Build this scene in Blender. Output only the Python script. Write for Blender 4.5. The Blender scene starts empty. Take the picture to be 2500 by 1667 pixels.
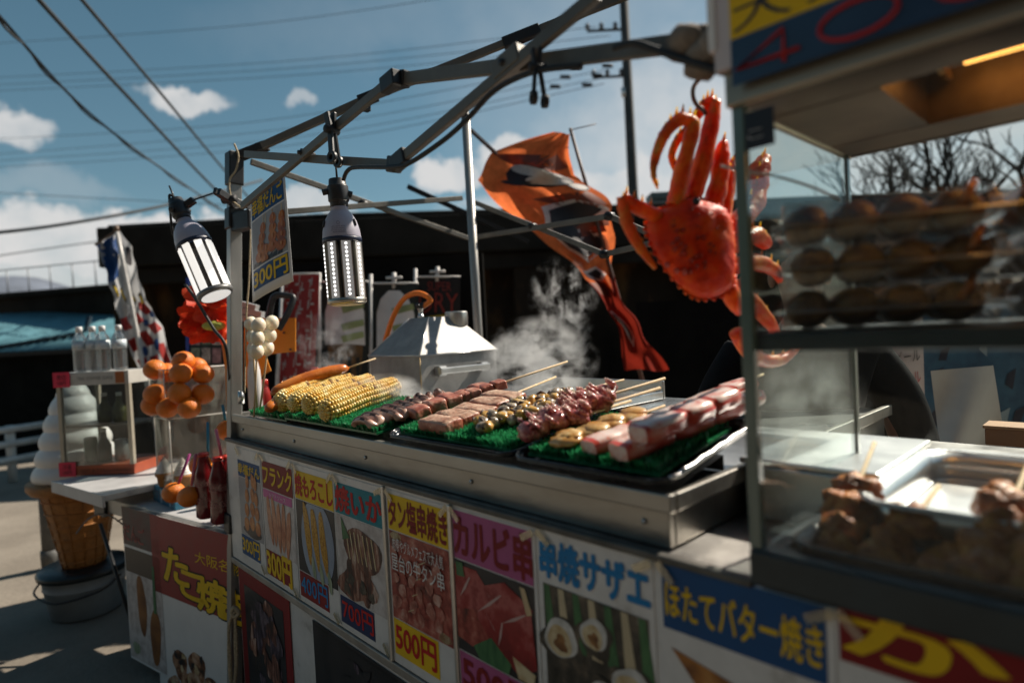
import bpy, math, random
import numpy as np
from mathutils import Vector, Matrix, noise

# ------------------------------------------------------------------ camera
F, CX, CY = 1500.0, 1250.0, 833.5          # focal length and centre in photo pixels (2500 wide)
CAM_H, ROLL, HORIZON = 1.45, math.radians(2.9), 800.0
_p = math.atan((HORIZON - CY) / F * math.cos(ROLL))
FWD = np.array([0, math.cos(_p), math.sin(_p)])
_u0 = np.array([0, -math.sin(_p), math.cos(_p)]); _r0 = np.array([1.0, 0, 0])
RGT = _r0 * math.cos(ROLL) - _u0 * math.sin(ROLL)
UPV = _u0 * math.cos(ROLL) + _r0 * math.sin(ROLL)
EYE = np.array([0, 0, CAM_H])
sc = bpy.context.scene
col = sc.collection
cam = bpy.data.objects.new('camera', bpy.data.cameras.new('camera'))
col.objects.link(cam)
M = Matrix.Identity(4)
for i in range(3):
    M[i][0], M[i][1], M[i][2], M[i][3] = RGT[i], UPV[i], -FWD[i], EYE[i]
cam.matrix_world = M
cam.data.sensor_width = 36
cam.data.lens = 36 * F / 2500
cam.data.clip_start, cam.data.clip_end = 0.02, 9000
cam.data.dof.use_dof = True
cam.data.dof.focus_distance = 1.95
cam.data.dof.aperture_fstop = 1.3
cam.data.dof.aperture_blades = 9
sc.camera = cam

# ------------------------------------------------------------------ sky, clouds, sun
def pray(x, y):
    return FWD + (x - CX) / F * RGT - (y - CY) / F * UPV
SUN_DIR = Vector((0.63, 0.41, 0.72)).normalized()      # towards the sun: right, a little behind the stalls
sun_el = math.asin(SUN_DIR.z)
sun_az = math.atan2(SUN_DIR.x, SUN_DIR.y)              # clockwise from +Y
W = bpy.data.worlds.new('World'); sc.world = W; W.use_nodes = True
nt = W.node_tree; N = nt.nodes; Lk = nt.links
for n in list(N): N.remove(n)
def nd(t, **k):
    n = N.new(t)
    for a, b in k.items(): setattr(n, a, b)
    return n
def wmath(op, a, b=None, c=None):
    n = nd('ShaderNodeMath', operation=op)
    for i, x in enumerate((a, b, c)):
        if x is None: continue
        if isinstance(x, (int, float)): n.inputs[i].default_value = x
        else: Lk.new(x, n.inputs[i])
    return n.outputs[0]
sky = nd('ShaderNodeTexSky', sky_type='NISHITA', sun_disc=False)
sky.sun_elevation, sky.sun_rotation = sun_el, sun_az
sky.altitude, sky.air_density, sky.dust_density, sky.ozone_density = 300, 1.0, 0.5, 1.4
tc = nd('ShaderNodeTexCoord'); GEN = tc.outputs['Generated']
def wdot(v):
    n = nd('ShaderNodeVectorMath', operation='DOT_PRODUCT')
    Lk.new(DIRV, n.inputs[0]); n.inputs[1].default_value = v
    return n.outputs['Value']
nz = nd('ShaderNodeTexNoise'); nz.inputs['Scale'].default_value = 9; nz.inputs['Detail'].default_value = 7; nz.inputs['Roughness'].default_value = .62
Lk.new(GEN, nz.inputs['Vector'])
sub = nd('ShaderNodeVectorMath', operation='SUBTRACT'); Lk.new(nz.outputs['Color'], sub.inputs[0]); sub.inputs[1].default_value = (.5, .5, .5)
scl = nd('ShaderNodeVectorMath', operation='SCALE'); Lk.new(sub.outputs[0], scl.inputs[0]); scl.inputs['Scale'].default_value = .13
add = nd('ShaderNodeVectorMath', operation='ADD'); Lk.new(GEN, add.inputs[0]); Lk.new(scl.outputs[0], add.inputs[1])
DIRV = add.outputs[0]
# cloud banks as directions in the sky: azimuth/elevation centre from the photo, half-widths in radians, strength, softness
CLOUDS = [(445, 238, .060, .019, .9, .5), (25, 328, .048, .020, .9, .7), (738, 257, .016, .009, .5, .8),
          (150, 580, .24, .036, 1., .4), (480, 560, .16, .022, 1., .4), (60, 680, .30, .075, .75, .9),
          (730, 500, .07, .022, .8, .5), (1240, 380, .055, .030, .95, .6), (1090, 412, .045, .026, .95, .5), (1330, 490, .13, .025, .6, .8),
          (1690, 240, .09, .06, .55, 1.), (1560, 470, .17, .05, .95, .6), (1500, 150, .22, .2, .22, 1.2), (1900, 330, .32, .16, .75, 1.),
          (2350, 330, .35, .15, .8, 1.), (60, 455, .10, .02, .22, 1.), (1180, 60, .3, .05, .10, 1.2)]
mask = None
for (x, y, a, b, s, soft) in CLOUDS:
    d = pray(x, y); d = d / np.linalg.norm(d)
    e = np.cross(d, [0, 0, 1]); e /= np.linalg.norm(e); n_ = np.cross(e, d)
    fx = wmath('MULTIPLY', wdot(tuple(e)), 1 / a); fy = wmath('MULTIPLY', wdot(tuple(n_)), 1 / b)
    r2 = wmath('ADD', wmath('MULTIPLY', fx, fx), wmath('MULTIPLY', fy, fy))
    mr = nd('ShaderNodeMapRange', interpolation_type='SMOOTHSTEP')
    Lk.new(r2, mr.inputs[0]); mr.inputs[1].default_value = 1.0 + soft; mr.inputs[2].default_value = max(.05, 1.0 - soft); mr.inputs[3].default_value = 0; mr.inputs[4].default_value = s
    fr = wmath('GREATER_THAN', wdot(tuple(d)), 0.0)
    m_ = wmath('MULTIPLY', mr.outputs[0], fr)
    mask = m_ if mask is None else wmath('MAXIMUM', mask, m_)
nz2 = nd('ShaderNodeTexNoise'); nz2.inputs['Scale'].default_value = 22; nz2.inputs['Detail'].default_value = 6
Lk.new(GEN, nz2.inputs['Vector'])
tex = nd('ShaderNodeMapRange'); Lk.new(nz2.outputs[0], tex.inputs[0]); tex.inputs[1].default_value = .3; tex.inputs[2].default_value = .62; tex.inputs[3].default_value = .72; tex.inputs[4].default_value = 1.0
mask = wmath('MULTIPLY', mask, tex.outputs[0])
hs = nd('ShaderNodeHueSaturation'); hs.inputs['Hue'].default_value = .468; hs.inputs['Saturation'].default_value = 1.04; hs.inputs['Value'].default_value = 1.0
Lk.new(sky.outputs[0], hs.inputs['Color'])
mx = nd('ShaderNodeMix', data_type='RGBA'); Lk.new(mask, mx.inputs[0]); Lk.new(hs.outputs[0], mx.inputs[6]); mx.inputs[7].default_value = (9.6, 9.5, 9.4, 1)
bg = nd('ShaderNodeBackground'); bg.inputs['Strength'].default_value = .055
Lk.new(mx.outputs[2], bg.inputs['Color'])
wo = nd('ShaderNodeOutputWorld'); Lk.new(bg.outputs[0], wo.inputs['Surface'])
sun = bpy.data.objects.new('sun', bpy.data.lights.new('sun', 'SUN')); col.objects.link(sun)
sun.data.energy, sun.data.angle, sun.data.color = 5.0, math.radians(.53), (1.0, .90, .77)
sun.rotation_euler = SUN_DIR.to_track_quat('Z', 'Y').to_euler()
sc.view_settings.view_transform = 'Standard'; sc.view_settings.look = 'None'
sc.view_settings.exposure = 0.42; sc.view_settings.gamma = 1
sc.cycles.use_denoising = True
sc.cycles.max_bounces = 8; sc.cycles.transparent_max_bounces = 24; sc.cycles.volume_bounces = 1
sc.cycles.transmission_bounces = 8; sc.cycles.diffuse_bounces = 3; sc.cycles.caustics_reflective = False; sc.cycles.caustics_refractive = False
sc.cycles.sample_clamp_indirect = 6
sc.cycles.volume_step_rate = 2.0; sc.cycles.volume_max_steps = 96
random.seed(7)
rnd = random.random
def ru(a, b): return a + (b - a) * random.random()

# ------------------------------------------------------------------ frames: a vertical plane through a ground point, and the rays of the photo
GZ = -0.18
class Frame:
    def __init__(s, o, d):
        s.o = np.array([o[0], o[1], 0.0]); d = np.array([d[0], d[1], 0.0]); s.U = d / np.linalg.norm(d)
        s.V = np.array([-s.U[1], s.U[0], 0.0]); s.yaw = math.atan2(s.U[1], s.U[0])
    def P(s, u, v, z=0.0): return Vector(s.o + u * s.U + v * s.V + np.array([0, 0, z]))
    def suv(s, P): d = np.array(P) - s.o; return (float(d @ s.U), float(d @ s.V), float(P[2]))
    def on_v(s, x, y, v=0.0):
        d = pray(x, y); t = (v - (EYE - s.o) @ s.V) / (d @ s.V); return s.suv(EYE + t * d)
    def on_u(s, x, y, u=0.0):
        d = pray(x, y); t = (u - (EYE - s.o) @ s.U) / (d @ s.U); return s.suv(EYE + t * d)
    def on_z(s, x, y, z): return s.suv(onz(x, y, z))
    def slope(s, x, y, z0, k):
        d = pray(x, y); n = np.array([0, 0, 1.]) - k * s.V; t = ((s.o + np.array([0, 0, z0]) - EYE) @ n) / (d @ n); return s.suv(EYE + t * d)
def onz(x, y, z):
    d = pray(x, y); return Vector(EYE + (z - CAM_H) / d[2] * d)
def at(x, y, D): return Vector(EYE + pray(x, y) * D)
_L = onz(558, 1011, 1.15); _R = onz(1640, 1215, 1.15)
S = Frame(_L, _R - _L)                       # the grill stall: u along its front, v away from the customer
_a = onz(258, 1207, .675); _b = onz(553, 1298, .645)
T = Frame(_b, _b - _a)                       # the drinks table at the far end

# ------------------------------------------------------------------ materials
MATS = {}
def mat(name, c, rough=.5, metal=0.0, var=.12, scale=18.0, bump=0.0, bscale=None, c2=None, emit=None, estr=0.0, trans=0.0, sss=0.0, coat=0.0, detail=5, tr=0.0, spec=None, ramp=None, vor=False, aniso=None, sssr=None):
    if name in MATS: return MATS[name]
    m = bpy.data.materials.new(name); m.use_nodes = True; t = m.node_tree; b = t.nodes['Principled BSDF']
    tcn = t.nodes.new('ShaderNodeTexCoord'); vec = tcn.outputs['Object']
    if aniso:
        mp = t.nodes.new('ShaderNodeMapping'); mp.inputs['Scale'].default_value = aniso; t.links.new(vec, mp.inputs[0]); vec = mp.outputs[0]
    if vor:
        n = t.nodes.new('ShaderNodeTexVoronoi'); n.inputs['Scale'].default_value = scale; t.links.new(vec, n.inputs['Vector']); fac = n.outputs['Distance']
    else:
        n = t.nodes.new('ShaderNodeTexNoise'); n.inputs['Scale'].default_value = scale; n.inputs['Detail'].default_value = detail; n.inputs['Roughness'].default_value = .6
        t.links.new(vec, n.inputs['Vector']); fac = n.outputs[0]
    r = t.nodes.new('ShaderNodeValToRGB')
    cl = lambda q: tuple(max(0, min(1, x)) for x in q[:3]) + (1,)
    if ramp:
        e = r.color_ramp.elements
        while len(e) < len(ramp): e.new(.5)
        for k, (p, q) in enumerate(ramp): e[k].position = p; e[k].color = cl(q)
    else:
        r.color_ramp.elements[0].position, r.color_ramp.elements[1].position = .33, .67
        d = c2 if c2 else tuple(x * (1 - var) for x in c)
        r.color_ramp.elements[0].color = cl(d); r.color_ramp.elements[1].color = cl(c if c2 else tuple(x * (1 + var) for x in c))
    t.links.new(fac, r.inputs[0]); t.links.new(r.outputs[0], b.inputs['Base Color'])
    b.inputs['Roughness'].default_value = rough; b.inputs['Metallic'].default_value = metal
    if spec is not None: b.inputs['Specular IOR Level'].default_value = spec
    if rough > .12 and not trans:
        rr = t.nodes.new('ShaderNodeMapRange'); rr.inputs[3].default_value = max(.03, rough - .1); rr.inputs[4].default_value = min(1, rough + .12)
        t.links.new(fac, rr.inputs[0]); t.links.new(rr.outputs[0], b.inputs['Roughness'])
    if bump:
        n2 = t.nodes.new('ShaderNodeTexNoise'); n2.inputs['Scale'].default_value = bscale or scale * 2; n2.inputs['Detail'].default_value = 6; t.links.new(vec, n2.inputs['Vector'])
        bp = t.nodes.new('ShaderNodeBump'); bp.inputs['Strength'].default_value = bump; bp.inputs['Distance'].default_value = .01
        t.links.new(n2.outputs[0], bp.inputs['Height']); t.links.new(bp.outputs[0], b.inputs['Normal'])
    if emit: b.inputs['Emission Color'].default_value = emit + (1,); b.inputs['Emission Strength'].default_value = estr
    if trans: b.inputs['Transmission Weight'].default_value = trans; b.inputs['IOR'].default_value = 1.33
    if sss: b.inputs['Subsurface Weight'].default_value = sss; b.inputs['Subsurface Radius'].default_value = sssr or (.02, .012, .008); b.inputs['Subsurface Scale'].default_value = 1.0 if sssr else .6
    if coat: b.inputs['Coat Weight'].default_value = coat; b.inputs['Coat Roughness'].default_value = .12
    if tr:                                            # thin cloth or petals: light also comes through
        tl = t.nodes.new('ShaderNodeBsdfTranslucent'); t.links.new(r.outputs[0], tl.inputs[0])
        mxs = t.nodes.new('ShaderNodeMixShader'); mxs.inputs[0].default_value = tr
        o = t.nodes['Material Output']; t.links.new(b.outputs[0], mxs.inputs[1]); t.links.new(tl.outputs[0], mxs.inputs[2]); t.links.new(mxs.outputs[0], o.inputs[0])
    MATS[name] = m; return m
def glass(name, tint=(.86, .92, .9), refl=.10, haze=.05, hazec=(.8, .82, .8), rough=.03):
    """thin sheet glass or acrylic: mostly clear, mirrors a little, a film of grease"""
    if name in MATS: return MATS[name]
    m = bpy.data.materials.new(name); m.use_nodes = True; t = m.node_tree
    for n in list(t.nodes): t.nodes.remove(n)
    o = t.nodes.new('ShaderNodeOutputMaterial')
    tp = t.nodes.new('ShaderNodeBsdfTransparent'); tp.inputs[0].default_value = tint + (1,)
    gl = t.nodes.new('ShaderNodeBsdfGlossy'); gl.inputs['Roughness'].default_value = rough
    fr = t.nodes.new('ShaderNodeLayerWeight'); fr.inputs['Blend'].default_value = .35
    mr = t.nodes.new('ShaderNodeMapRange'); mr.inputs[3].default_value = refl * .5; mr.inputs[4].default_value = min(.9, refl * 5)
    t.links.new(fr.outputs['Fresnel'], mr.inputs[0])
    m1 = t.nodes.new('ShaderNodeMixShader'); t.links.new(mr.outputs[0], m1.inputs[0]); t.links.new(tp.outputs[0], m1.inputs[1]); t.links.new(gl.outputs[0], m1.inputs[2])
    df = t.nodes.new('ShaderNodeBsdfDiffuse'); df.inputs[0].default_value = hazec + (1,)
    tl = t.nodes.new('ShaderNodeBsdfTranslucent'); tl.inputs[0].default_value = hazec + (1,)
    hz = t.nodes.new('ShaderNodeMixShader'); t.links.new(df.outputs[0], hz.inputs[1]); t.links.new(tl.outputs[0], hz.inputs[2])
    nn = t.nodes.new('ShaderNodeTexNoise'); nn.inputs['Scale'].default_value = 7; nn.inputs['Detail'].default_value = 6
    tcn = t.nodes.new('ShaderNodeTexCoord'); t.links.new(tcn.outputs['Object'], nn.inputs[0])
    m3 = t.nodes.new('ShaderNodeMapRange'); m3.inputs[1].default_value = .3; m3.inputs[2].default_value = .75; m3.inputs[3].default_value = haze * .4; m3.inputs[4].default_value = haze * 1.6; t.links.new(nn.outputs[0], m3.inputs[0])
    m2 = t.nodes.new('ShaderNodeMixShader'); t.links.new(m3.outputs[0], m2.inputs[0]); t.links.new(m1.outputs[0], m2.inputs[1]); t.links.new(hz.outputs[0], m2.inputs[2])
    t.links.new(m2.outputs[0], o.inputs[0]); MATS[name] = m; return m
def steam_mat(name, dens, scale=5.0, lo=.45, hi=.75, seed=0.0):
    m = bpy.data.materials.new(name); m.use_nodes = True; t = m.node_tree
    for n in list(t.nodes): t.nodes.remove(n)
    o = t.nodes.new('ShaderNodeOutputMaterial'); pv = t.nodes.new('ShaderNodeVolumePrincipled')
    pv.inputs['Color'].default_value = (.96, .96, .95, 1); pv.inputs['Anisotropy'].default_value = .45
    tcn = t.nodes.new('ShaderNodeTexCoord')
    wn = t.nodes.new('ShaderNodeTexNoise'); wn.inputs['Scale'].default_value = scale * .6; wn.inputs['Detail'].default_value = 2
    mp = t.nodes.new('ShaderNodeMapping'); mp.inputs['Location'].default_value = (seed, seed * 2, seed); t.links.new(tcn.outputs['Object'], mp.inputs[0]); t.links.new(mp.outputs[0], wn.inputs[0])
    ad = t.nodes.new('ShaderNodeVectorMath'); ad.operation = 'MULTIPLY_ADD'; t.links.new(wn.outputs['Color'], ad.inputs[0]); ad.inputs[1].default_value = (.5, .5, .5); t.links.new(mp.outputs[0], ad.inputs[2])
    n = t.nodes.new('ShaderNodeTexNoise'); n.inputs['Scale'].default_value = scale; n.inputs['Detail'].default_value = 7; n.inputs['Roughness'].default_value = .62; t.links.new(ad.outputs[0], n.inputs[0])
    mr = t.nodes.new('ShaderNodeMapRange'); mr.inputs[1].default_value = lo; mr.inputs[2].default_value = hi; t.links.new(n.outputs[0], mr.inputs[0])
    # falls off to the edge of the plume (object space: a unit blob, widest low down)
    g = t.nodes.new('ShaderNodeTexGradient'); g.gradient_type = 'SPHERICAL'; t.links.new(tcn.outputs['Object'], g.inputs[0])
    gp = t.nodes.new('ShaderNodeMath'); gp.operation = 'POWER'; gp.inputs[1].default_value = 1.3; t.links.new(g.outputs['Fac'], gp.inputs[0])
    ml = t.nodes.new('ShaderNodeMath'); ml.operation = 'MULTIPLY'; t.links.new(mr.outputs[0], ml.inputs[0]); t.links.new(gp.outputs[0], ml.inputs[1])
    m2 = t.nodes.new('ShaderNodeMath'); m2.operation = 'MULTIPLY'; t.links.new(ml.outputs[0], m2.inputs[0]); m2.inputs[1].default_value = dens
    t.links.new(m2.outputs[0], pv.inputs['Density']); t.links.new(pv.outputs[0], o.inputs['Volume']); return m

# ------------------------------------------------------------------ mesh builder
class MB:
    def __init__(s): s.v = []; s.f = []; s.m = []; s.sm = []
    def add(s, vs, fs, m=0, smooth=False, X=None):
        o = len(s.v)
        for p in vs:
            p = Vector(p); s.v.append(tuple(X @ p) if X is not None else tuple(p))
        for f in fs: s.f.append([i + o for i in f]); s.m.append(m); s.sm.append(smooth)
        return s
    def box(s, x0, x1, y0, y1, z0, z1, m=0, X=None):
        vs = [(x, y, z) for z in (z0, z1) for y in (y0, y1) for x in (x0, x1)]
        return s.add(vs, [(0, 2, 3, 1), (4, 5, 7, 6), (0, 1, 5, 4), (2, 6, 7, 3), (0, 4, 6, 2), (1, 3, 7, 5)], m, False, X)
    def bar(s, a, b, w, h, m=0, up=(0, 0, 1)):
        a, b = Vector(a), Vector(b); d = (b - a); L = d.length; d.normalize(); up = Vector(up)
        if abs(d.dot(up)) > .98: up = Vector((0, 1, 0))
        x = d.cross(up).normalized(); y = x.cross(d)
        X = Matrix(((x.x, d.x, y.x, a.x), (x.y, d.y, y.y, a.y), (x.z, d.z, y.z, a.z), (0, 0, 0, 1)))
        return s.box(-w / 2, w / 2, 0, L, -h / 2, h / 2, m, X)
    def tube(s, pts, r, n=8, m=0, X=None, caps=True, flat=1.0):
        pts = [Vector(p) for p in pts]; k = len(pts); rs = r if isinstance(r, (list, tuple)) else [r] * k
        vs = []; up = None
        for i, p in enumerate(pts):
            d = (pts[min(i + 1, k - 1)] - pts[max(i - 1, 0)])
            if d.length < 1e-9: d = Vector((0, 0, 1))
            d.normalize()
            if up is None: up = Vector((0, 0, 1)) if abs(d.z) < .9 else Vector((1, 0, 0))
            x = d.cross(up)
            if x.length < 1e-6: x = d.orthogonal()
            x.normalize(); up = x.cross(d)
            for j in range(n):
                a = 2 * math.pi * j / n; vs.append(p + x * math.cos(a) * rs[i] + up * math.sin(a) * rs[i] * flat)
        fs = [(i * n + j, i * n + (j + 1) % n, (i + 1) * n + (j + 1) % n, (i + 1) * n + j) for i in range(k - 1) for j in range(n)]
        if caps: fs += [tuple(range(n))[::-1], tuple((k - 1) * n + j for j in range(n))]
        return s.add(vs, fs, m, True, X)
    def lathe(s, prof, n=24, m=0, X=None, smooth=True):
        vs = []
        for (r, z) in prof:
            for j in range(n): a = 2 * math.pi * j / n; vs.append((r * math.cos(a), r * math.sin(a), z))
        k = len(prof)
        fs = [(i * n + j, i * n + (j + 1) % n, (i + 1) * n + (j + 1) % n, (i + 1) * n + j) for i in range(k - 1) for j in range(n)]
        if prof[0][0] > 1e-5: fs.append(tuple(range(n))[::-1])
        if prof[-1][0] > 1e-5: fs.append(tuple((k - 1) * n + j for j in range(n)))
        return s.add(vs, fs, m, smooth, X)
    def ball(s, c, r, n=12, k=8, m=0, X=None, fn=None):
        if isinstance(r, (int, float)): r = (r, r, r)
        vs = [(0, 0, -1)]; c = Vector(c)
        for i in range(1, k):
            a = -math.pi / 2 + math.pi * i / k
            for j in range(n): b = 2 * math.pi * j / n; vs.append((math.cos(a) * math.cos(b), math.cos(a) * math.sin(b), math.sin(a)))
        vs.append((0, 0, 1))
        o = []
        for p in vs:
            p = Vector(p); q = 1 if fn is None else fn(p); o.append((c.x + p.x * r[0] * q, c.y + p.y * r[1] * q, c.z + p.z * r[2] * q))
        t = len(vs) - 1
        fs = [(0, 1 + (j + 1) % n, 1 + j) for j in range(n)]
        fs += [(1 + i * n + j, 1 + i * n + (j + 1) % n, 1 + (i + 1) * n + (j + 1) % n, 1 + (i + 1) * n + j) for i in range(k - 2) for j in range(n)]
        fs += [(t, 1 + (k - 2) * n + j, 1 + (k - 2) * n + (j + 1) % n) for j in range(n)]
        return s.add(o, fs, m, True, X)
    def grid(s, fn, nu, nv, m=0, smooth=True, X=None):
        vs = [fn(i / nu, j / nv) for j in range(nv + 1) for i in range(nu + 1)]
        fs = [(j * (nu + 1) + i, j * (nu + 1) + i + 1, (j + 1) * (nu + 1) + i + 1, (j + 1) * (nu + 1) + i) for j in range(nv) for i in range(nu)]
        return s.add(vs, fs, m, smooth, X)
    def poly(s, pts, y, m=0, X=None):                      # flat outline in a poster's x/z plane
        return s.add([(p[0], y, p[1]) for p in pts], [tuple(range(len(pts)))], m, False, X)
    def ell(s, x, z, a, b, y, m=0, n=20, rot=0.0, wob=0.0):
        o = []
        for j in range(n):
            t = 2 * math.pi * j / n; q = 1 + wob * math.sin(3 * t + x * 90) + wob * .6 * math.sin(5 * t + z * 70); px, pz = a * q * math.cos(t), b * q * math.sin(t)
            o.append((x + px * math.cos(rot) - pz * math.sin(rot), z + px * math.sin(rot) + pz * math.cos(rot)))
        return s.poly(o, y, m)
    def build(s, name, mats, parent=None, loc=None, rz=None, bevel=0, solid=0, sub=0):
        me = bpy.data.meshes.new(name); me.from_pydata(s.v, [], s.f)
        if not isinstance(mats, (list, tuple)): mats = [mats]
        for x in mats: me.materials.append(x)
        me.polygons.foreach_set('material_index', s.m); me.polygons.foreach_set('use_smooth', s.sm); me.update()
        o = bpy.data.objects.new(name, me); col.objects.link(o)
        if parent is not None: o.parent = parent
        if loc is not None: o.location = loc
        if rz is not None: o.rotation_euler = (0, 0, rz)
        if solid: q = o.modifiers.new('thickness', 'SOLIDIFY'); q.thickness = solid; q.offset = 0
        if bevel: q = o.modifiers.new('bevel', 'BEVEL'); q.width = bevel; q.segments = 2; q.limit_method = 'ANGLE'; q.angle_limit = math.radians(40)
        if sub: q = o.modifiers.new('smooth', 'SUBSURF'); q.levels = q.render_levels = sub
        return o
def tag(o, label, cat, group=None, kind=None):
    if label: o['label'] = label
    if cat: o['category'] = cat
    if group: o['group'] = group
    if kind: o['kind'] = kind
    return o
def thing(name, label, cat, loc=(0, 0, 0), rz=0.0, group=None):
    o = bpy.data.objects.new(name, None); col.objects.link(o); o.location = loc; o.rotation_euler = (0, 0, rz); o.empty_display_size = .05
    return tag(o, label, cat, group)
def struct(o): o['kind'] = 'structure'; return o
def dup(root, loc=None, rot=None, label=None, group=None):
    c = root.copy(); col.objects.link(c)
    if loc is not None: c.location = loc
    if rot is not None: c.rotation_euler = rot
    if label: c['label'] = label
    if group: c['group'] = group
    for ch in list(root.children):
        d = ch.copy(); col.objects.link(d); d.parent = c
        for g in list(ch.children):
            e = g.copy(); col.objects.link(e); e.parent = d
    return c
def lab(o, label): o['label'] = label; return o
def rot(axis, a): return Matrix.Rotation(a, 4, axis)
def tr_(x, y, z): return Matrix.Translation((x, y, z))
def sc_(x, y, z): return Matrix.Diagonal((x, y, z, 1))
def bez(p, n=10):                                          # smooth curve through the points
    p = [Vector(x) for x in p]; out = []
    for i in range(len(p) - 1):
        a, b, c, d = p[max(i - 1, 0)], p[i], p[i + 1], p[min(i + 2, len(p) - 1)]
        for k in range(n):
            t = k / n; out.append(.5 * ((2 * b) + (c - a) * t + (2 * a - 5 * b + 4 * c - d) * t * t + (3 * b - a - 3 * c + d) * t ** 3))
    out.append(p[-1]); return out
_TX = {}
def glyphs(body, off=.02, shear=0.0):
    k = (body, off, shear)
    if k not in _TX:
        c = bpy.data.curves.new('lettering', 'FONT'); c.body = body; c.offset = off; c.shear = shear; c.resolution_u = 3
        o = bpy.data.objects.new('lettering', c); col.objects.link(o)
        bpy.context.view_layer.update(); dg = bpy.context.evaluated_depsgraph_get()
        me = bpy.data.meshes.new_from_object(o.evaluated_get(dg))
        vs = [tuple(v.co) for v in me.vertices]; fs = [tuple(p.vertices) for p in me.polygons]
        bpy.data.objects.remove(o); bpy.data.curves.remove(c); bpy.data.meshes.remove(me)
        x0, x1 = min(v[0] for v in vs), max(v[0] for v in vs); y0, y1 = min(v[1] for v in vs), max(v[1] for v in vs)
        _TX[k] = ([((v[0] - x0) / (x1 - x0), (v[1] - y0) / (y1 - y0)) for v in vs], fs)
    return _TX[k]
def text(mb, body, x0, z0, x1, z1, y, m=0, off=.02, fn=None, shear=0.0):
    vs, fs = glyphs(body, 0.0, shear); w, h = x1 - x0, z1 - z0; e = off * .8; ex, ez = e / max(1, len(body)) * w, e * h * .75
    sh = ((0, 0),) if off < .015 else ((0, 0), (-1, -.2), (1, .2), (.2, -1), (-.2, 1), (.7, .7), (-.7, -.7), (.7, -.7), (-.7, .7))
    for i, (sx, sz) in enumerate(sh):                        # a bold hand: the letter struck several times, a hair apart
        pts = [(x0 + a * w + sx * ex, y - .00003 * i, z0 + b * h + sz * ez) for a, b in vs]
        mb.add([fn(p) for p in pts] if fn else pts, fs, m)
    return mb
# ------------------------------------------------------------------ materials used everywhere
DIRT = mat('packed_dirt', (.27, .235, .19), .95, scale=1.3, bump=.6, bscale=30, c2=(.17, .145, .115))
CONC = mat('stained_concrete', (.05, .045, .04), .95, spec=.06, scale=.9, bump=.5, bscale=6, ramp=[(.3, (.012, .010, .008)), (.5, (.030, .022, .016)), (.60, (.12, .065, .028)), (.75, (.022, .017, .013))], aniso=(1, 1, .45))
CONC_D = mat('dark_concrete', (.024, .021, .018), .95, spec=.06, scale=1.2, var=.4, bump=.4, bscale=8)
ALU = mat('aluminium', (.50, .49, .46), .36, .85, var=.22, scale=9, bump=.08, bscale=60, aniso=(1, 1, .3))
ALU_D = mat('weathered_aluminium', (.30, .285, .26), .5, .55, var=.3, scale=7, bump=.15, bscale=45)
STEEL = mat('stainless_steel', (.56, .56, .55), .3, .95, var=.14, scale=5, bump=.05, bscale=80)
STEEL_B = mat('brushed_steel', (.45, .42, .37), .42, .9, var=.25, scale=6, bump=.1, bscale=40, aniso=(.15, 1, 3))
STEEL_H = mat('dull_steel_sheet', (.30, .295, .285), .58, .6, var=.22, scale=9, bump=.12, bscale=140)
BLACK = mat('black_plastic', (.016, .016, .017), .42, var=.3, scale=25)
BLACK_R = mat('black_rubber', (.012, .012, .012), .6, var=.3, scale=25)
BLACK_M = mat('black_painted_steel', (.014, .016, .018), .38, .2, var=.3, scale=14, bump=.08)
WHITE = mat('white_plastic', (.72, .71, .69), .4, var=.05, scale=12)
WOODSTICK = mat('bamboo', (.62, .46, .26), .6, var=.18, scale=60, aniso=(1, 1, .1))
ROPE = mat('tan_rope', (.5, .40, .26), .85, var=.25, scale=120, bump=.5)
PAPER = mat('white_print', (.74, .73, .71), .5, var=.04, scale=7)
PAPER_D = mat('grubby_white_laminate', (.66, .65, .63), .38, bump=.10, bscale=7, scale=9, ramp=[(.30, (.36, .34, .31)), (.42, (.62, .61, .59)), (.6, (.70, .69, .67))], coat=.2)
def ink(name, c, v=.08): return mat(name, c, .5, var=v, scale=11, spec=.25)
I_BLUE = ink('blue_ink', (.012, .075, .21)); I_NAVY = ink('navy_ink', (.012, .03, .10)); I_YEL = ink('yellow_ink', (.78, .50, .012)); I_RED = ink('red_ink', (.50, .012, .012))
I_MAR = ink('maroon_ink', (.22, .012, .014)); I_TEAL = ink('teal_ink', (.012, .22, .27)); I_MAUVE = ink('mauve_ink', (.42, .10, .24)); I_WHITE = ink('white_ink', (.75, .75, .73))
I_CYAN = ink('cyan_blue_ink', (.012, .20, .46)); I_BLK = ink('black_ink', (.012, .012, .014)); I_PINK = ink('pink_ink', (.62, .16, .36)); I_ORG = ink('orange_ink', (.75, .2, .02))

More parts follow.
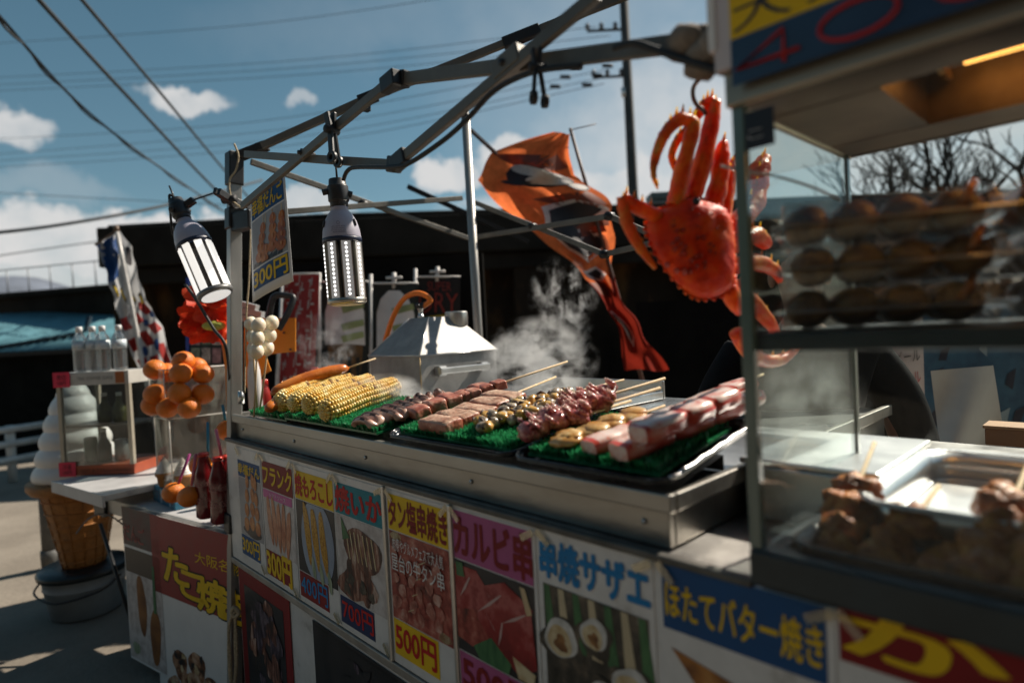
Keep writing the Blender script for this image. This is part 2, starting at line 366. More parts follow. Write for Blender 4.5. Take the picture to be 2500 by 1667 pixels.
# ------------------------------------------------------------------ ground, far hill
gm = MB()
def gz(x, y): return GZ + .012 * noise.noise(Vector((x * .9, y * .9, 0))) + .006 * noise.noise(Vector((x * 4, y * 4, 3)))
gm.grid(lambda a, b: ((lambda x, y: (x, y, gz(x, y)))(-14 + 28 * a, -4 + 26 * b)), 150, 150)
for (x0, x1, y0, y1) in ((-900, -14, -4, 22), (14, 900, -4, 22), (-900, 900, 22, 1500), (-900, 900, -300, -4)):
    gm.add([(x0, y0, GZ), (x1, y0, GZ), (x1, y1, GZ), (x0, y1, GZ)], [(0, 1, 2, 3)])
struct(gm.build('ground', DIRT))
hm = MB()
HILL = mat('distant_hillside', (.13, .15, .19), .95, var=.25, scale=.01)
def hill(a, b):
    x = -2600 + 2400 * a; y = 1500 + 900 * b
    h = (math.exp(-((x + 1500) / 330) ** 2) * 210 + math.exp(-((x + 2100) / 420) ** 2) * 190 + 10 * noise.noise(Vector((x * .006, y * .006, 0)))) * math.sin(math.pi * min(1, b * .98 + .02)) ** .6
    return (x, y, GZ - 1 + max(0, h))
hm.grid(hill, 80, 16)
struct(hm.build('hill', HILL))

# ------------------------------------------------------------------ dark concrete overpass wall behind the stalls
wl = thing('retaining_wall', 'long dark stained concrete wall closing the view behind the stalls', 'wall', at(300, 900, 8.6) * 1)
wl.location.z = GZ
w0, w1 = at(272, 560, 8.6), at(1760, 512, 9.2)
WF = Frame((w0.x, w0.y), (w1.x - w0.x, w1.y - w0.y)); wl.location = WF.P(0, 0, GZ); wl.rotation_euler = (0, 0, WF.yaw)
WH = w0.z - GZ; WL = 15.0
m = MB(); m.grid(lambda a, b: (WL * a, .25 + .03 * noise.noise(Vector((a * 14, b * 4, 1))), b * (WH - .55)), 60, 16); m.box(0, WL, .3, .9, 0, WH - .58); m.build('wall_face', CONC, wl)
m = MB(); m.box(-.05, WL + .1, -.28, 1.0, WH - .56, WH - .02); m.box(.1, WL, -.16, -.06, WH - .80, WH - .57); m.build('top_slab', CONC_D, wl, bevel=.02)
m = MB(); m.tube([(0, -.05, WH + .0), (3, -.05, WH + .05), (6, -.04, WH + .02), (10, -.05, WH + .04), (WL, -.05, WH + .02)], .05, 8); m.build('capping_pipe', CONC_D, wl)
for x in (.02, 2.8, 5.6, 8.4, 11.2):
    m = MB(); m.box(x, x + .42, -.12, .26, 0, WH - .58); m.build('pilaster', CONC, wl, bevel=.015)
m = MB(); m.tube([(3.9, .12, .4), (3.9, .12, WH - .6)], .035, 10); m.build('drain_pipe', mat('rusty_pipe', (.10, .04, .018), .8, var=.5, scale=10), wl)

# a low dark beam bridge running off to the left, and the teal shed under it
bb = thing('beam_bridge', 'low dark bridge beam running left from the concrete wall', 'bridge')
b0, b1 = at(-260, 752, 12.5), at(300, 716, 11.0)
BF = Frame((b0.x, b0.y), (b1.x - b0.x, b1.y - b0.y)); bb.location = BF.P(0, 0, 0); bb.rotation_euler = (0, 0, BF.yaw); bl = (b1 - b0).length
zt = b0.z
m = MB()
m.grid(lambda a, b: (bl * a, 0, zt - (0 if b > .5 else (.42 + .35 * (2 * a - 1) ** 2))), 30, 1); m.grid(lambda a, b: (bl * a, 1.4 * b, zt), 30, 1); m.grid(lambda a, b: (bl * a, 1.4 * b, zt - (.42 + .35 * (2 * a - 1) ** 2)), 30, 1)
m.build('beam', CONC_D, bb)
m = MB(); m.box(-.1, bl + .1, -.15, .05, zt + .003, zt + .10); m.build('kerb', CONC_D, bb, bevel=.01)
m = MB()
for i in range(12): m.tube([(i * bl / 11, -.05, zt + .1), (i * bl / 11, -.05, zt + .55)], .012, 6)
m.tube([(0, -.05, zt + .54), (bl, -.05, zt + .54)], .012, 6); m.build('railing', mat('grey_rail', (.35, .36, .38), .6, .3), bb)
m = MB(); m.box(bl - .3, bl + .5, .1, 1.3, GZ, zt - .3); m.build('pier', CONC_D, bb)
sh = thing('shed', 'low shed with a faded teal sheet roof under the bridge beam', 'shed')
TEAL = mat('teal_roof_sheet', (.12, .28, .33), .6, .1, var=.2, scale=3, bump=.2)
s0, s1 = at(-240, 872, 9.6), at(298, 852, 9.6)
HF = Frame((s0.x, s0.y), (s1.x - s0.x, s1.y - s0.y)); sl = (s1 - s0).length; sh.location = HF.P(0, 0, 0); sh.rotation_euler = (0, 0, HF.yaw); ze = s0.z
m = MB(); nn = 120
def corr(a, b): return (sl * a, 1.9 * b, ze + .72 * b + .006 * math.cos(a * sl * 2 * math.pi / .11))
m.grid(corr, 260, 3); m.build('roof', TEAL, sh, solid=.006)
m = MB(); m.box(0, sl, .12, 1.9, GZ, ze - .02); m.build('wall', mat('black_shed_wall', (.010, .011, .010), .95, spec=.06, var=.4, scale=4), sh)
m = MB(); m.bar((sl * .30, -.02, ze + .02), (sl * .72, .55, ze + .26), .09, .05); m.bar((sl * .74, .5, ze + .27), (sl * .74, .62, ze + .52), .06, .05); m.build('roof_brace', mat('blue_black_steel', (.01, .025, .04), .5), sh)
m = MB(); m.box(0, sl, -.04, .02, ze - .07, ze - .024); m.build('gutter', BLACK_M, sh)

# guard rail on the far left
gr = thing('guard_rail', 'white pipe guard rail with three bars at the far left edge of the yard', 'guard rail')
g0, g1 = at(-300, 1100, 6.6), at(190, 1015, 8.4); g0.z = g1.z = 0
GF = Frame((g0.x, g0.y), (g1.x - g0.x, g1.y - g0.y)); gl = (g1 - g0).length; gr.location = GF.P(0, 0, GZ); gr.rotation_euler = (0, 0, GF.yaw)
WPIPE = mat('white_painted_pipe', (.66, .64, .60), .42, .1, var=.14, scale=9)
for z in (.30, .50, .68):
    m = MB(); m.tube([(0, 0, z), (gl, 0, z)], .042, 12); m.build('rail', WPIPE, gr)
for i in range(4):
    m = MB(); m.tube([(.3 + i * (gl - .6) / 3, .06, 0), (.3 + i * (gl - .6) / 3, .06, .72)], .05, 12); m.build('post', WPIPE, gr)

# ------------------------------------------------------------------ utility pole and overhead wires
UP = thing('utility_pole', 'dark concrete utility pole rising behind the wall', 'utility pole')
pb, pt = at(1548, 520, 15), at(1507, -330, 15); UP.location = (pb.x, pb.y, GZ)
PC = mat('pole_concrete', (.05, .048, .045), .85, var=.35, scale=5)
ax = (pt - pb) / (pt.z - pb.z); off = lambda z: Vector((ax.x * (z - pb.z), ax.y * (z - pb.z), z - GZ))
m = MB(); m.tube([off(GZ), off(pb.z), off(pt.z)], [.15, .125, .095], 16); m.build('pole', PC, UP)
def uz(y): return at(1530, y, 15).z
DARK = mat('weathered_iron', (.03, .03, .032), .6, .4, var=.3, scale=8)
LD = Vector((-.93, -.37, 0)).normalized()
for y, L0, L1 in ((72, -1.0, .1), (186, -.9, .1)):
    m = MB(); z = uz(y); c = off(z); m.bar(c + Vector((L0 * .93, 0, 0)), c + Vector((L1, 0, 0)), .05, .05); m.build('crossarm', DARK, UP)
    for k in range(3):
        x = L0 * .92 + k * .34; q = MB(); q.lathe([(.02, .04), (.07, .06), (.03, .1), (.065, .13), (.03, .18), (0, .2)], 10, X=tr_(c.x + x, c.y, c.z)); q.build('insulator', mat('grey_porcelain', (.10, .10, .11), .3), UP)
for k in range(6):
    c = off(uz(160 + (k % 3) * 22)); m = MB(); m.tube([c + Vector((-.35 - k * .26, 0, 0)), c + Vector((-.6 - k * .26, 0, .02))], .05, 8); m.build('line_fitting', DARK, UP)
m = MB(); c = off(uz(240)); m.tube([c + Vector((-.14, -.1, 0)), c + Vector((-.14, -.1, .22))], .05, 10); m.build('meter_can', mat('pale_can', (.6, .6, .6), .3, .5), UP)
CABLE = mat('cable_sheath', (.025, .03, .035), .6, var=.3, scale=3)
def wire(pts, r, label, group, twist=False):
    P = [at(*p) for p in pts]; c = bez(P, 14); m = MB(); m.tube(c, r, 6)
    if twist:
        q = [p + Vector((0, 0, .02 * math.sin(i * 1.1))) + Vector((.015 * math.cos(i * 1.1), 0, -.02)) for i, p in enumerate(c)]; m.tube(q, r * .7, 6)
    tag(m.build('overhead_wire', CABLE), label, 'power line', group)
G1 = 'thick cables crossing the upper left sky'
wire([(-140, -130, 4.2), (0, 42, 5.0), (240, 295, 7.4), (490, 478, 11), (640, 575, 15)], .015, 'twisted cable bundle, leftmost of the three thick cables at upper left', G1, True)
wire([(-60, -190, 4.2), (95, 0, 5.0), (320, 245, 7.6), (525, 462, 11), (640, 570, 15)], .022, 'darkest thick cable, middle one of the three slanting down from the upper left', G1)
wire([(60, -170, 4.6), (200, 0, 5.6), (390, 225, 8), (556, 425, 11.5), (660, 540, 15)], .020, 'thick cable nearest the tent corner of the three slanting at upper left', G1)
G2 = 'faint distant wires running level to the utility pole'
for i, (a, b, c) in enumerate([((-120, 196), (700, 150), (1455, 66)), ((-120, 214), (700, 168), (1490, 88)), ((-120, 228), (700, 186), (1490, 110)), ((-120, 385), (700, 315), (1475, 172)), ((-120, 400), (700, 338), (1475, 190)), ((-120, 416), (700, 356), (1475, 205)), ((-120, 345), (600, 300), (1400, 160)), ((-60, 110), (620, 60), (1300, -40))]):
    wire([a + (24,), b + (19,), c + (15,)], .008, 'faint distant wire strung level across the sky to the utility pole', G2)
wire([(-200, 585, 9), (120, 553, 10), (420, 498, 12), (640, 440, 15)], .03, 'lone level cable low in the left sky above the clouds', None)
wire([(-200, 655, 15), (240, 590, 17), (560, 560, 20)], .016, 'thin wire just above the left cloud bank', None)
wire([(-60, 468, 24), (350, 490, 20), (640, 505, 18)], .012, 'thin sagging wire behind the left lamp', None)

# added building, out of view: it keeps the sky off the stall fronts
BD = thing('sky_blocking_building', 'unseen building added behind the viewer to keep sky light off the stalls', 'building', (0, -5.2, GZ))
m = MB(); m.box(-46, 26, -6, 0, 0, 6.4); m.build('wall', mat('brown_render', (.13, .115, .10), .9, var=.2, scale=1.5), BD)
m = MB(); m.box(-46.4, 26.4, -6.3, .5, 6.405, 6.6); m.build('roof', CONC_D, BD); m = MB(); m.box(-46, 26, .005, 1.1, 2.85, 2.95); m.build('awning', mat('dark_awning', (.05, .035, .03), .8), BD)
for k in range(26):
    m = MB(); x = -45.2 + 2.75 * k; m.box(x, x + 1.7, .004, .05, 3.6, 5.0); m.build('window', mat('dark_window', (.02, .025, .03), .08), BD)
    m = MB(); m.box(x - .1, x + 2.0, .004, .04, .1, 2.5); m.build('shutter', mat('grey_shutter', (.12, .12, .115), .5, .3), BD)
# bare winter trees seen through the top of the glass case
BARK = mat('bark', (.03, .026, .022), .9, var=.3, scale=12)
def bare_tree(px, base_y, top_y, D, label, sd):
    R = random.Random(sd); a = at(px, base_y, D); b = at(px + R.uniform(-15, 15), top_y, D)
    t = thing('bare_tree', label, 'tree', (a.x, a.y, GZ), 0, 'bare trees beyond the glass case'); H = b.z - GZ
    tk = MB(); br = MB()
    tk.tube([(0, 0, 0), (.05, 0, H * .3), (-.05, .03, H * .55)], [.16, .12, .09], 10)
    def grow(p, d, L, r, dep):
        q = p + d * L; mid = p + d * L * .5 + Vector((R.uniform(-.1, .1), R.uniform(-.1, .1), R.uniform(-.05, .1))) * L
        br.tube([p, mid, q], [r, r * .8, r * .6], 5, caps=False)
        if dep == 0: return
        for k in range(R.choice((2, 3, 3))):
            nd_ = (d + Vector((R.uniform(-.8, .8), R.uniform(-.5, .5), R.uniform(-.25, .6)))).normalized(); grow(q if k else mid, nd_, L * R.uniform(.6, .85), r * .58, dep - 1)
    for k in range(5): grow(Vector((0, 0, H * (.32 + .05 * k))), Vector((R.uniform(-.9, .9), R.uniform(-.5, .5), R.uniform(.5, 1.2))).normalized(), H * .17, .07, 4)
    tk.build('trunk', BARK, t); br.build('branches', BARK, t)
bare_tree(2150, 700, 215, 13, 'bare dark tree nearest the edge of the sign box', 3)
bare_tree(2330, 700, 190, 12, 'bare dark tree between the two others above the takoyaki packs', 5)
bare_tree(2500, 700, 190, 12.5, 'bare dark tree at the far right above the takoyaki packs', 8)
# ------------------------------------------------------------------ the folding tent frame
TF = thing('tent_frame', 'bare folding aluminium tent frame without its canopy over the grill stall', 'tent frame', S.P(0, 0, GZ), S.yaw)
def tl(p): return Vector((p[0], p[1], p[2] - GZ))
POST_T = S.suv(at(572, 372, 2.57)); POST_B = S.suv(at(573, 1790, 2.545))
JOINT = mat('black_nylon_joint', (.013, .013, .014), .45, var=.3, scale=30)
def post_at(z): k = (z - POST_B[2]) / (POST_T[2] - POST_B[2]); return tuple(POST_B[i] + (POST_T[i] - POST_B[i]) * k for i in range(3))
LEGM = mat('grey_tent_leg', (.32, .31, .29), .42, .55, var=.22, scale=5, bump=.1, bscale=40, aniso=(1, 1, .2))
m = MB(); p0, p1 = post_at(GZ), post_at(POST_T[2]); m.bar(tl(p0), tl(p1), .047, .047, up=(0, 1, 0)); m.build('front_leg', LEGM, TF, bevel=.003)
def collar(za, zb, w, name):
    m = MB(); m.bar(tl(post_at(za)), tl(post_at(zb)), w, w, up=(0, 1, 0)); return m.build(name, JOINT, TF, bevel=.005)
def zpx(y): return S.suv(at(570, y, 2.56))[2]
o = MB(); o.bar(tl(post_at(zpx(452))), tl(post_at(zpx(372))), .06, .06, up=(0, 1, 0)); 
a = post_at(zpx(385)); o.bar(tl(a), tl((a[0] + .10, a[1] + .10, a[2] + .045)), .05, .035); o.build('top_joint', JOINT, TF, bevel=.005)
o = MB(); o.bar(tl(post_at(zpx(560))), tl(post_at(zpx(508))), .062, .062, up=(0, 1, 0)); a = post_at(zpx(545)); o.bar(tl(a), tl((a[0] + .16, a[1] + .02, a[2] - .005)), .05, .075); o.build('sliding_collar', JOINT, TF, bevel=.006)
collar(zpx(1296), zpx(1250), .066, 'leg_band')
collar(GZ, GZ + .04, .09, 'foot')
RAIL = mat('dull_truss_bar', (.135, .125, .108), .5, .4, var=.25, scale=6, bump=.1, bscale=50)
def bar(a, b, w=.016, h=.025, name='truss_bar'):
    m = MB(); m.bar(tl(a), tl(b), w, h); return m.build(name, RAIL, TF, bevel=.002)
def joint(p, r=.026, name='bar_joint'):
    m = MB(); X = tr_(*tl(p)) @ rot('X', math.pi / 2); m.lathe([(0, -.028), (r * .5, -.028), (r * .55, -.02), (r, -.018), (r, .018), (r * .5, .02), (r * .5, .028), (0, .028)], 14, X=X); return m.build(name, JOINT, TF)
pv = lambda x, y, v=0.0: S.on_v(x, y, v)
top = pv(600, 377, .01); colr = pv(592, 503, -.01); upn = pv(962, 192, -.012); lown = pv(967, 402, .012)
bar(top, lown); bar(colr, upn)
B3a, B3b = pv(967, 400, -.012), pv(1460, -14, -.012)
bar(B3a, B3b); 
B4a, B4b = pv(966, 196, .012), pv(1752, 95, .012)
bar(B4a, B4b, h=.030)
def knuckle(p, q, name='end_joint', L=.05):
    p, q = Vector(p), Vector(q); d = (q - p).normalized(); m = MB(); m.bar(tl(p - d * .012), tl(p + d * L), .026, .042); return m.build(name, JOINT, TF, bevel=.004)
knuckle(upn, colr); knuckle(B4a, B4b); knuckle(lown, top, L=.03); knuckle(B3a, B3b)
xp = pv(1245, 160, 0); m = MB(); d = (Vector(B3b) - Vector(B3a)).normalized(); m.bar(tl(Vector(xp) - d * .035), tl(Vector(xp) + d * .045), .045, .040); m.build('cross_joint', RAIL, TF, bevel=.004)
joint(xp, .014, 'rivet'); joint(pv(748, 375, 0), .013, 'rivet')
# truss on the left side and the one at the back
T0 = S.on_u(612, 395, 0.02); T1 = S.on_u(1146, 583, 0.02); T2 = S.on_u(700, 517, 0.04); T3 = S.on_u(1128, 484, 0.04)
bar(T0, T1); bar(T2, T3); joint(S.on_u(888, 497, .03), .016, 'rivet')
VB = 1.36
A1, A2 = S.on_v(1158, 494, VB), S.on_v(1476, 621, VB); A3, A4 = S.on_v(1158, 580, VB - .02), S.on_v(1488, 528, VB - .02)
A5 = S.on_v(1800, 545, VB); A6 = S.on_v(1800, 660, VB - .02)
bar(A1, A2); bar(A3, A4); bar(A2, A5); bar(A4, A6); joint(A2, .02); joint(A4, .02); joint(S.on_v(1300, 552, VB - .01), .016, 'rivet')
# hip rail climbing to the peak
HB = Vector(post_at(zpx(392))); HT = Vector((1.24, 1.2, 2.75))
def hip(x, y):
    d = pray(x, y); n = S.U - S.V; t = -((EYE - S.o) @ n) / (d @ n); return Vector(S.suv(EYE + t * d))
HA = hip(640, 357); H1 = hip(893, 243); H2 = hip(1262, 95); H3 = hip(1560, -22)
bar(HA, H1, .022, .03, 'roof_rail'); bar(H1, H2, .022, .03, 'roof_rail'); bar(H2, H3, .024, .032, 'roof_rail')
for q, L in ((H1, .05), (H2, .10)):
    d = (H3 - H1).normalized(); m = MB(); m.bar(tl(q - d * L * .6), tl(q + d * L), .036, .046); m.bar(tl(q), tl(q + Vector((0, 0, -.05))), .03, .03); m.build('rail_sleeve', JOINT, TF, bevel=.005)
# far corner leg: a round pole
q0 = S.suv(at(1137, 288, 3.33)); q1 = S.suv(at(1196, 1300, 3.33))
m = MB(); m.tube([tl(q0), tl(q1)], .0235, 16); m.build('back_leg', LEGM, TF)
m = MB(); m.tube([tl(q0), tl(Vector(q0) + Vector((0, 0, .012))), tl(Vector(q0) + Vector((0, 0, .05)))], [.026, .024, .010], 12); m.build('leg_cap', JOINT, TF)
# rags bundled round the bar end
CANV = mat('rolled_canvas', (.23, .185, .145), .9, var=.4, scale=26, bump=.8, bscale=22)
rg = MB(); c = Vector(pv(1722, 104, -.0))
for k in range(7):
    a = ru(0, 6.28); rg.ball((c.x - .03 + .03 * k * .5, c.y + .015 * math.cos(a), c.z - .012 + .022 * math.sin(a)), (.034, .026, .029), 12, 8, fn=lambda p: 1 + .25 * noise.noise(p * 2.5))
o = rg.build('cloth_bundle', CANV, None, S.P(0, 0, 0), S.yaw); tag(o, 'tan rag bundle tied round the end of the top bar beside the price board', 'cloth')

# ------------------------------------------------------------------ spring clamps, cables, cord
def clamp(P, yaw, tilt, s, label, pair=False, roll=0.0):
    t = thing('spring_clamp', label, 'clamp', P, yaw, 'black spring clamps on the tent frame'); t.rotation_euler = (roll, tilt, yaw)
    for sg in (-1, 1):
        m = MB()
        m.bar((0, .008 * sg * s, .0), (.10 * s, .024 * sg * s, -.012 * sg * s), .012 * s, .026 * s); m.bar((0, .008 * sg * s, 0), (-.07 * s, .012 * sg * s, .004 * sg), .014 * s, .028 * s)
        X = tr_(.118 * s, .026 * sg * s, -.014 * sg * s) @ rot('X', math.pi / 2)
        pr = [(.010 * s, -.005), (.024 * s, -.006), (.025 * s, .006), (.010 * s, .005), (.010 * s, -.005)]
        m.lathe(pr, 16, X=X); m.build('jaw_arm', DARK if pair else BLACK, t, bevel=.002)
    m = MB(); m.tube([(0, -.03 * s, 0), (0, .03 * s, 0)], .016 * s, 12); m.build('spring', DARK, t); return t
clamp(at(560, 487, 2.50), S.yaw + math.radians(118), math.radians(18), 1.0, 'black spring clamp gripping the tent corner post')
clamp(S.P(*pv(810, 318, -.03)), S.yaw + .2, math.radians(85), .72, 'black spring clamp on the slanting bar that carries the upright lamp')
clamp(S.P(*pv(1312, 165, -.03)), S.yaw - .5, math.radians(88), .52, 'rusty double ringed clamp hanging under the long top bar', True)
def cord(name, pts, r, mtl, label, cat, n=8, group=None):
    m = MB(); m.tube(bez(pts, 10), r, n); return tag(m.build(name, mtl), label, cat, group)
D1 = lambda x, y, v: S.P(*pv(x, y, v))
cord('power_cable', [D1(838, 440, -.02), D1(848, 418, -.02), D1(870, 409, -.02), D1(960, 408, -.03), D1(1000, 398, -.03), D1(1080, 345, -.03), D1(1140, 292, -.03), D1(1200, 228, -.03), D1(1260, 192, -.03), D1(1330, 170, -.03), D1(1420, 162, -.02)], .0058, BLACK_R, 'black cable looping from the upright lamp up to the long top bar', 'cable')
cord('power_cable', [D1(1500, 118, -.02), D1(1545, 106, -.03), D1(1590, 118, -.03), D1(1650, 140, -.03), D1(1745, 170, -.03), D1(1790, 182, -.02)], .0062, BLACK_R, 'black cable lying over the long bar and dropping to the sign box', 'cable')
cord('power_cable', [at(452, 694, 2.52), at(478, 730, 2.5), at(520, 800, 2.47), at(552, 850, 2.44), at(563, 960, 2.6)], .006, BLACK_R, 'black cable hanging below the tilted lamp to the post', 'cable')
cord('power_cable', [at(428, 484, 2.5), at(415, 476, 2.5), at(414, 490, 2.5), at(420, 560, 2.52), at(430, 585, 2.55)], .005, BLACK_R, 'thin black cable curling over the top of the tilted lamp', 'cable')
cord('cord', [at(572, 352, 2.5), at(582, 380, 2.49), at(576, 415, 2.49), at(562, 436, 2.49), at(560, 462, 2.49), at(568, 490, 2.49), at(590, 508, 2.47)], .004, ROPE, 'loop of off white cord tied round the tent corner joint', 'cord')
cord('cord', [at(612, 560, 2.44), at(608, 680, 2.44), at(602, 760, 2.44), at(600, 830, 2.44), at(597, 960, 2.45)], .0035, ROPE, 'thin white cord hanging straight down beside the post', 'cord')
rp = MB()
R0 = lambda x, y: at(x, y, 2.47)
for k in range(3):
    rp.tube(bez([R0(570 + k * 3, 1488), R0(560 - k, 1530), R0(558 + k * 2, 1600), R0(566, 1680), R0(577 - k, 1640), R0(578 - k * 2, 1560), R0(572 + k * 2, 1500)], 8), .0055, 8)
rp.tube(bez([R0(574, 1480), R0(566, 1492), R0(574, 1505), R0(583, 1495), R0(574, 1482)], 6), .009, 8)
tag(rp.build('rope', ROPE), 'hank of tan rope tied to the foot of the tent post', 'rope')
cord('cord', [at(1760, 405, 1.02), at(1830, 420, 1.0), at(1900, 432, .98), at(1990, 460, .95), at(2050, 490, .93)], .0022, mat('white_cable', (.7, .68, .62), .5), 'thin white cable sagging inside the glass case', 'cable')

# ------------------------------------------------------------------ LED lamps
LEDM = mat('led_circuit_strip', (.42, .40, .39), .5, emit=(1, .97, .93), estr=.10)
LEDD = mat('lit_led_dot', (.95, .95, .95), .4, emit=(1, .98, .95), estr=1.6)
LAV = mat('lavender_grey_plastic', (.40, .38, .45), .38, var=.08, scale=20)
RIM = mat('lamp_metal_rim', (.42, .38, .32), .3, .9)
CHAN = mat('lamp_fin', (.06, .055, .05), .4, .6)
def lamp(P, R3, L, r, label, dots, writing):
    t = thing('led_lamp', label, 'lamp', P, 0, 'LED work lamps on the tent frame'); t.rotation_mode = 'XYZ'; t.rotation_euler = R3
    m = MB(); m.lathe([(.0, .02), (.028, .02), (.03, .0), (.035, -.005), (.035, -.055), (.03, -.06), (.03, -.075), (0, -.075)], 20); m.tube([(-.03, 0, -.02), (-.052, 0, -.025)], .011, 8); m.tube([(.03, 0, -.03), (.046, 0, -.035)], .012, 8); m.build('socket', BLACK, t, bevel=.002)
    z = -.075
    m = MB(); m.lathe([(.027, z), (.03, z - .006), (.027, z - .010), (r * .62, z - .024), (r * .85, z - .05), (r * .98, z - .082), (r * 1.02, z - .105), (r * 1.02, z - .112)], 32); m.build('dome', LAV, t)
    if writing:
        w = MB(); X = rot('Z', math.radians(writing))
        def wrap(p):
            zz = p[2]; rr = r * 1.0 if zz < z - .082 else r * (.98 - .0); rr = np.interp(-zz, [.085, .099, .125, .157, .18], [r * .35, r * .62, r * .85, r * .98, r * 1.02]) + .0012
            return X @ Vector((rr * math.sin(p[0] / r), -rr * math.cos(p[0] / r), zz))
        a = z - .098
        for i, (b_, h_) in enumerate((('LED LAMP 80W', .004), ('100-277V 50/60Hz', .0035), ('E39 INDOOR USE', .0035), ('6500K', .004))): text(w, b_, -.024 + .006 * (i == 3), a + .020 - i * .0065, .024, a + .020 - i * .0065 + h_, 0, 0, .0, wrap)
        for k in range(14): q = k / 14 * 6.283; w.add([wrap((.006 * math.cos(q + d), 0, a + .034 + .006 * math.sin(q + d))) for d in (0, .46)] + [wrap((.0048 * math.cos(q + d), 0, a + .034 + .0048 * math.sin(q + d))) for d in (.46, 0)], [(0, 1, 2, 3)])
        w.build('lettering', mat('grey_stamp', (.10, .09, .12), .6), t)
        for an in (-60, 62):
            sl_ = MB()
            Y = rot('Z', math.radians(writing + an)) @ tr_(0, -r * .93, z - .06) @ rot('X', math.radians(-14)); sl_.ball((0, 0, 0), (.004, .004, .014), 10, 6, X=Y); sl_.build('vent_slot', CHAN, t)
    za, zb = z - .112, z - .112 - L
    m = MB(); m.lathe([(r * 1.03, za + .004), (r * 1.05, za), (r * 1.05, za - .012), (r * .9, za - .014), (r * .7, za - .014)], 32); m.build('collar_ring', mat('dark_blue_ring', (.012, .02, .05), .4), t)
    m = MB(); m.lathe([(r * .80, za - .012), (r * .80, zb + .010)], 32); m.build('core', CHAN, t)
    n = 8
    for k in range(n):
        X = rot('Z', 2 * math.pi * (k + .25) / n); w_ = r * (.27 if dots else .21)
        m = MB(); m.box(-w_, w_, -r * .99, -r * .86, zb + .008, za - .012, 0, X)
        if dots:
            m.box(-w_ * 1.12, -w_ * .92, -r * 1.0, -r * .84, zb + .008, za - .012, 1, X); m.box(w_ * .92, w_ * 1.12, -r * 1.0, -r * .84, zb + .008, za - .012, 1, X)
            for j in range(13):
                zz = za - .022 - j * (za - zb - .044) / 12; m.lathe([(.0046, 0), (.004, .002), (0, .0028)], 10, 2, X @ tr_(0, -r * .99, zz) @ rot('X', math.pi / 2))
        m.build('led_strip', [LEDM if dots else mat('bright_led_strip', (.9, .9, .88), .4, emit=(1, .95, .88), estr=.62), RIM, LEDD], t)
    m = MB(); m.lathe([(r * .88, zb + .012), (r * 1.04, zb + .010), (r * 1.05, zb - .004), (r * .95, zb - .010), (r * .55, zb - .010)] , 32); m.build('end_ring', RIM if dots else mat('grey_ring', (.2, .2, .2), .4, .5), t)
    m = MB(); m.lathe([(0, zb - .0125), (r * .80, zb - .0125), (r * .86, zb - .011)], 28); m.build('end_disc', mat('lamp_end_cap' if dots else 'lit_lamp_end', (.8, .78, .74), .5, emit=None if dots else (1, .96, .92), estr=0 if dots else .45), t)
    h = MB(); h.tube([(-.0, 0, .02), (-.0, 0, .085)], .0035, 8); h.build('hook', BLACK, t)
    return t
LP = at(824, 452, 2.10); lamp(tuple(LP), (math.radians(-1), math.radians(-1.5), math.radians(14)), .212, .063, 'upright LED bulb lamp with visible diode rows hanging in the middle of the tent', True, -8)
L2 = at(432, 498, 2.5); d2 = (at(514, 690, 2.46) - at(432, 498, 2.5)).normalized()
q2 = (-d2).to_track_quat('Z', 'Y').to_euler(); lamp(tuple(L2), tuple(q2), .225, .066, 'tilted glowing LED bulb lamp clamped outside the tent corner post', False, 0)
m = MB(); m.bar(at(440, 512, 2.5), at(474, 488, 2.5), .028, .026); m.bar(at(474, 488, 2.5), at(520, 472, 2.5), .007, .007)
tag(m.build('lamp_bracket', BLACK, bevel=.003), 'short black bracket holding the tilted lamp to the clamp', 'bracket')
# ------------------------------------------------------------------ grill counter (steel box on a table), posters in front
GC = thing('grill_counter', 'long shallow stainless steel grill box carrying the green mats and food', 'counter', S.P(0, 0, 1.06), S.yaw)
STEEL_C = mat('worn_steel_counter', (.40, .385, .35), .40, .8, var=.25, scale=4, bump=.12, bscale=30, aniso=(.5, 1, 1.2), ramp=[(.3, (.19, .175, .15)), (.48, (.32, .305, .275)), (.7, (.40, .385, .35))])
UL = 2.105
m = MB(); m.box(.005, UL, -.004, .016, .062, .094); m.box(UL - .016, UL + .002, .0165, 1.25, .062, .094); m.box(.005, .02, .0165, 1.25, .062, .094); m.build('rim', STEEL_C, GC, bevel=.003)
m = MB(); m.box(.03, UL - .014, .012, .030, -.004, .0615); m.box(UL - .03, UL - .013, .031, 1.22, -.004, .0615); m.build('apron', STEEL_C, GC, bevel=.002)
m = MB(); m.box(.022, UL - .018, .018, 1.24, .064, .080); m.build('counter_top', STEEL, GC)
m = MB()
for x in np.arange(.12, 2.05, .48): m.lathe([(0, 0), (.006, .001), (.004, .004), (0, .005)], 10, X=tr_(x, .0115, .035) @ rot('X', math.pi / 2))
m.build('rivet', STEEL, GC)
ST = thing('serving_table', 'steel topped table under the grill box and the glass case', 'table', S.P(0, 0, GZ), S.yaw)
m = MB(); m.box(.05, 3.4, -.03, 1.25, 1.035 - GZ, 1.052 - GZ); m.build('tabletop', mat('smeared_steel', (.58, .56, .52), .38, .8, scale=6, ramp=[(.3, (.18, .17, .16)), (.5, (.50, .48, .45)), (.7, (.68, .66, .62))]), ST, bevel=.003)
for x, y in ((.1, .05), (3.2, .05), (.1, 1.2), (3.2, 1.2)):
    m = MB(); m.box(x - .02, x + .02, y - .02, y + .02, 0, 1.035 - GZ); m.build('leg', DARK, ST)
PB = thing('poster_board', 'long white board hung below the counter front carrying the menu posters', 'board', S.P(0, -.03, 0), S.yaw)
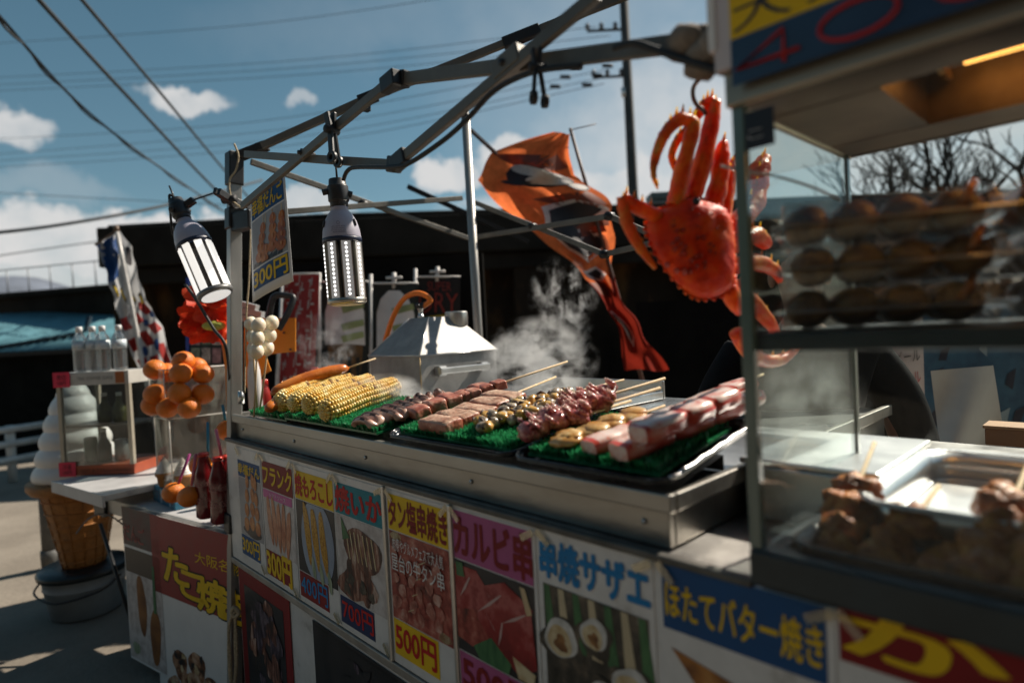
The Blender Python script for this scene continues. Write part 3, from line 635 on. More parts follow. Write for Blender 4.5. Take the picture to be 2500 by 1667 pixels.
m = MB(); m.box(.045, 3.3, -.001, .006, .575, 1.048); m.build('board_sheet', PAPER_D, PB)
m = MB(); m.box(.04, 2.256, -.008, .012, .548, .573); m.build('bottom_rail', ALU_D, PB, bevel=.003)
m = MB(); m.box(.04, 2.256, -.007, .012, 1.0485, 1.062); m.build('top_rail', mat('grimy_dark_rail', (.10, .095, .085), .55, .5, var=.4, scale=12), PB, bevel=.003)
for u in (S.on_v(550 + 988 * .3934, 1050 + 500 * .3934, -.033)[0], S.on_v(550 + 1396 * .3934, 1050 + 500 * .3934, -.033)[0]):
    m = MB(); m.box(u - .006, u + .006, -.0095, -.0015, .574, 1.046); m.build('seam_strip', ALU, PB, bevel=.002)
UN = tag(MB().box(0.02, 3.3, .10, .112, GZ + .02, 1.03).build('black_backing_sheet', mat('black_tarp', (.01, .01, .011), .7, var=.4, scale=6), None, S.P(0, 0, 0), S.yaw), 'black sheet closing the space under the counter behind the posters', 'sheet')

# --- food pictures printed on the posters: colour ramps on noise
def pic(name, ramp, scale=14, vor=False, an=None): return mat(name, (.5, .5, .5), .42, ramp=ramp, scale=scale, vor=vor, aniso=an, spec=.3, coat=.15, detail=8)
PIC_GREY = pic('print_grey_backdrop', [(.3, (.26, .26, .28)), (.7, (.40, .40, .41))], 5)
PIC_DANGO = pic('print_glazed_dumpling', [(.25, (.16, .03, .006)), (.45, (.38, .10, .015)), (.6, (.55, .19, .03)), (.72, (.85, .6, .35))], 16)
PIC_SAUS = pic('print_sausage', [(.3, (.30, .07, .03)), (.5, (.52, .20, .10)), (.7, (.70, .40, .25))], 22)
PIC_PLATE = pic('print_white_plate', [(.3, (.35, .30, .28)), (.6, (.62, .58, .56))], 20)
PIC_BLUEGREY = pic('print_blue_plate', [(.3, (.20, .25, .33)), (.7, (.36, .42, .52))], 6)
PIC_CORN = pic('print_corn', [(.0, (.62, .36, .03)), (.5, (.50, .25, .015)), (.9, (.30, .12, .005))], 130, True)
PIC_HUSK = pic('print_husk', [(.3, (.15, .22, .10)), (.7, (.45, .50, .38))], 20, an=(4, 1, .5))
PIC_SQUID = pic('print_grilled_squid', [(.36, (.01, .006, .006)), (.47, (.09, .03, .02)), (.54, (.26, .10, .06)), (.66, (.62, .50, .42))], 13, an=(2.4, 1, .6))
PIC_MEAT = pic('print_raw_meat', [(.34, (.07, .008, .007)), (.46, (.26, .035, .025)), (.57, (.42, .10, .07)), (.70, (.62, .36, .28))], 20)
PIC_KALBI = pic('print_marbled_beef', [(.34, (.16, .006, .008)), (.50, (.30, .018, .018)), (.58, (.44, .10, .09)), (.64, (.24, .015, .016)), (.75, (.60, .35, .33))], 9)
PIC_GRN = pic('print_green_leaf', [(.3, (.01, .08, .03)), (.7, (.08, .22, .08))], 12, an=(4, 1, 1))
PIC_SHELLD = pic('print_dark_shell', [(.3, (.008, .008, .007)), (.5, (.05, .045, .035)), (.62, (.13, .10, .07)), (.72, (.3, .26, .2))], 24)
PIC_PEARL = pic('print_shell_rim', [(.3, (.40, .39, .36)), (.65, (.72, .70, .66))], 30)
PIC_CREAM = pic('print_cream_flesh', [(.35, (.42, .26, .10)), (.6, (.66, .55, .34))], 24)
PIC_BROWN = pic('print_brown_centre', [(.35, (.12, .04, .01)), (.6, (.36, .17, .05))], 30)
PIC_SCAL = pic('print_scallop', [(.3, (.12, .035, .01)), (.5, (.42, .16, .03)), (.66, (.70, .42, .14))], 15)
PIC_TAKO = pic('print_takoyaki', [(.36, (.02, .012, .008)), (.46, (.16, .06, .025)), (.55, (.42, .22, .12)), (.68, (.66, .5, .36))], 16)
PIC_BLK = pic('print_black', [(.3, (.008, .008, .01)), (.7, (.03, .03, .034))], 8)
PIC_LINES = pic('print_dark_tentacles', [(.42, (.006, .006, .01)), (.52, (.05, .03, .05)), (.58, (.17, .13, .16)), (.66, (.03, .012, .02))], 10, an=(5, 1, .8))

class Poster:
    """a printed sheet on a vertical plane; positions come in as photo pixels on that plane"""
    def __init__(s, fr, v, name, label, cat, px, base=PAPER, group=None, th=.0014, qz=None):
        s.fr, s.v = fr, v
        c = [fr.on_v(x, y, v) for x, y in px]; s.u0, s.u1 = min(q[0] for q in c), max(q[0] for q in c); s.z0, s.z1 = min(q[2] for q in c), max(q[2] for q in c)
        if qz: s.z0, s.z1 = qz
        s.w, s.h = s.u1 - s.u0, s.z1 - s.z0
        s.t = thing(name, label, cat, fr.P(s.u0, v, s.z0), fr.yaw, group)
        MB().box(0, s.w, 0, th, 0, s.h).build('sheet', base, s.t)
    def L(s, x, y): u, _, z = s.fr.on_v(x, y, s.v); return (u - s.u0, z - s.z0)
    def frac(s, a, b): return (a * s.w, b * s.h)
    def band(s, name, x0, z0, x1, z1, m, k=1):
        MB().add([(x0, -.0009 * k, z0), (x1, -.0009 * k, z0), (x1, -.0009 * k, z1), (x0, -.0009 * k, z1)], [(0, 1, 2, 3)]).build(name, m, s.t)
    def txt(s, name, body, x0, z0, x1, z1, m, k=2, off=.02, edge=None, shear=0.0):
        mb = MB()
        if edge: text(mb, body, x0 - .004, z0 - .004, x1 + .004, z1 + .004, -.0009 * k, 1, off + .035, shear=shear); k += .6
        text(mb, body, x0, z0, x1, z1, -.0009 * k, 0, off, shear=shear); mb.build(name, [m, edge or m], s.t)
TAPE = glass('yellowed_tape', (.9, .87, .76), .12, .12, (.8, .72, .55), .15)
GP = 'food posters on the board under the counter'
VP = -.033
def menu(label, x0t, x1t, yts, qu=None, **k):
    return Poster(S, VP, 'menu_poster', label, 'poster', [], **k)
def mposter(label, u0, u1, z0, z1, v=VP, base=PAPER_D):
    p = Poster.__new__(Poster); p.fr, p.v, p.u0, p.u1, p.z0, p.z1 = S, v, u0, u1, z0, z1; p.w, p.h = u1 - u0, z1 - z0
    p.t = thing('menu_poster', label, 'poster', S.P(u0, v, z0), S.yaw, GP); MB().box(0, p.w, 0, .0014, 0, p.h).build('sheet', base, p.t)
    for xx, zz, a_ in ((.016, p.h - .014, .7), (p.w - .018, p.h - .012, -.6), (p.w - .016, .014, .8)): MB().box(-.020, .020, -.0005, 0, -.007, .007).build('tape', TAPE, p.t, (xx, -.0062, zz)).rotation_euler = (0, a_ + ru(-.2, .2), 0)
    return p
def zq(x, y): return S.on_v(x, y, VP)
Z6 = lambda X, Y: zq(550 + X * .3934, 1050 + Y * .3934)
Z7 = lambda X, Y: zq(900 + X * .3189, 1167 + Y * .3189)
Z8 = lambda X, Y: zq(1600 + X * .3827, 1250 + Y * .3827)
def rect(p, pts):                                        # pixel corners -> rectangle in the poster
    us = [q[0] - p.u0 for q in pts]; zs = [q[2] - p.z0 for q in pts]; n = len(pts) // 2
    return min(us), sum(zs[n:]) / n, max(us), sum(zs[:n]) / n   # first half of the points = upper edge, second half = lower edge
def clampx(p, r): return (max(.004, r[0]), max(.004, r[1]), min(p.w - .004, r[2]), min(p.h - .004, r[3]))
def blob(mb, x, z, a, b, k, m=0, rot_=0.0, wob=.06, n=22): mb.ell(x, z, a, b, -.0009 * k, m, n, rot_, wob)

# 1 dango
p = mposter('narrow dango poster with brown dumplings, leftmost on the counter board', Z6(72, 170)[0], Z6(222, 300)[0] + .0, .590, 1.036)
r = clampx(p, rect(p, [Z6(78, 172), Z6(212, 228), Z6(82, 285), Z6(214, 320)])); p.band('title_band', *r, I_BLUE); p.txt('title_lettering', '幸福だん', r[0] + .004, r[1] + .012, r[2] - .002, r[3] - .012, I_YEL, off=.03)
q = clampx(p, rect(p, [Z6(102, 645), Z6(215, 688), Z6(112, 758), Z6(215, 825)])); p.band('price_band', *q, I_BLUE); p.txt('price_lettering', '300円', q[0] + .008, q[1] + .012, q[2] - .004, q[3] - .008, I_YEL, off=.04)
p.band('photo_backdrop', r[0], q[3] + .003, r[2], r[1] - .003, PIC_GREY)
mb = MB()
for k, (x, dx) in enumerate(((.30, .0), (.55, .03), (.80, .0))):
    for j in range(4): zz = q[3] + .05 + j * .056 + .01 * (k % 2); xx = r[0] + (x + .04 * j * (1 if k < 2 else -.2)) * (r[2] - r[0]); blob(mb, xx, zz, .025 - .003 * j, .027, 2 + .3 * j + .1 * k, 0, 0, .02); blob(mb, xx + .004, zz + .008, .008, .006, 2.2 + .3 * j + .1 * k, 2, .4)
blob(mb, r[0] + .12, q[3] + .028, .09, .024, 1.5, 1); mb.build('food_picture', [PIC_DANGO, PIC_BLK, mat('print_glaze_highlight', (.52, .20, .06), .4)], p.t)
# 2 frankfurter
p = mposter('frankfurter poster with a maroon title band and four sausages on a plate', Z6(222, 190)[0], Z6(418, 300)[0], .578, 1.038)
r = clampx(p, rect(p, [Z6(226, 190), Z6(415, 240), Z6(228, 355), Z6(413, 415)])); p.band('title_band', *r, I_MAR); p.txt('title_lettering', 'フランク', r[0] + .008, r[1] + .018, r[2] - .004, r[3] - .014, I_YEL, off=.05)
r2 = clampx(p, rect(p, [Z6(228, 362), Z6(413, 420), Z6(229, 412), Z6(412, 472)])); p.band('subtitle_band', *r2, I_PINK); p.txt('subtitle_lettering', 'トマトソース', r2[0] + .06, r2[1] + .007, r2[2] - .05, r2[3] - .007, I_WHITE, off=.01)
q = clampx(p, rect(p, [Z6(230, 730), Z6(410, 800), Z6(232, 870), Z6(408, 970)])); p.band('price_band', *q, I_MAR); p.txt('price_lettering', '300円', q[0] + .006, q[1] + .004, q[2] - .004, q[3] - .002, I_YEL, off=.045, edge=I_YEL)
p.band('photo_backdrop', r[0], q[3] + .003, r[2], r2[1] - .002, PIC_PLATE)
mb = MB(); zc = (q[3] + r2[1]) / 2 + .02
for k in range(5): blob(mb, r[0] + (.20 + .15 * k) * (r[2] - r[0]), zc + .006 * (k % 2) - .006 * k, .018, .088, 2 + .2 * k, 0, .18 - .09 * k)
mb.build('food_picture', [PIC_SAUS], p.t)
# 3 corn
p = mposter('grilled corn poster with three cobs on a blue grey plate', Z6(424, 250)[0], Z6(668, 300)[0], .582, 1.036)
r = clampx(p, rect(p, [Z6(436, 250), Z6(664, 310), Z6(432, 422), Z6(660, 490)])); p.band('title_band', *r, I_YEL); p.txt('title_lettering', '焼もろこし', r[0] + .004, r[1] + .012, r[2] - .004, r[3] - .010, I_RED, off=.04)
q = clampx(p, rect(p, [Z6(428, 850), Z6(640, 960), Z6(424, 995), Z6(636, 1115)])); p.band('price_band', *q, I_MAR); p.txt('price_lettering', '400円', q[0] + .01, q[1] + .012, q[2] - .006, q[3] - .008, I_CYAN, off=.03)
p.band('photo_backdrop', r[0], q[3] + .003, r[2], r[1] - .003, PIC_BLK)
mb = MB(); zc = (q[3] + r[1]) / 2; w = r[2] - r[0]; pts = []
for j in range(30):
    a = 2 * math.pi * j / 30; pts.append((min(r[2], max(r[0], r[0] + w * .54 + .112 * math.cos(a))), min(r[1] - .004, max(q[3] + .004, zc + .138 * math.sin(a)))))
mb.poly(pts, -.0016, 1)
for k in range(3):
    blob(mb, r[0] + w * (.30 + .2 * k), zc + .02 - .006 * k, .021, .10, 2.6, 0, .14); blob(mb, r[0] + w * (.42 + .2 * k), zc - .088 - .01 * k, .012, .035, 2.9, 2, .2)
mb.build('food_picture', [PIC_CORN, PIC_BLUEGREY, PIC_HUSK], p.t)
# 4 squid
p = mposter('grilled squid poster with a teal title band and red lettering', Z6(672, 320)[0], Z6(978, 420)[0], .582, 1.040)
r = clampx(p, rect(p, [Z6(688, 325), Z6(966, 398), Z6(682, 512), Z6(962, 598)])); p.band('title_band', *r, I_TEAL); p.txt('title_lettering', '焼いか', r[0] + .004, r[1] + .008, r[2] - .002, r[3] - .008, I_RED, off=.05)
q = clampx(p, rect(p, [Z6(660, 990), Z6(924, 1125), Z6(658, 1145), Z6(918, 1295)])); p.band('price_band', *q, I_NAVY); p.txt('price_lettering', '700円', q[0] + .012, q[1] + .014, q[2] - .006, q[3] - .010, I_RED, off=.04)
p.band('photo_backdrop', r[0], q[3] + .003, r[2], r[1] - .003, PIC_PLATE)
mb = MB(); w = r[2] - r[0]; h = r[1] - q[3]
blob(mb, r[0] + w * .55, q[3] + h * .64, w * .40, h * .26, 2, 0); blob(mb, r[0] + w * .42, q[3] + h * .28, w * .40, h * .27, 2.2, 0, .3, .18)
for k in range(7): x = r[0] + w * (.28 + .09 * k); mb.add([(x, -.0024, q[3] + h * .50), (x + .005, -.0024, q[3] + h * .50), (x - .012, -.0024, q[3] + h * .84), (x - .018, -.0024, q[3] + h * .84)], [(0, 1, 2, 3)], 1)
mb.add([(r[0] + w * .12, -.0026, q[3] + h * .98), (r[0] + w * .3, -.0026, q[3] + h * .75), (r[0] + w * .14, -.0026, q[3] + h * .7)], [(0, 1, 2)], 2)
for k in range(12): blob(mb, r[0] + w * ru(.12, .85), q[3] + h * ru(.06, .42), w * ru(.03, .09), h * ru(.03, .07), 2.6 + .1 * k, k % 2 * 3, ru(0, 3), .2, 12)
mb.build('food_picture', [PIC_SQUID, PIC_CREAM, PIC_GRN, PIC_SHELLD], p.t)
# 5 tongue
p = mposter('beef tongue skewer poster with yellow bands and rows of raw meat', Z6(1000, 400)[0], Z6(1390, 500)[0], .580, 1.040)
r = clampx(p, rect(p, [Z6(1014, 400), Z6(1374, 485), Z6(1008, 610), Z6(1368, 728)])); p.band('title_band', *r, I_YEL); p.txt('title_lettering', 'タン塩串焼き', r[0] + .004, r[1] + .008, r[2] - .002, r[3] - .008, I_MAR, off=.045)
q = clampx(p, rect(p, [Z6(982, 1130), Z6(1324, 1300), Z6(972, 1320), Z6(1302, 1530)])); p.band('price_band', *q, I_YEL); p.txt('price_lettering', '500円', q[0] + .008, q[1] + .014, q[2] - .012, q[3] - .010, I_RED, off=.05)
p.band('photo_backdrop', r[0], q[3] + .003, r[2], r[1] - .003, PIC_MEAT)
mb = MB(); w = r[2] - r[0]; h = r[1] - q[3]
blob(mb, r[2] - w * .12, q[3] + h * .07, w * .10, h * .05, 1, 2); blob(mb, r[0] + w * .12, r[1] - h * .06, w * .10, h * .045, 1, 2)
for row in range(6):
    for k in range(7):
        t_ = k / 6; x = r[0] + w * (.06 + .88 * t_) + .008 * (row % 2); z = q[3] + h * (.07 + .135 * row + .12 * t_)
        if x < r[0] + .02 or x > r[2] - .02 or z > r[1] - .06: continue
        mb.ell(x, z, w * ru(.07, .10), h * ru(.055, .08), -.0018 - .00006 * (row * 7 + k), (row + k) % 2, 9, ru(0, 3), .12)
for row in range(4): z = q[3] + h * (.16 + .19 * row); mb.add([(r[0] + w * .30 + .02 * row, -.0038, z), (r[0] + w * .40 + .02 * row, -.0038, z + .012), (r[0] + w * .40 + .02 * row, -.0038, z + .0145), (r[0] + w * .30 + .02 * row, -.0038, z + .0025)], [(0, 1, 2, 3)], 2)
mb.build('food_picture', [PIC_MEAT, pic('print_pale_meat', [(.32, (.14, .02, .015)), (.5, (.42, .14, .10)), (.68, (.66, .42, .34))], 26), PIC_CREAM], p.t)
p.txt('caption_lettering', '肉祭やグルメフェスで大人気', r[0] + .02, r[1] - .052, r[2] - .02, r[1] - .018, I_WHITE, 5, .0); p.txt('caption_lettering', '屋台の牛タン串', r[0] + .01, r[1] - .105, r[2] - .02, r[1] - .058, I_WHITE, 5, .0)
# 6 kalbi
p = mposter('kalbi skewer poster with mauve bands and dark red marbled beef', Z6(1402, 500)[0], Z7(1285, 500)[0] - .004, .582, 1.042)
r = clampx(p, rect(p, [Z7(652, 250), Z7(1245, 395), Z7(642, 610), Z7(1240, 800)])); p.band('title_band', *r, I_MAUVE); p.txt('title_lettering', 'カルビ串', r[0] + .004, r[1] + .008, r[2] - .002, r[3] - .010, I_MAR, off=.05)
q = clampx(p, rect(p, [Z7(595, 1265), Z7(900, 1400), Z7(585, 1560), Z7(880, 1700)])); q = (.006, q[1], p.w - .006, q[3]); p.band('price_band', *q, I_MAUVE); p.txt('price_lettering', '500円', q[0] + .010, q[1] + .014, q[2] - .008, q[3] - .008, I_MAR, off=.05)
p.band('photo_backdrop', r[0], q[3] + .003, r[2], r[1] - .003, PIC_BLK)
mb = MB(); w = r[2] - r[0]; h = r[1] - q[3]
def cq(P, y, m): mb.poly([(min(r[2], max(r[0], r[0] + w * a)), q[3] + .004 + (h - .008) * min(1, max(0, b))) for a, b in P], y, m)
cq([(0, .95), (.3, .96), (.5, .72), (.55, .45), (.3, .3), (0, .42)], -.0018, 0); cq([(.0, .45), (.33, .55), (.45, .2), (.2, .1), (0, .14)], -.0020, 1); cq([(.28, .78), (.66, .95), (.98, .78), (.86, .40), (.5, .2), (.30, .44)], -.0022, 0)
cq([(.62, .55), (.96, .72), (1, .2), (.8, .04), (.52, .22)], -.0024, 0); cq([(.22, .12), (.46, .30), (.7, .12), (.66, .0), (.3, .0)], -.0026, 2); cq([(.84, .97), (.90, .97), (.97, .73), (.91, .70)], -.0027, 3); cq([(.72, .22), (.98, .14), (.95, .02), (.78, .02)], -.0028, 4); cq([(.02, .98), (.12, .99), (.14, .84), (.03, .83)], -.0029, 2)
for A, B in (((.30, .52), (.62, .80)), ((.36, .62), (.52, .40)), ((.55, .25), (.62, .52)), ((.62, .52), (.9, .70)), ((.06, .60), (.22, .86))):
    dx, dz = (B[0] - A[0]), (B[1] - A[1]); cq([A, (A[0] + dx * .5 + .01, A[1] + dz * .5 - .015), B, (B[0] - .012, B[1] + .006), (A[0] + dx * .5 - .01, A[1] + dz * .5 + .01)], -.003, 5)
mb.build('food_picture', [PIC_KALBI, PIC_MEAT, PIC_GRN, WOODSTICK, PIC_CREAM, mat('print_fat', (.55, .36, .33), .45)], p.t)
# 7 sazae
p = mposter('turban shell skewer poster with thick blue lettering on white', Z7(1300, 500)[0], Z7(2205, 900)[0] - .006, .580, 1.048)
r = clampx(p, rect(p, [Z7(1322, 470), Z7(2175, 690), Z7(1318, 760), Z7(2175, 1000)])); p.txt('title_lettering', '串焼サザエ', r[0], r[1], r[2] - .004, r[3], I_CYAN, off=.065, k=2)
ztop = sum(q[2] for q in (Z7(1320, 820), Z7(2160, 1050))) / 2 - p.z0
p.band('photo_backdrop', .008, .012, p.w - .012, ztop, PIC_SHELLD)
mb = MB(); w = p.w - .02; h = ztop - .012
for k in range(7): x = .01 + w * k / 6.6; mb.add([(x, -.0014, ztop - .002), (x + w * .06, -.0014, ztop - .002), (x + w * .12, -.0014, ztop - h * .32), (x + w * .02, -.0014, ztop - h * .32)], [(0, 1, 2, 3)], 4 if k % 2 else 3)
for i, (a, b, s_) in enumerate(((.16, .70, .95), (.50, .80, .72), (.82, .60, .9), (.60, .46, 1.0), (.24, .30, 1.1), (.88, .24, .8), (.55, .12, .8))):
    x, z = .01 + w * a, .012 + h * b; R = .046 * s_
    blob(mb, x + .004, min(z, ztop - R * 1.1), R * 1.25, R * 1.1, 2 + .5 * i, 0, .3, .12); blob(mb, x, z + .006, R * 1.0, R * .86, 2.1 + .5 * i, 1, .5, .05); blob(mb, x - .003, z, R * .72, R * .70, 2.2 + .5 * i, 2, .3, .04); blob(mb, x, z - .004, R * .36, R * .4, 2.3 + .5 * i, 5, .3, .2)
mb.build('food_picture', [PIC_SHELLD, PIC_PEARL, PIC_CREAM, PIC_GRN, mat('print_bamboo_mat', (.55, .45, .28), .5), PIC_BROWN], p.t)
# 8 scallop
p = mposter('butter scallop poster with a wide blue title band and yellow lettering', Z8(18, 420)[0], Z8(1140, 700)[0], .574, 1.050)
r = clampx(p, rect(p, [Z8(60, 320), Z8(600, 440), Z8(55, 720), Z8(1090, 1030)])); r = (r[0], Z8(55, 725)[2] - p.z0, Z8(1092, 800)[0] - p.u0, Z8(60, 318)[2] - p.z0); p.band('title_band', *r, I_BLUE); p.txt('title_lettering', 'ほたてバター焼き', r[0] + .006, r[1] + .02, r[2] - .004, r[3] - .028, I_YEL, off=.03)
mb = MB(); w = p.w
mb.poly([(.02, r[1] - .03), (.10, r[1] - .045), (.24, r[1] - .075), (w - .02, r[1] - .16), (w - .02, .02), (.16, .02), (.10, r[1] - .12)], -.0012, 0)
blob(mb, .17, r[1] - .16, .07, .06, 2, 1); blob(mb, .26, r[1] - .2, .05, .05, 2.2, 2); blob(mb, .05, r[1] - .2, .02, .014, 2, 1)
mb.build('food_picture', [PIC_SCAL, PIC_CREAM, PIC_SHELLD], p.t)
for k in range(4): p.band('caption_line', .012, r[1] - .10 - .02 * k, .07, r[1] - .103 - .02 * k, mat('grey_print', (.3, .3, .32), .6))
# 9 crab
p = mposter('crab poster with big yellow lettering on maroon, rightmost under the case', Z8(1165, 800)[0], 2.95, .56, 1.052)
p.band('title_band', .002, Z8(1180, 935)[2] - p.z0, p.w - .004, Z8(1180, 590)[2] - p.z0 + .03, I_MAR); p.txt('title_lettering', 'かに足', .008, Z8(1180, 930)[2] - p.z0 + .012, p.w - .02, Z8(1180, 590)[2] - p.z0 + .004, I_YEL, off=.04)
mb = MB(); 
for k in range(3): blob(mb, .10 + .12 * k, .08, .04, .06, 2 + k, 0, .4, .2)
mb.build('food_picture', [PIC_SAUS], p.t)

# larger posters on the lower board
LB = thing('lower_board', 'white lower board with framed dark photos beneath the menu strip', 'board', S.P(0, -.02, 0), S.yaw)
m = MB(); m.box(.06, 3.3, .0, .008, GZ + .03, .545); m.build('board_sheet', PAPER_D, LB)
def bigposter(label, x0, x1, ztop, frame, inner, pm):
    p = Poster.__new__(Poster); p.fr, p.v = S, -.024; p.u0, p.u1, p.z0, p.z1 = x0, x1, GZ + .12, ztop; p.w, p.h = x1 - x0, ztop - p.z0
    p.t = thing('photo_poster', label, 'poster', S.P(x0, -.024, p.z0), S.yaw, 'large photo posters on the lower board'); MB().box(0, p.w, 0, .0014, 0, p.h).build('sheet', frame, p.t)
    p.band('photo_backdrop', inner, inner, p.w - inner, p.h - inner, PIC_BLK); mb = MB(); w = p.w - 2 * inner
    for k in range(16): blob(mb, inner + w * ru(.2, .8), p.h * ru(.3, .82), w * ru(.10, .2), .05 * ru(.6, 1.4), 2 + .2 * k, k % 2, ru(-.6, .6), .2)
    mb.build('food_picture', pm, p.t); return p
zb = S.on_v(590, 1400, -.024)
bigposter('maroon framed poster of a dark octopus below the dango and frankfurter posters', .075, .56, .535, I_MAR, .055, [PIC_LINES, PIC_SQUID])
bigposter('black poster on the lower board right of the maroon octopus poster', .74, 1.5, .525, PIC_BLK, .012, [PIC_LINES, PIC_BLK])
# hanging price sign
HS = thing('price_sign', 'laminated dango price sign hanging from the tent bar beside the lamp', 'sign', at(613, 490, 2.42))
c4 = [at(612, 489, 2.44), at(695, 424, 2.30), at(716, 687, 2.28), at(617, 739, 2.40)]
o0 = at(613, 490, 2.42)
nrm = (c4[1] - c4[0]).cross(c4[3] - c4[0]).normalized()
if nrm.y > 0: nrm = -nrm
def hsf(a, b, k=0):                                       # a across, b down; the sheet bows a little
    tpt = c4[0].lerp(c4[1], a); bt = c4[3].lerp(c4[2], a); return tpt.lerp(bt, b) - o0 + nrm * (.0008 * k + .010 * math.sin(math.pi * a) * (.4 + .6 * b))
m = MB(); m.grid(lambda a, b: hsf(a, b), 10, 10); m.build('sheet', PAPER, HS, solid=.0012)
def hband(name, a0, b0, a1, b1, mt, k=2): mm = MB(); mm.grid(lambda a, b: hsf(a0 + (a1 - a0) * a, b0 + (b1 - b0) * b, k), 8, 4); mm.build(name, mt, HS)
def htext(name, body, a0, b0, a1, b1, mt, k=4, off=.03): mm = MB(); text(mm, body, 0, 0, 1, 1, 0, 0, off, lambda p: hsf(a0 + (a1 - a0) * p[0], b1 + (b0 - b1) * p[2], k)); mm.build(name, mt, HS)
hband('title_band', .04, .02, .95, .225, I_BLUE); htext('title_lettering', '幸福だんご', .06, .04, .93, .205, I_YEL)
hband('photo_backdrop', .04, .24, .95, .70, PIC_GREY); hband('price_band', .06, .715, .95, .91, I_BLUE); htext('price_lettering', '300円', .08, .73, .93, .895, I_YEL, off=.05)
mm = MB()
for kx, (x, tilt, n) in enumerate(((.30, -.10, 4), (.58, -.03, 4), (.84, -.05, 4), (.46, -.1, 2))):
    for j in range(n):
        cx, cz = x + .11 - .03 * kx + tilt * (j * .35 + .3), .345 + .085 * j + (.02 if kx != 1 else -.01)
        if kx == 3: cz += .22
        pts = [hsf(min(.94, max(.05, cx + (.082 + .012 * j) * math.cos(t) * (1 + .06 * math.sin(3 * t + j)))), min(.69, cz + .052 * math.sin(t)), 4 + .5 * j + .25 * kx) for t in np.linspace(0, 6.283, 20, endpoint=False)]; mm.add(pts, [tuple(range(20))], 0)
        pts = [hsf(min(.94, max(.05, cx + .02 + .022 * math.cos(t))), min(.69, cz - .01 + .022 * math.sin(t)), 7 + .5 * j + .25 * kx) for t in np.linspace(0, 6.283, 10, endpoint=False)]; mm.add(pts, [tuple(range(10))], 2)
    a = x + .09 - .03 * kx; mm.add([hsf(a, .245, 3.5), hsf(a + .02, .245, 3.5), hsf(a + .01, .34, 3.5), hsf(a - .01, .34, 3.5)], [(0, 1, 2, 3)], 1)
for k in range(6): mm.add([hsf(.1 + .13 * k, .66, 3), hsf(.25 + .12 * k, .64, 3), hsf(.24 + .12 * k, .695, 3), hsf(.08 + .13 * k, .695, 3)], [(0, 1, 2, 3)], 3)
mm.build('food_picture', [PIC_DANGO, PIC_CREAM, mat('print_glaze_highlight', (.52, .20, .06), .4), PIC_BLK], HS)
# ------------------------------------------------------------------ green plastic grass mats on black trays, sloping up to the back
KS = .16; ZM = 1.178
TURF = mat('green_plastic_grass', (.022, .27, .10), .24, scale=40, c2=(.010, .13, .046), spec=.9, tr=.3)
TURFT = mat('glint_grass_tip', (.045, .36, .14), .16, var=.4, scale=60, spec=1.0, tr=.25)  # tips lighter than the blades: sun glints put into the colour
def zs(u, v): return ZM + KS * v
def turf(u0, u1, v0, v1, label, step=.0056, seed=1, lift=0.0):
    R = random.Random(seed); m = MB()
    X = Matrix.Identity(4)
    m.add([(u0, v0, zs(u0, v0) - .010 + lift), (u1, v0, zs(u1, v0) - .010 + lift), (u1, v1, zs(u1, v1) - .010 + lift), (u0, v1, zs(u0, v1) - .010 + lift), (u0, v0, zs(u0, v0) - .004 + lift), (u1, v0, zs(u1, v0) - .004 + lift), (u1, v1, zs(u1, v1) - .004 + lift), (u0, v1, zs(u0, v1) - .004 + lift)], [(0, 1, 5, 4), (4, 5, 6, 7), (1, 2, 6, 5), (2, 3, 7, 6), (3, 0, 4, 7), (3, 2, 1, 0)])
    nu, nv = int((u1 - u0) / step), int((v1 - v0) / step); vs = []; fs = []; tp = []
    for i in range(nu):
        for j in range(nv):
            if j > 24 and (i + j) % 2: continue
            u = u0 + (i + R.random()) * step; v = v0 + (j + R.random()) * step; z = zs(u, v) - .004 + lift
            for q in range(2):
                a = R.uniform(0, 3.14); w = .0016; h = R.uniform(.013, .019); lx, ly = R.gauss(0, .0022), R.gauss(-.001, .0025); k = len(vs)
                if v - v0 < .008: ly -= .003
                dx, dy = w * math.cos(a), w * math.sin(a)
                mx_, my_ = lx * .45, ly * .45; vs += [(u - dx, v - dy, z), (u + dx, v + dy, z), (u + dx + mx_, v + dy + my_, z + h * .66), (u - dx + mx_, v - dy + my_, z + h * .66), (u + dx * .6 + lx, v + dy * .6 + ly, z + h), (u - dx * .6 + lx, v - dy * .6 + ly, z + h)]; fs.append((k, k + 1, k + 2, k + 3)); tp.append((k + 3, k + 2, k + 4, k + 5))
    o0 = len(m.v); m.add(vs, fs); m.f += [[i + o0 for i in q] for q in tp]; m.m += [1] * len(tp); m.sm += [False] * len(tp); o = m.build('grass_mat', [TURF, TURFT], None, S.P(0, 0, 0), S.yaw); return tag(o, label, 'mat', 'green plastic grass mats on the counter')
turf(.20, .545, .012, .36, 'green plastic grass mat under the frankfurters and dango at the far end', seed=2, lift=-.012)
turf(.55, 1.16, .004, .29, 'green plastic grass mat under the corn and grilled squid', seed=3)
turf(1.235, 1.675, .034, .25, 'green plastic grass mat in the black tray under the meat and shellfish skewers', seed=4)
turf(1.735, 2.065, .030, .30, 'green plastic grass mat in the black tray under the crab sticks', seed=5)
TRAYM = mat('black_tray_enamel', (.010, .012, .014), .22, .3, var=.3, scale=20, coat=.4)
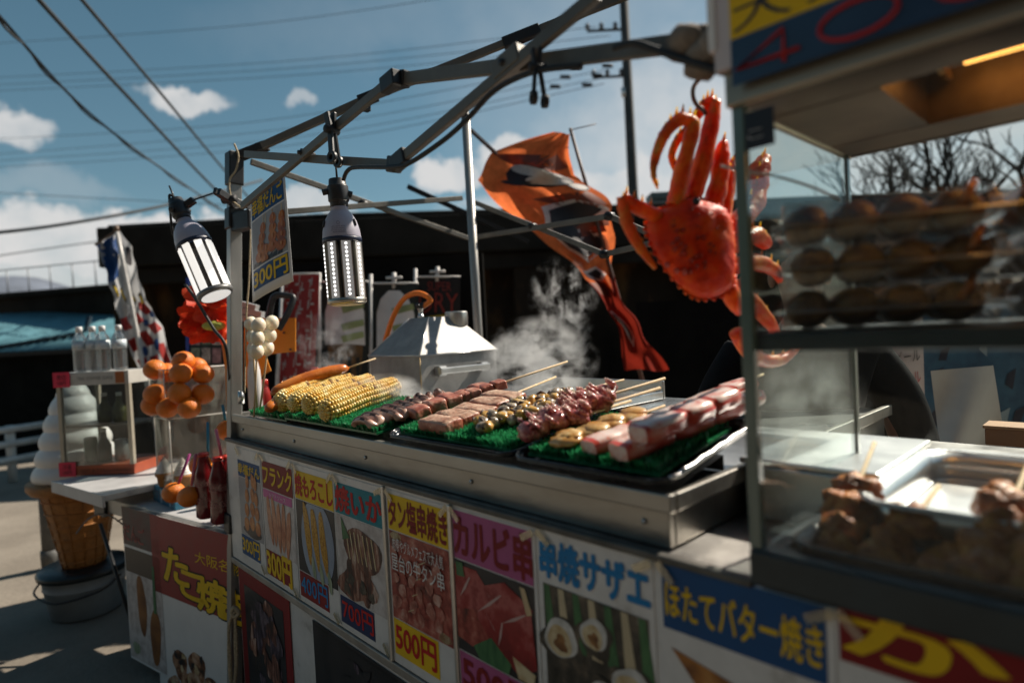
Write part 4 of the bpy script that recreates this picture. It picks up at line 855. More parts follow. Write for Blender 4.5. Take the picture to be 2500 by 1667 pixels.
def tray(u0, u1, v0, v1, label):
    t = thing('baking_tray', label, 'tray', S.P(0, 0, 0), S.yaw, 'black trays on the counter')
    m = MB(); r = .035; rim = []
    def loop(gr, dz):
        o = []
        for cx, cy, a0 in ((u1 - r, v0 + r, -90), (u1 - r, v1 - r, 0), (u0 + r, v1 - r, 90), (u0 + r, v0 + r, 180)):
            for k in range(6): a = math.radians(a0 + 18 * k); u, v = cx + (r + gr) * math.cos(a), cy + (r + gr) * math.sin(a); o.append((u, v, zs(u, v) - .014 + dz))
        return o
    A, B, Cc, D = loop(-.014, -.006), loop(-.004, .008), loop(.006, .010), loop(.008, .003); n = len(A)
    for P_, Q_ in ((A, B), (B, Cc), (Cc, D)): m.add(P_ + Q_, [(i, (i + 1) % n, n + (i + 1) % n, n + i) for i in range(n)], 0, True)
    m.add(A, [tuple(range(n))]); m.build('pan', TRAYM, t, solid=.0016)
    m = MB(); m.tube(Cc + [Cc[0]], .0032, 8); m.build('rolled_rim', TRAYM, t)
    if u1 > 2: m = MB(); m.tube([(p[0] + .001, p[1], p[2] + .0012 + .001 * math.sin(i * 2.3)) for i, p in enumerate(Cc[3:9])], .0042, 8); m.tube([Vector(Cc[5]).lerp(Vector(Cc[6]), k / 14) + Vector((.001 * math.sin(k * 3), 0, .002 + .0015 * math.sin(k * 1.9))) for k in range(15)], .0048, 8); m.build('sunlit_edge_strip', STEEL, t)  # bright steel strip along the right rim, standing in for its sunlit edge
    return t
tray(1.205, 1.695, .012, .28, 'black tray holding the meat and shellfish skewers, left of its pair')
tray(1.712, 2.092, .006, .34, 'black tray holding the crab sticks, right of its pair')
# a steel ledge the mats lean on, hidden behind the food
m = MB(); m.add([(.24, .04, 1.14), (2.07, .04, 1.14), (2.07, .25, 1.14 + .21 * KS), (.24, .25, 1.14 + .21 * KS), (.24, .25, 1.141), (2.07, .25, 1.141)], [(0, 1, 2, 3), (3, 2, 5, 4)]); o = m.build('sloped_shelf', STEEL_B, GC, bevel=0); o.location = (0, 0, -1.06)

# ------------------------------------------------------------------ skewers: things in stall axes, lying up the slope
def lay(name, label, cat, u, v, z=None, yaw=0.0, pitch=math.atan(KS), group=None, lift=.016):
    z = zs(u, v) + lift if z is None else z
    t = thing(name, label, cat, S.P(u, v, z), S.yaw + yaw, group); t.rotation_euler = (pitch, 0, S.yaw + yaw); return t
def stick(t, y0, y1, r=.0032, z=0.0, x=0.0):
    m = MB(); m.tube([(x, y0, z), (x, y1, z)], r, 8); return m.build('stick', WOODSTICK, t)
def lumpy(a, s, sd):
    return lambda p: 1 + a * noise.noise(Vector((p.x * s + sd, p.y * s, p.z * s)))
# corn
CORN = mat('corn_kernel', (.80, .50, .07), .3, ramp=[(.28, (.58, .27, .03)), (.40, (.82, .48, .07)), (.56, (.88, .64, .20)), (.70, (.90, .78, .46))], scale=26, sss=.15, coat=.25)
CORN_B = mat('scorched_kernel', (.25, .11, .02), .45, var=.4, scale=60)
COBEND = mat('corn_cob_end', (.72, .60, .38), .7, var=.15, scale=80, bump=.3)
def make_corn(label, sd):
    R = random.Random(sd); t = lay('corn_cob', label, 'corn', 0, 0, 0, group='grilled corn cobs'); L = .30; rows = 14; per = 30; m = MB()
    def rad(s): return .0415 * (math.sqrt(max(.0, 1 - (1 - min(1, s / .13)) ** 2 * .80))) * (1 - .20 * max(0, (s - .6) / .4) ** 1.6)
    m.lathe([(rad(k / 12) * .86, L * k / 12) for k in range(13)], 18, 1, rot('X', -math.pi / 2))
    for i in range(per):
        s = (i + .5) / per
        for j in range(rows):
            a = 2 * math.pi * (j + .12 * math.sin(i * .35)) / rows; r = rad(s)
            X = rot('X', -math.pi / 2) @ tr_(math.cos(a) * r * .92, math.sin(a) * r * .92, L * s + R.uniform(-.0007, .0007)) @ rot('Z', a)
            q = R.uniform(.82, 1.16); m.ball((0, 0, 0), (.0078 * q, r * math.pi / rows * 1.02, L / per * .62 * q), 8, 5, 2 if (R.random() < .07 and s > .4) else 0, X)
    for j in range(24): a = j * 2.4; rr = .0205 * math.sqrt(j / 24); m.ball((rr * math.cos(a), -.004 + .006 * j / 24, rr * math.sin(a)), (.0052, .007, .0052), 8, 5, 0)
    m.build('kernels', [CORN, COBEND, CORN_B], t)
    m = MB(); m.lathe([(.020, L - .002), (.016, L + .014), (.012, L + .022), (0, L + .024)], 14, X=rot('X', -math.pi / 2)); m.build('stalk_end', COBEND, t); return t
c1 = make_corn('front corn cob, nearest the grilled squid, steaming', 1)
def corn_at(t, x0, y0, x1, y1, z0, z1, label=None):
    a = Vector(S.P(*S.on_z(x0, y0, z0))); 
    d = (S.P(*S.on_z(x1, y1, z1)) - a)
    q = d.normalized(); e = Vector((math.hypot(q.x, q.y), 0, 0)); t.location = a; t.rotation_euler = (math.asin(q.z), 0, math.atan2(-q.x, q.y))
    if label: t['label'] = label
    return t
def aim(t, a, b):
    d = (b - a).normalized(); t.location = a; t.rotation_euler = (math.asin(d.z), 0, math.atan2(-d.x, d.y)); return t
def sl(x, y, lift=.03): return S.P(*S.slope(x, y, ZM + lift, KS))
for i, (p, q, lb_) in enumerate([((790, 1010), (962, 945), None), ((748, 992), (930, 925), 'second corn cob from the squid, with scorched kernels'), ((715, 990), (900, 915), 'third corn cob from the squid, with a pale tip'), ((680, 985), (862, 915), 'rearmost corn cob, against the frankfurters')]):
    t = c1 if i == 0 else dup(c1, label=lb_)
    a, b = sl(*p, .036 + .008 * (i == 1)), sl(*q, .038 + .008 * (i in (1, 2)))
    if i == 0: a = sl(788, 1008, .034)
    aim(t, a, b)
    for ch in t.children: ch.delta_rotation_euler = (0, 1.1 * i, 0)
# frankfurters
FRANK = mat('frankfurter_skin', (.62, .17, .022), .26, scale=14, ramp=[(.3, (.36, .075, .012)), (.5, (.62, .17, .02)), (.7, (.72, .26, .05))], sss=.1, coat=.4)
def frank(a, b, label, sd):
    t = thing('frankfurter', label, 'sausage', a, 0, 'frankfurters on sticks'); d = b - a; L = d.length; aim(t, a, b); m = MB(); pts = []; rs = []
    for k in range(25):
        s = k / 24; pts.append((.006 * math.sin(s * 3.1), L * s, .016 * math.sin(s * math.pi))); rs.append(.023 * math.sqrt(max(.02, 1 - (2 * s - 1) ** 8)))
    m.tube(pts, rs, 18)
    for k in range(5): s = .16 + .15 * k; m.ball((.004, L * s, .016 * math.sin(s * math.pi) + .022), (.007, .004, .004), 8, 5)
    m.build('sausage', FRANK, t); stick(t, L - .01, L + .12, .0034, .002); return t
frank(sl(660, 962, .062), sl(852, 898, .088), 'upper orange frankfurter lying on top with nicked skin', 1)
frank(sl(648, 1002, .026), sl(770, 945, .03), 'lower dark orange frankfurter half hidden under the corn', 2)
# dango standing in the corner
DANGO = mat('rice_dumpling', (.80, .72, .56), .42, var=.05, scale=30, sss=.35, coat=.15)
for i, (xb, yb, xt, yt, D, lb_) in enumerate([(620, 1018, 632, 775, 2.36, 'front dango stick of three white dumplings, middle of the trio'), (634, 1005, 664, 770, 2.42, 'right dango stick of three white dumplings leaning outward'), (628, 1000, 612, 773, 2.46, 'rear left dango stick of three white dumplings behind the front one')]):
    a, b = at(xb, yb, D - .02), at(xt, yt, D); t = thing('dango_skewer', lb_, 'dango', a, 0, 'dango sticks standing at the counter corner'); d = b - a; L = d.length
    t.rotation_euler = d.to_track_quat('Z', 'Y').to_euler()
    m = MB(); m.tube([(0, 0, 0), (0, 0, L * .97)], .0036, 8); m.build('stick', WOODSTICK, t)
    for k in range(3):
        m = MB(); m.ball((ru(-.003, .003), ru(-.003, .003), L - .030 - .050 * k), (.0265, .0265, .0305), 18, 12, fn=lumpy(.05, 1.4, i * 3 + k)); m.build('dumpling', DANGO, t)
m = MB(); m.lathe([(.012, 0), (.012, .05), (.0105, .05), (.0105, .002), (0, .002)], 16); tag(m.build('skewer_tube', STEEL, None, at(590, 985, 2.45)), 'small steel tube at the counter corner beside the post', 'tube')
# grilled squid
SQUID = mat('grilled_squid_flesh', (.42, .20, .17), .32, scale=20, ramp=[(.3, (.22, .09, .06)), (.43, (.46, .25, .18)), (.58, (.62, .42, .32)), (.75, (.74, .60, .48))], sss=.10, coat=.12)
CHAR = mat('charred_flesh', (.035, .018, .014), .5, scale=30, c2=(.10, .045, .03), bump=.3)
def squid(a, b, wd, label, sd):
    t = thing('squid_skewer', label, 'squid', a, 0, 'grilled squid on skewers'); L = (b - a).length; aim(t, a, b); m = MB(); nv = 84; nu = 14
    def f(i, j):
        s = j; w = wd * (math.sin(math.pi * min(1, s * 1.25 + .12)) ** .5 * .8 + .2) * (1 - .35 * max(0, s - .7) / .3)
        ph = s * 2 * math.pi * 7; x = (i - .5) * w; e = 1 - (2 * i - 1) ** 2
        return (x + .004 * math.sin(ph * .5), s * L, .017 * e ** .5 + .0095 * math.sin(ph + .9 * x / w) * (e ** .3) + .012 * s)
    k0 = len(m.f); m.grid(f, nu, nv)
    for idx in range(k0, len(m.f)):
        j = (idx - k0) // nu; i = (idx - k0) % nu; ph = ((j + .5) / nv * 7 + .04 * math.sin(i * .9 + sd)) % 1.0
        if .14 < ph < .40 and 1 <= i <= nu - 3: m.m[idx] = 1
    m.build('squid_body', [SQUID, CHAR], t, solid=.016, sub=1)
    q = MB()
    for k in range(0): q.tube(bez([(-.02 + .013 * k, -.002, .004), (-.022 + .014 * k, -.022, .006 + .004 * (k % 2)), (-.018 + .012 * k, -.040, .0)], 5), [.008 - .0005 * j for j in range(11)], 8)
    stick(t, L * .9, L + .10); return t
squid(sl(880, 1045, .008), sl(1040, 985, .008), .115, 'front grilled squid with charred ridges on the bare grass mat', 0)
squid(sl(950, 1028, .008), sl(1085, 975, .012), .10, 'second grilled squid tucked against the red meat skewer', 2)
# meat skewers
MEAT = mat('raw_grilled_pork', (.48, .24, .17), .45, scale=30, ramp=[(.30, (.26, .10, .06)), (.44, (.44, .24, .155)), (.56, (.56, .36, .25)), (.72, (.68, .52, .38))], bump=.5, bscale=70, sss=.08)
MEATR = mat('red_meat_edge', (.46, .10, .06), .40, scale=26, ramp=[(.3, (.22, .045, .025)), (.5, (.42, .135, .08)), (.7, (.58, .33, .23))], bump=.35, bscale=60, sss=.1, coat=.2)
def meat(a, b, n, w, th, label, mt, sd, ext=.14):
    R = random.Random(sd); t = thing('meat_skewer', label, 'meat skewer', a, 0, 'grilled meat skewers'); L = (b - a).length; aim(t, a, b)
    for k in range(n):
        y0 = L * k / n; y1 = L * (k + 1) / n - .003; ww = w * R.uniform(.86, 1.08); dx = R.uniform(-.005, .005); tt = th * R.uniform(.9, 1.15)
        m = MB(); g = 7
        def P(i, j, top): 
            x = (i - .5) * ww + dx; y = y0 + (y1 - y0) * j; q = Vector((x * 26 + sd, y * 26, top * 3)); rr = 1 - .12 * (abs(2 * i - 1) ** 6) - .10 * (abs(2 * j - 1) ** 8)
            return (x + .006 * noise.noise(q), y + .004 * noise.noise(q + Vector((9, 0, 0))), (tt if top else 0) * rr + .006 * noise.noise(q * .7) * (1 if top else .3) - .1 * ww * (i - .5) * .3)
        o0 = len(m.v); vs = [P(i / g, j / g, 1) for j in range(g + 1) for i in range(g + 1)] + [P(i / g, j / g, 0) for j in range(g + 1) for i in range(g + 1)]; N1 = (g + 1) ** 2; fs = []
        for j in range(g):
            for i in range(g): q = j * (g + 1) + i; fs.append((q, q + 1, q + g + 2, q + g + 1)); fs.append((N1 + q, N1 + q + g + 1, N1 + q + g + 2, N1 + q + 1))
        m.add(vs, fs, 0, True); ed = []
        for i in range(g):
            ed.append((i, N1 + i, N1 + i + 1, i + 1)); q = g * (g + 1) + i; ed.append((q, q + 1, N1 + q + 1, N1 + q)); q = i * (g + 1); ed.append((q, q + g + 1, N1 + q + g + 1, N1 + q)); q = i * (g + 1) + g; ed.append((q, N1 + q, N1 + q + g + 1, q + g + 1))
        b0 = len(m.f); 
        for f_ in ed: m.f.append(list(f_)); m.m.append(1); m.sm.append(True)
        o = m.build('meat_slice', [mt, MEATR], t, bevel=.004)
    stick(t, -.0, L + ext, .0033, th * .5); return t
meat(sl(1055, 1058, .004), sl(1252, 976, .008), 5, .136, .031, 'front meat skewer of thick pink slabs on the tray edge', MEAT, 1, .20)
meat(sl(1000, 1022, .006), sl(1195, 958, .012), 5, .086, .033, 'narrower red meat skewer behind the thick slabs', MEATR, 2, .30)
meat(sl(1112, 985, .012), sl(1232, 945, .022), 4, .06, .03, 'red meat skewer at the back, mostly hidden by the front slabs', MEATR, 3, .24)
# shellfish skewers
SHY = mat('yellow_shellfish', (.66, .40, .10), .3, scale=34, ramp=[(.3, (.34, .15, .03)), (.5, (.64, .36, .08)), (.7, (.76, .58, .28))], coat=.4)
SHG = mat('grey_shellfish', (.40, .34, .24), .3, scale=38, ramp=[(.3, (.04, .035, .03)), (.46, (.28, .22, .15)), (.7, (.64, .56, .42))], coat=.4)
def shell(a, b, n, label, sd, ext):
    R = random.Random(sd); t = thing('shellfish_skewer', label, 'shellfish skewer', a, 0, 'shellfish skewers'); L = (b - a).length; aim(t, a, b); ms = [MB() for _ in range(2)]
    for k in range(n):
        y = L * (k + .5) / n
        for q in range(2):
            m = MB(); X = tr_(R.uniform(-.014, .014) + (.015 if q else -.015), y + R.uniform(-.006, .006), .016 + R.uniform(-.004, .010)) @ rot('Z', R.uniform(-1.2, 1.2)) @ rot('X', R.uniform(-.6, .6)) @ rot('Y', R.uniform(-.6, .6))
            m.ball((0, 0, 0), (.025, .0155, .0145), 12, 8, (k + q) % 2, X, fn=lambda p: (1 + .28 * noise.noise(Vector((p.x * 2.2 + k, p.y * 3, p.z * 2 + q)))) * (1 - .25 * max(0, p.x)))
            m.tube([X @ Vector((-.012, -.012, .006)), X @ Vector((0, -.0135, .009)), X @ Vector((.014, -.010, .005))], [.002, .004, .002], 7, 2)
            m.build('shellfish', [SHY, SHG, CHAR], t)
    stick(t, 0, L + ext, .0032, .014); return t
shell(sl(1165, 1056, .008), sl(1350, 1012, .010), 10, 'front shellfish skewer of yellow and grey morsels', 1, .13)
shell(sl(1190, 1036, .010), sl(1365, 990, .014), 10, 'middle shellfish skewer of yellow and grey morsels', 4, .14)
shell(sl(1235, 1012, .012), sl(1395, 972, .016), 9, 'rear shellfish skewer with the orange end piece', 9, .16)
# baby octopus skewers
OCT = mat('boiled_octopus', (.36, .10, .105), .22, scale=26, ramp=[(.30, (.07, .012, .02)), (.42, (.30, .07, .075)), (.54, (.50, .19, .165)), (.70, (.74, .50, .40))], sss=.10, coat=.30)
def octo(a, b, n, label, sd, ext):
    R = random.Random(sd); t = thing('octopus_skewer', label, 'octopus skewer', a, 0, 'baby octopus skewers'); L = (b - a).length; aim(t, a, b)
    for k in range(n):
        y = L * (k + .4) / n; m = MB(); s = R.uniform(1.0, 1.22); sd_ = sd * 7 + k
        m.ball((R.uniform(-.012, .012), y, .024 * s), (.024 * s, .020 * s, .022 * s), 16, 10, fn=lumpy(.22, 1.5, sd_)); m.ball((R.uniform(-.026, .026), y + .012, .018 * s), (.017 * s, .016 * s, .016 * s), 14, 9, fn=lumpy(.25, 1.8, sd_ + 3))
        for q in range(7):
            an = math.pi * (q / 6) + R.uniform(-.25, .25); ca, sa = math.cos(an), math.sin(an) * .8; r1 = R.uniform(.020, .028); up_ = R.uniform(.0, .026)
            P = [(ca * .010, y + .014 + sa * .008, .022), (ca * r1, y + .020 + sa * r1 * .8, .018 + up_), (ca * (r1 + .012), y + .014 + sa * r1, .026 + up_), (ca * (r1 + .006), y + .006 + sa * r1, .034 + up_), (ca * r1 * .7, y + .012 + sa * r1 * .8, .031 + up_)]
            c = bez(P, 6); m.tube(c, [.0088 - .0055 * j / (len(c) - 1) for j in range(len(c))], 8)
            for j in range(6, len(c) - 2, 3): m.ball(c[j] + Vector((0, -.002, .0065)), .0028, 6, 5, 2)
        m.ball((.010, y - .010, .034), .0035, 8, 6, 1); m.build('baby_octopus', [OCT, CHAR, mat('pale_sucker', (.74, .52, .44), .3)], t)
    stick(t, -.004, L + ext, .0036, .020); return t
octo(sl(1272, 1085, .006), sl(1425, 1036, .008), 4, 'front baby octopus skewer, lowest at the tray edge', 1, .14)
octo(sl(1320, 1056, .010), sl(1490, 1004, .014), 4, 'middle baby octopus skewer of curled purple tentacles', 2, .15)
octo(sl(1362, 1022, .012), sl(1500, 980, .016), 3, 'rear baby octopus skewer, its stick pointing highest', 3, .16)
# flat scallops
SCAL = mat('grilled_scallop', (.70, .46, .18), .32, scale=30, ramp=[(.3, (.30, .10, .015)), (.47, (.56, .28, .06)), (.6, (.70, .46, .18)), (.75, (.78, .64, .40))], coat=.45, sss=.1)
tt = thing('scallop_skewer', 'skewer of flat buttery yellow scallops between the octopus and the crab sticks', 'scallop skewer', sl(1370, 1090, .010)); aim(tt, sl(1365, 1094, .008), sl(1575, 1020, .012)); Lq = (sl(1365, 1094, .008) - sl(1575, 1020, .012)).length
for k in range(4):
    m = MB(); y = .02 + Lq * k / 4; m.ball((ru(-.012, .012), y, .012), (.042, .034, .014), 18, 9, fn=lumpy(.22, 2.2, k * 3)); m.ball((ru(-.012, .012), y + .012, .020), (.036, .028, .010), 18, 8, fn=lumpy(.25, 2.4, k * 5 + 1)); m.build('scallop', SCAL, tt)
stick(tt, 0, Lq + .06, .003, .012)
# crab sticks
CRABW = mat('crab_stick_white', (.76, .60, .52), .34, scale=26, ramp=[(.31, (.56, .07, .04)), (.40, (.72, .30, .22)), (.48, (.80, .56, .48)), (.7, (.86, .74, .67))], sss=.25, coat=.35)
CRABR = mat('crab_stick_red', (.62, .085, .05), .3, scale=22, ramp=[(.34, (.72, .34, .26)), (.46, (.66, .10, .06)), (.66, (.55, .05, .03))], sss=.2, coat=.4, aniso=(1, .5, 1))
def crabstick(a, b, label, sd, n=4, w=.052, ext=.0):
    R = random.Random(sd); t = thing('crab_stick', label, 'crab stick', a, 0, 'crab leg sticks on the right tray'); L = (b - a).length; aim(t, a, b)
    for k in range(n):
        m = MB(); jt = lambda q: L * (q + (.22 * math.sin(q * 5 + sd) if 0 < q < n else 0)) / n; y0, y1 = jt(k), jt(k + 1) - .002; ns, nr = 10, 16
        def f(i, j):
            an = 2 * math.pi * i; y = y0 + (y1 - y0) * j; sq = .5 * w / max(abs(math.cos(an)), abs(math.sin(an))) ** .58 * (1 - .18 * abs(2 * j - 1) ** 5); q = Vector((math.cos(an) * 1.6 + sd, math.sin(an) * 1.6, y * 30)); sq *= 1 + .18 * noise.noise(q)
            return (sq * math.cos(an), y, .58 * sq * math.sin(an) + w * .29)
        b0 = len(m.f); m.grid(f, nr, ns)
        for idx in range(b0, len(m.f)):
            i = (idx - b0) % nr; j = (idx - b0) // nr; an = (i + .5) / nr * 360
            red = (an > 318 or an < 12) or (168 < an < 218)
            if red or j in (0, ns - 1): m.m[idx] = 1
        for j in (0, 1): m.add([f(i / nr, j) for i in range(nr)], [tuple(range(nr))[::(1 if j else -1)]], 0, True)
        m.build('crab_segment', [CRABW, CRABR], t)
    if ext: stick(t, L - .02, L + ext, .0032, w * .4)
    return t
crabstick(sl(1512, 1128, .006), sl(1850, 985, .008), 'front crab stick resting on the grass mat', 1, 3, .064)
crabstick(sl(1440, 1112, .006), sl(1720, 1005, .008), 'rear crab stick at the left of the pile', 2, 3, .058)
crabstick(sl(1560, 1085, .048), sl(1790, 985, .052), 'crab stick stacked on top of the pile', 3, 3, .062)
crabstick(sl(1590, 1060, .018), sl(1835, 950, .026), 'crab stick at the back with a long wooden skewer', 4, 3, .056, .05)

# ------------------------------------------------------------------ steel steam hood
HD = thing('steam_hood', 'stainless steel steamer lid with a hipped roof and bar handle on the counter', 'steamer', S.P(0, .68, 1.145), S.yaw)
hw, hd, hz_ = .424, .455, .198
m = MB(); m.box(0, hw, 0, hd, 0, hz_); m.build('hood_body', STEEL_H, HD, bevel=.004)
m = MB(); e = .006; a0, a1, b0, b1, zt = .125, .285, .16, .32, .178 + hz_
vs = [(-e, -e, hz_ - .004), (hw + e, -e, hz_ - .004), (hw + e, hd + e, hz_ - .004), (-e, hd + e, hz_ - .004), (-e, -e, hz_ + .006), (hw + e, -e, hz_ + .006), (hw + e, hd + e, hz_ + .006), (-e, hd + e, hz_ + .006), (a0, b0, zt), (a1, b0, zt), (a1, b1, zt), (a0, b1, zt)]
m.add(vs, [(0, 1, 5, 4), (1, 2, 6, 5), (2, 3, 7, 6), (3, 0, 4, 7), (4, 5, 9, 8), (5, 6, 10, 9), (6, 7, 11, 10), (7, 4, 8, 11), (8, 9, 10, 11)]); m.build('hood_roof', STEEL_H, HD, bevel=.003)
m = MB(); m.tube([(hw + e, -e, hz_ + .006), (a1, b0, zt)], .0035, 8); m.tube([(-e, -e, hz_ + .006), (a0, b0, zt)], .0035, 8); m.tube([(hw + e, -e, hz_ + .004), (hw + e, hd + e, hz_ + .004)], .003, 8); m.tube([(-e, -e, hz_ + .004), (hw + e, -e, hz_ + .004)], .003, 8)
m.tube([(hw + .002, -.002, .0), (hw + .002, -.002, hz_)], .003, 8, 1); m.build('weld_seam', [STEEL, mat('brass_tinted_weld', (.45, .33, .18), .4, .7)], HD)
hn = MB()
for y in (.095, .345): hn.box(hw + .001, hw + .040, y - .022, y + .022, .105, .150)
hn.box(hw + .040, hw + .054, .072, .368, .112, .143); o = hn.build('handle', STEEL, HD, bevel=.005)
m = MB(); X = tr_(.165, .20, zt); m.lathe([(0, -.004), (.016, -.004), (.016, .012), (.012, .014), (.012, .04), (.016, .042), (.016, .05), (0, .05)], 16, X=X); m.build('nozzle', STEEL, HD)
m = MB(); m.lathe([(.017, .046), (.021, .048), (.021, .072), (.017, .075)], 16, X=X); m.tube([(.165, .18, zt + .06), (.165 + .03, .17, zt + .06)], .006, 8); m.build('hose_clamp', BLACK, HD)
HOSE = mat('orange_rubber_hose', (.88, .21, .015), .4, var=.12, scale=20, coat=.1)
np_ = S.P(.165, .88, 1.145 + zt + .05)
hp = [np_, np_ + Vector((0, 0, .035)), at(1048, 688, 2.66), at(1028, 722 - 2, 2.72), ]
Dh = (np_ - Vector(EYE)).dot(Vector(FWD))
m = MB(); m.tube(bez([np_, at(1050, 735, Dh), at(1040, 722, Dh), at(1016, 716, Dh + .02), at(988, 728, Dh + .05), at(966, 760, Dh + .08), at(950, 800, Dh + .12), at(938, 845, Dh + .16), at(930, 900, Dh + .20), at(925, 960, Dh + .24)], 10), .0135, 14)
tag(m.build('gas_hose', HOSE), 'thick orange rubber hose arching from the steamer nozzle down behind it', 'hose')
vp_ = at(1118, 850, 3.05); VPp = thing('vent_pipe', 'short grey vent pipe with a wider cap standing behind the steamer', 'pipe', (vp_.x, vp_.y, 1.14))
zc_ = at(1118, 768, 3.05).z - 1.14
m = MB(); m.lathe([(.040, 0), (.040, zc_ - .06)], 24); m.build('pipe', ALU_D, VPp)
m = MB(); m.lathe([(.041, zc_ - .066), (.052, zc_ - .058), (.056, zc_ - .05), (.056, zc_ + .012), (.050, zc_ + .016), (0, zc_ + .016)], 24); m.build('cap', ALU, VPp, bevel=.001)
GD = thing('griddle', 'flat bright steel griddle steaming behind the meat skewers', 'griddle', S.P(.50, .44, 1.145), S.yaw)
m = MB(); m.box(0, .85, 0, .72, 0, .03); m.build('hot_plate', mat('polished_griddle', (.62, .62, .60), .22, .9, var=.2, scale=7), GD, bevel=.003)
m = MB(); m.box(0, .85, -.012, -.001, 0, .05); m.box(0, .85, .722, .735, 0, .07); m.build('splash_rim', STEEL, GD, bevel=.003)
SAUCE = mat('red_sauce_bottle', (.30, .02, .015), .3, coat=.4, scale=20)
def sauce(x, y, D, label, mt, capm, h=.19, name='sauce_bottle'):
    p = at(x, y, D); t = thing(name, label, 'bottle', (p.x, p.y, p.z), 0, 'sauce bottles behind the counter'); m = MB()
    m.lathe([(.028, 0), (.031, .004), (.031, h * .5), (.029, h * .62), (.020, h * .78), (.019, h * .8)], 18); m.build('body', mt, t); m = MB(); m.lathe([(.021, h * .79), (.021, h * .97), (.018, h), (0, h)], 18); m.build('cap', capm, t); return t
RCAP = mat('red_cap', (.42, .02, .015), .3, coat=.4)
sauce(773, 985, 3.25, 'left red capped sauce bottle behind the frankfurters', SAUCE, RCAP); sauce(800, 985, 3.28, 'right red capped sauce bottle behind the frankfurters', SAUCE, RCAP)
sauce(625, 1000, 2.95, 'white squeeze bottle with a yellow base just behind the dango', WHITE, WHITE, .30, 'squeeze_bottle'); sauce(648, 1010, 3.02, 'dark red jar behind the dango sticks', SAUCE, RCAP, .17, 'sauce_jar')
ob = thing('orange_board', 'bright orange plastic panel with bolt holes behind the dango', 'panel', at(650, 860, 3.1))
OR = mat('orange_plastic_sheet', (.78, .27, .02), .5, var=.1, scale=5); oo = at(650, 860, 3.1)
m = MB(); P = [at(x, y, 3.1) - oo for x, y in ((597, 778), (722, 776), (722, 858), (648, 866), (662, 905), (642, 915), (612, 962), (596, 930))]; m.add(P, [tuple(range(len(P)))]); m.build('panel', OR, ob, solid=.006)
m = MB()
for x, y in ((693, 812), (709, 853), (592, 880)): p = at(x, y, 3.09) - oo; m.ball(p, .006, 8, 6)
m.build('bolt', BLACK, ob)
m = MB(); m.tube(bez([at(655, 790, 3.02), at(662, 745, 3.02), at(672, 722, 3.02), at(700, 722, 3.02), at(716, 728, 3.02), at(705, 760, 3.0), at(680, 805, 2.98)], 6), .016, 10); tag(m.build('grab_handle', BLACK), 'black bent tube handle standing above the orange panel', 'handle')
gb = MB(); q0 = at(590, 745, 3.3)
for k in range(3): gb.bar(at(590, 742 + 17 * k, 3.3), at(628 + 14 * k, 752 + 16 * k, 3.3), .05, .03)
tag(gb.build('grey_louvre', mat('grey_louvre_paint', (.38, .38, .38), .5, .2)), 'small pale grey louvred panel behind the price sign', 'panel')
# ------------------------------------------------------------------ glass display case on the right
U0 = 2.262; V0 = -.04; ZB, ZT = 1.062, 1.765; CW, CD = 1.05, .46
DC = thing('display_case', 'tall glass food display case with a steel hood in the right foreground', 'display case', S.P(U0, V0, ZB), S.yaw)
CG = glass('case_glass', (.92, .95, .94), .022, .003)
CG2 = glass('case_side_glass', (.90, .94, .93), .04, .003)
GEDGE = mat('green_glass_edge', (.10, .15, .125), .15, var=.15, scale=8, coat=.6)
FRM = mat('dark_blue_grey_frame', (.028, .038, .042), .42, .4, var=.25, scale=10, bump=.08)
hC = ZT - ZB
m = MB(); m.box(0, CW, -.012, .03, 0, .052); m.box(0, .03, .031, CD, 0, .045); m.box(CW - .03, CW, .031, CD, 0, .045); m.box(.031, CW - .031, CD - .03, CD, 0, .045); m.build('base_frame', FRM, DC, bevel=.004)
m = MB(); m.box(.018, CW - .02, 0, .005, .053, hC); m.build('front_glass', CG, DC)
m = MB(); m.box(.004, .009, .014, CD - .03, .046, hC); m.build('side_glass', CG2, DC)
m = MB(); m.box(-.002, .016, -.004, .012, .05, hC + .01); m.build('glass_edge', GEDGE, DC, bevel=.002)
m = MB(); m.box(.003, .010, CD - .020, CD - .008, .046, hC); m.build('back_glass_edge', GEDGE, DC)
zs_ = S.on_v(1826, 830, V0 + .02)[2] - ZB
m = MB(); m.box(.012, CW - .02, .012, CD - .06, zs_ - .016, zs_ + .010); m.build('shelf', FRM, DC, bevel=.003)
# steel hood over the case: brushed band, recessed underside
BAND = mat('smoky_steel_band', (.40, .34, .26), .38, .8, scale=3, ramp=[(.3, (.22, .19, .15)), (.5, (.38, .33, .25)), (.7, (.50, .44, .34))], aniso=(.25, 1, 3), bump=.05)
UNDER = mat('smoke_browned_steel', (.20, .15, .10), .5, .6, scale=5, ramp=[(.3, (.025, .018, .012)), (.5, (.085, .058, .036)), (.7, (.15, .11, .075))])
m = MB(); m.box(-.006, CW, -.014, .0, hC - .018, hC + .062); m.box(-.006, .008, .001, CD + .02, hC - .018, hC + .35); m.build('hood_band', BAND, DC, bevel=.003)
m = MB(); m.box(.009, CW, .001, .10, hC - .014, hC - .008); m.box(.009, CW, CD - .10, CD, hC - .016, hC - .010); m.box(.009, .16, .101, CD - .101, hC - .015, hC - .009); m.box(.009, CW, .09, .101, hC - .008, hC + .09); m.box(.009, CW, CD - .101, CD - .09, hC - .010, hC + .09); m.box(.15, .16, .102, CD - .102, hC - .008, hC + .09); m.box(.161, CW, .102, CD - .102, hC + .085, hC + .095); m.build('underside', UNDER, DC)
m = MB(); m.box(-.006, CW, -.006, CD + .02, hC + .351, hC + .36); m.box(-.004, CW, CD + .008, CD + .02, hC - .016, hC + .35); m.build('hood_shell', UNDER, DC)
lm = MB(); 
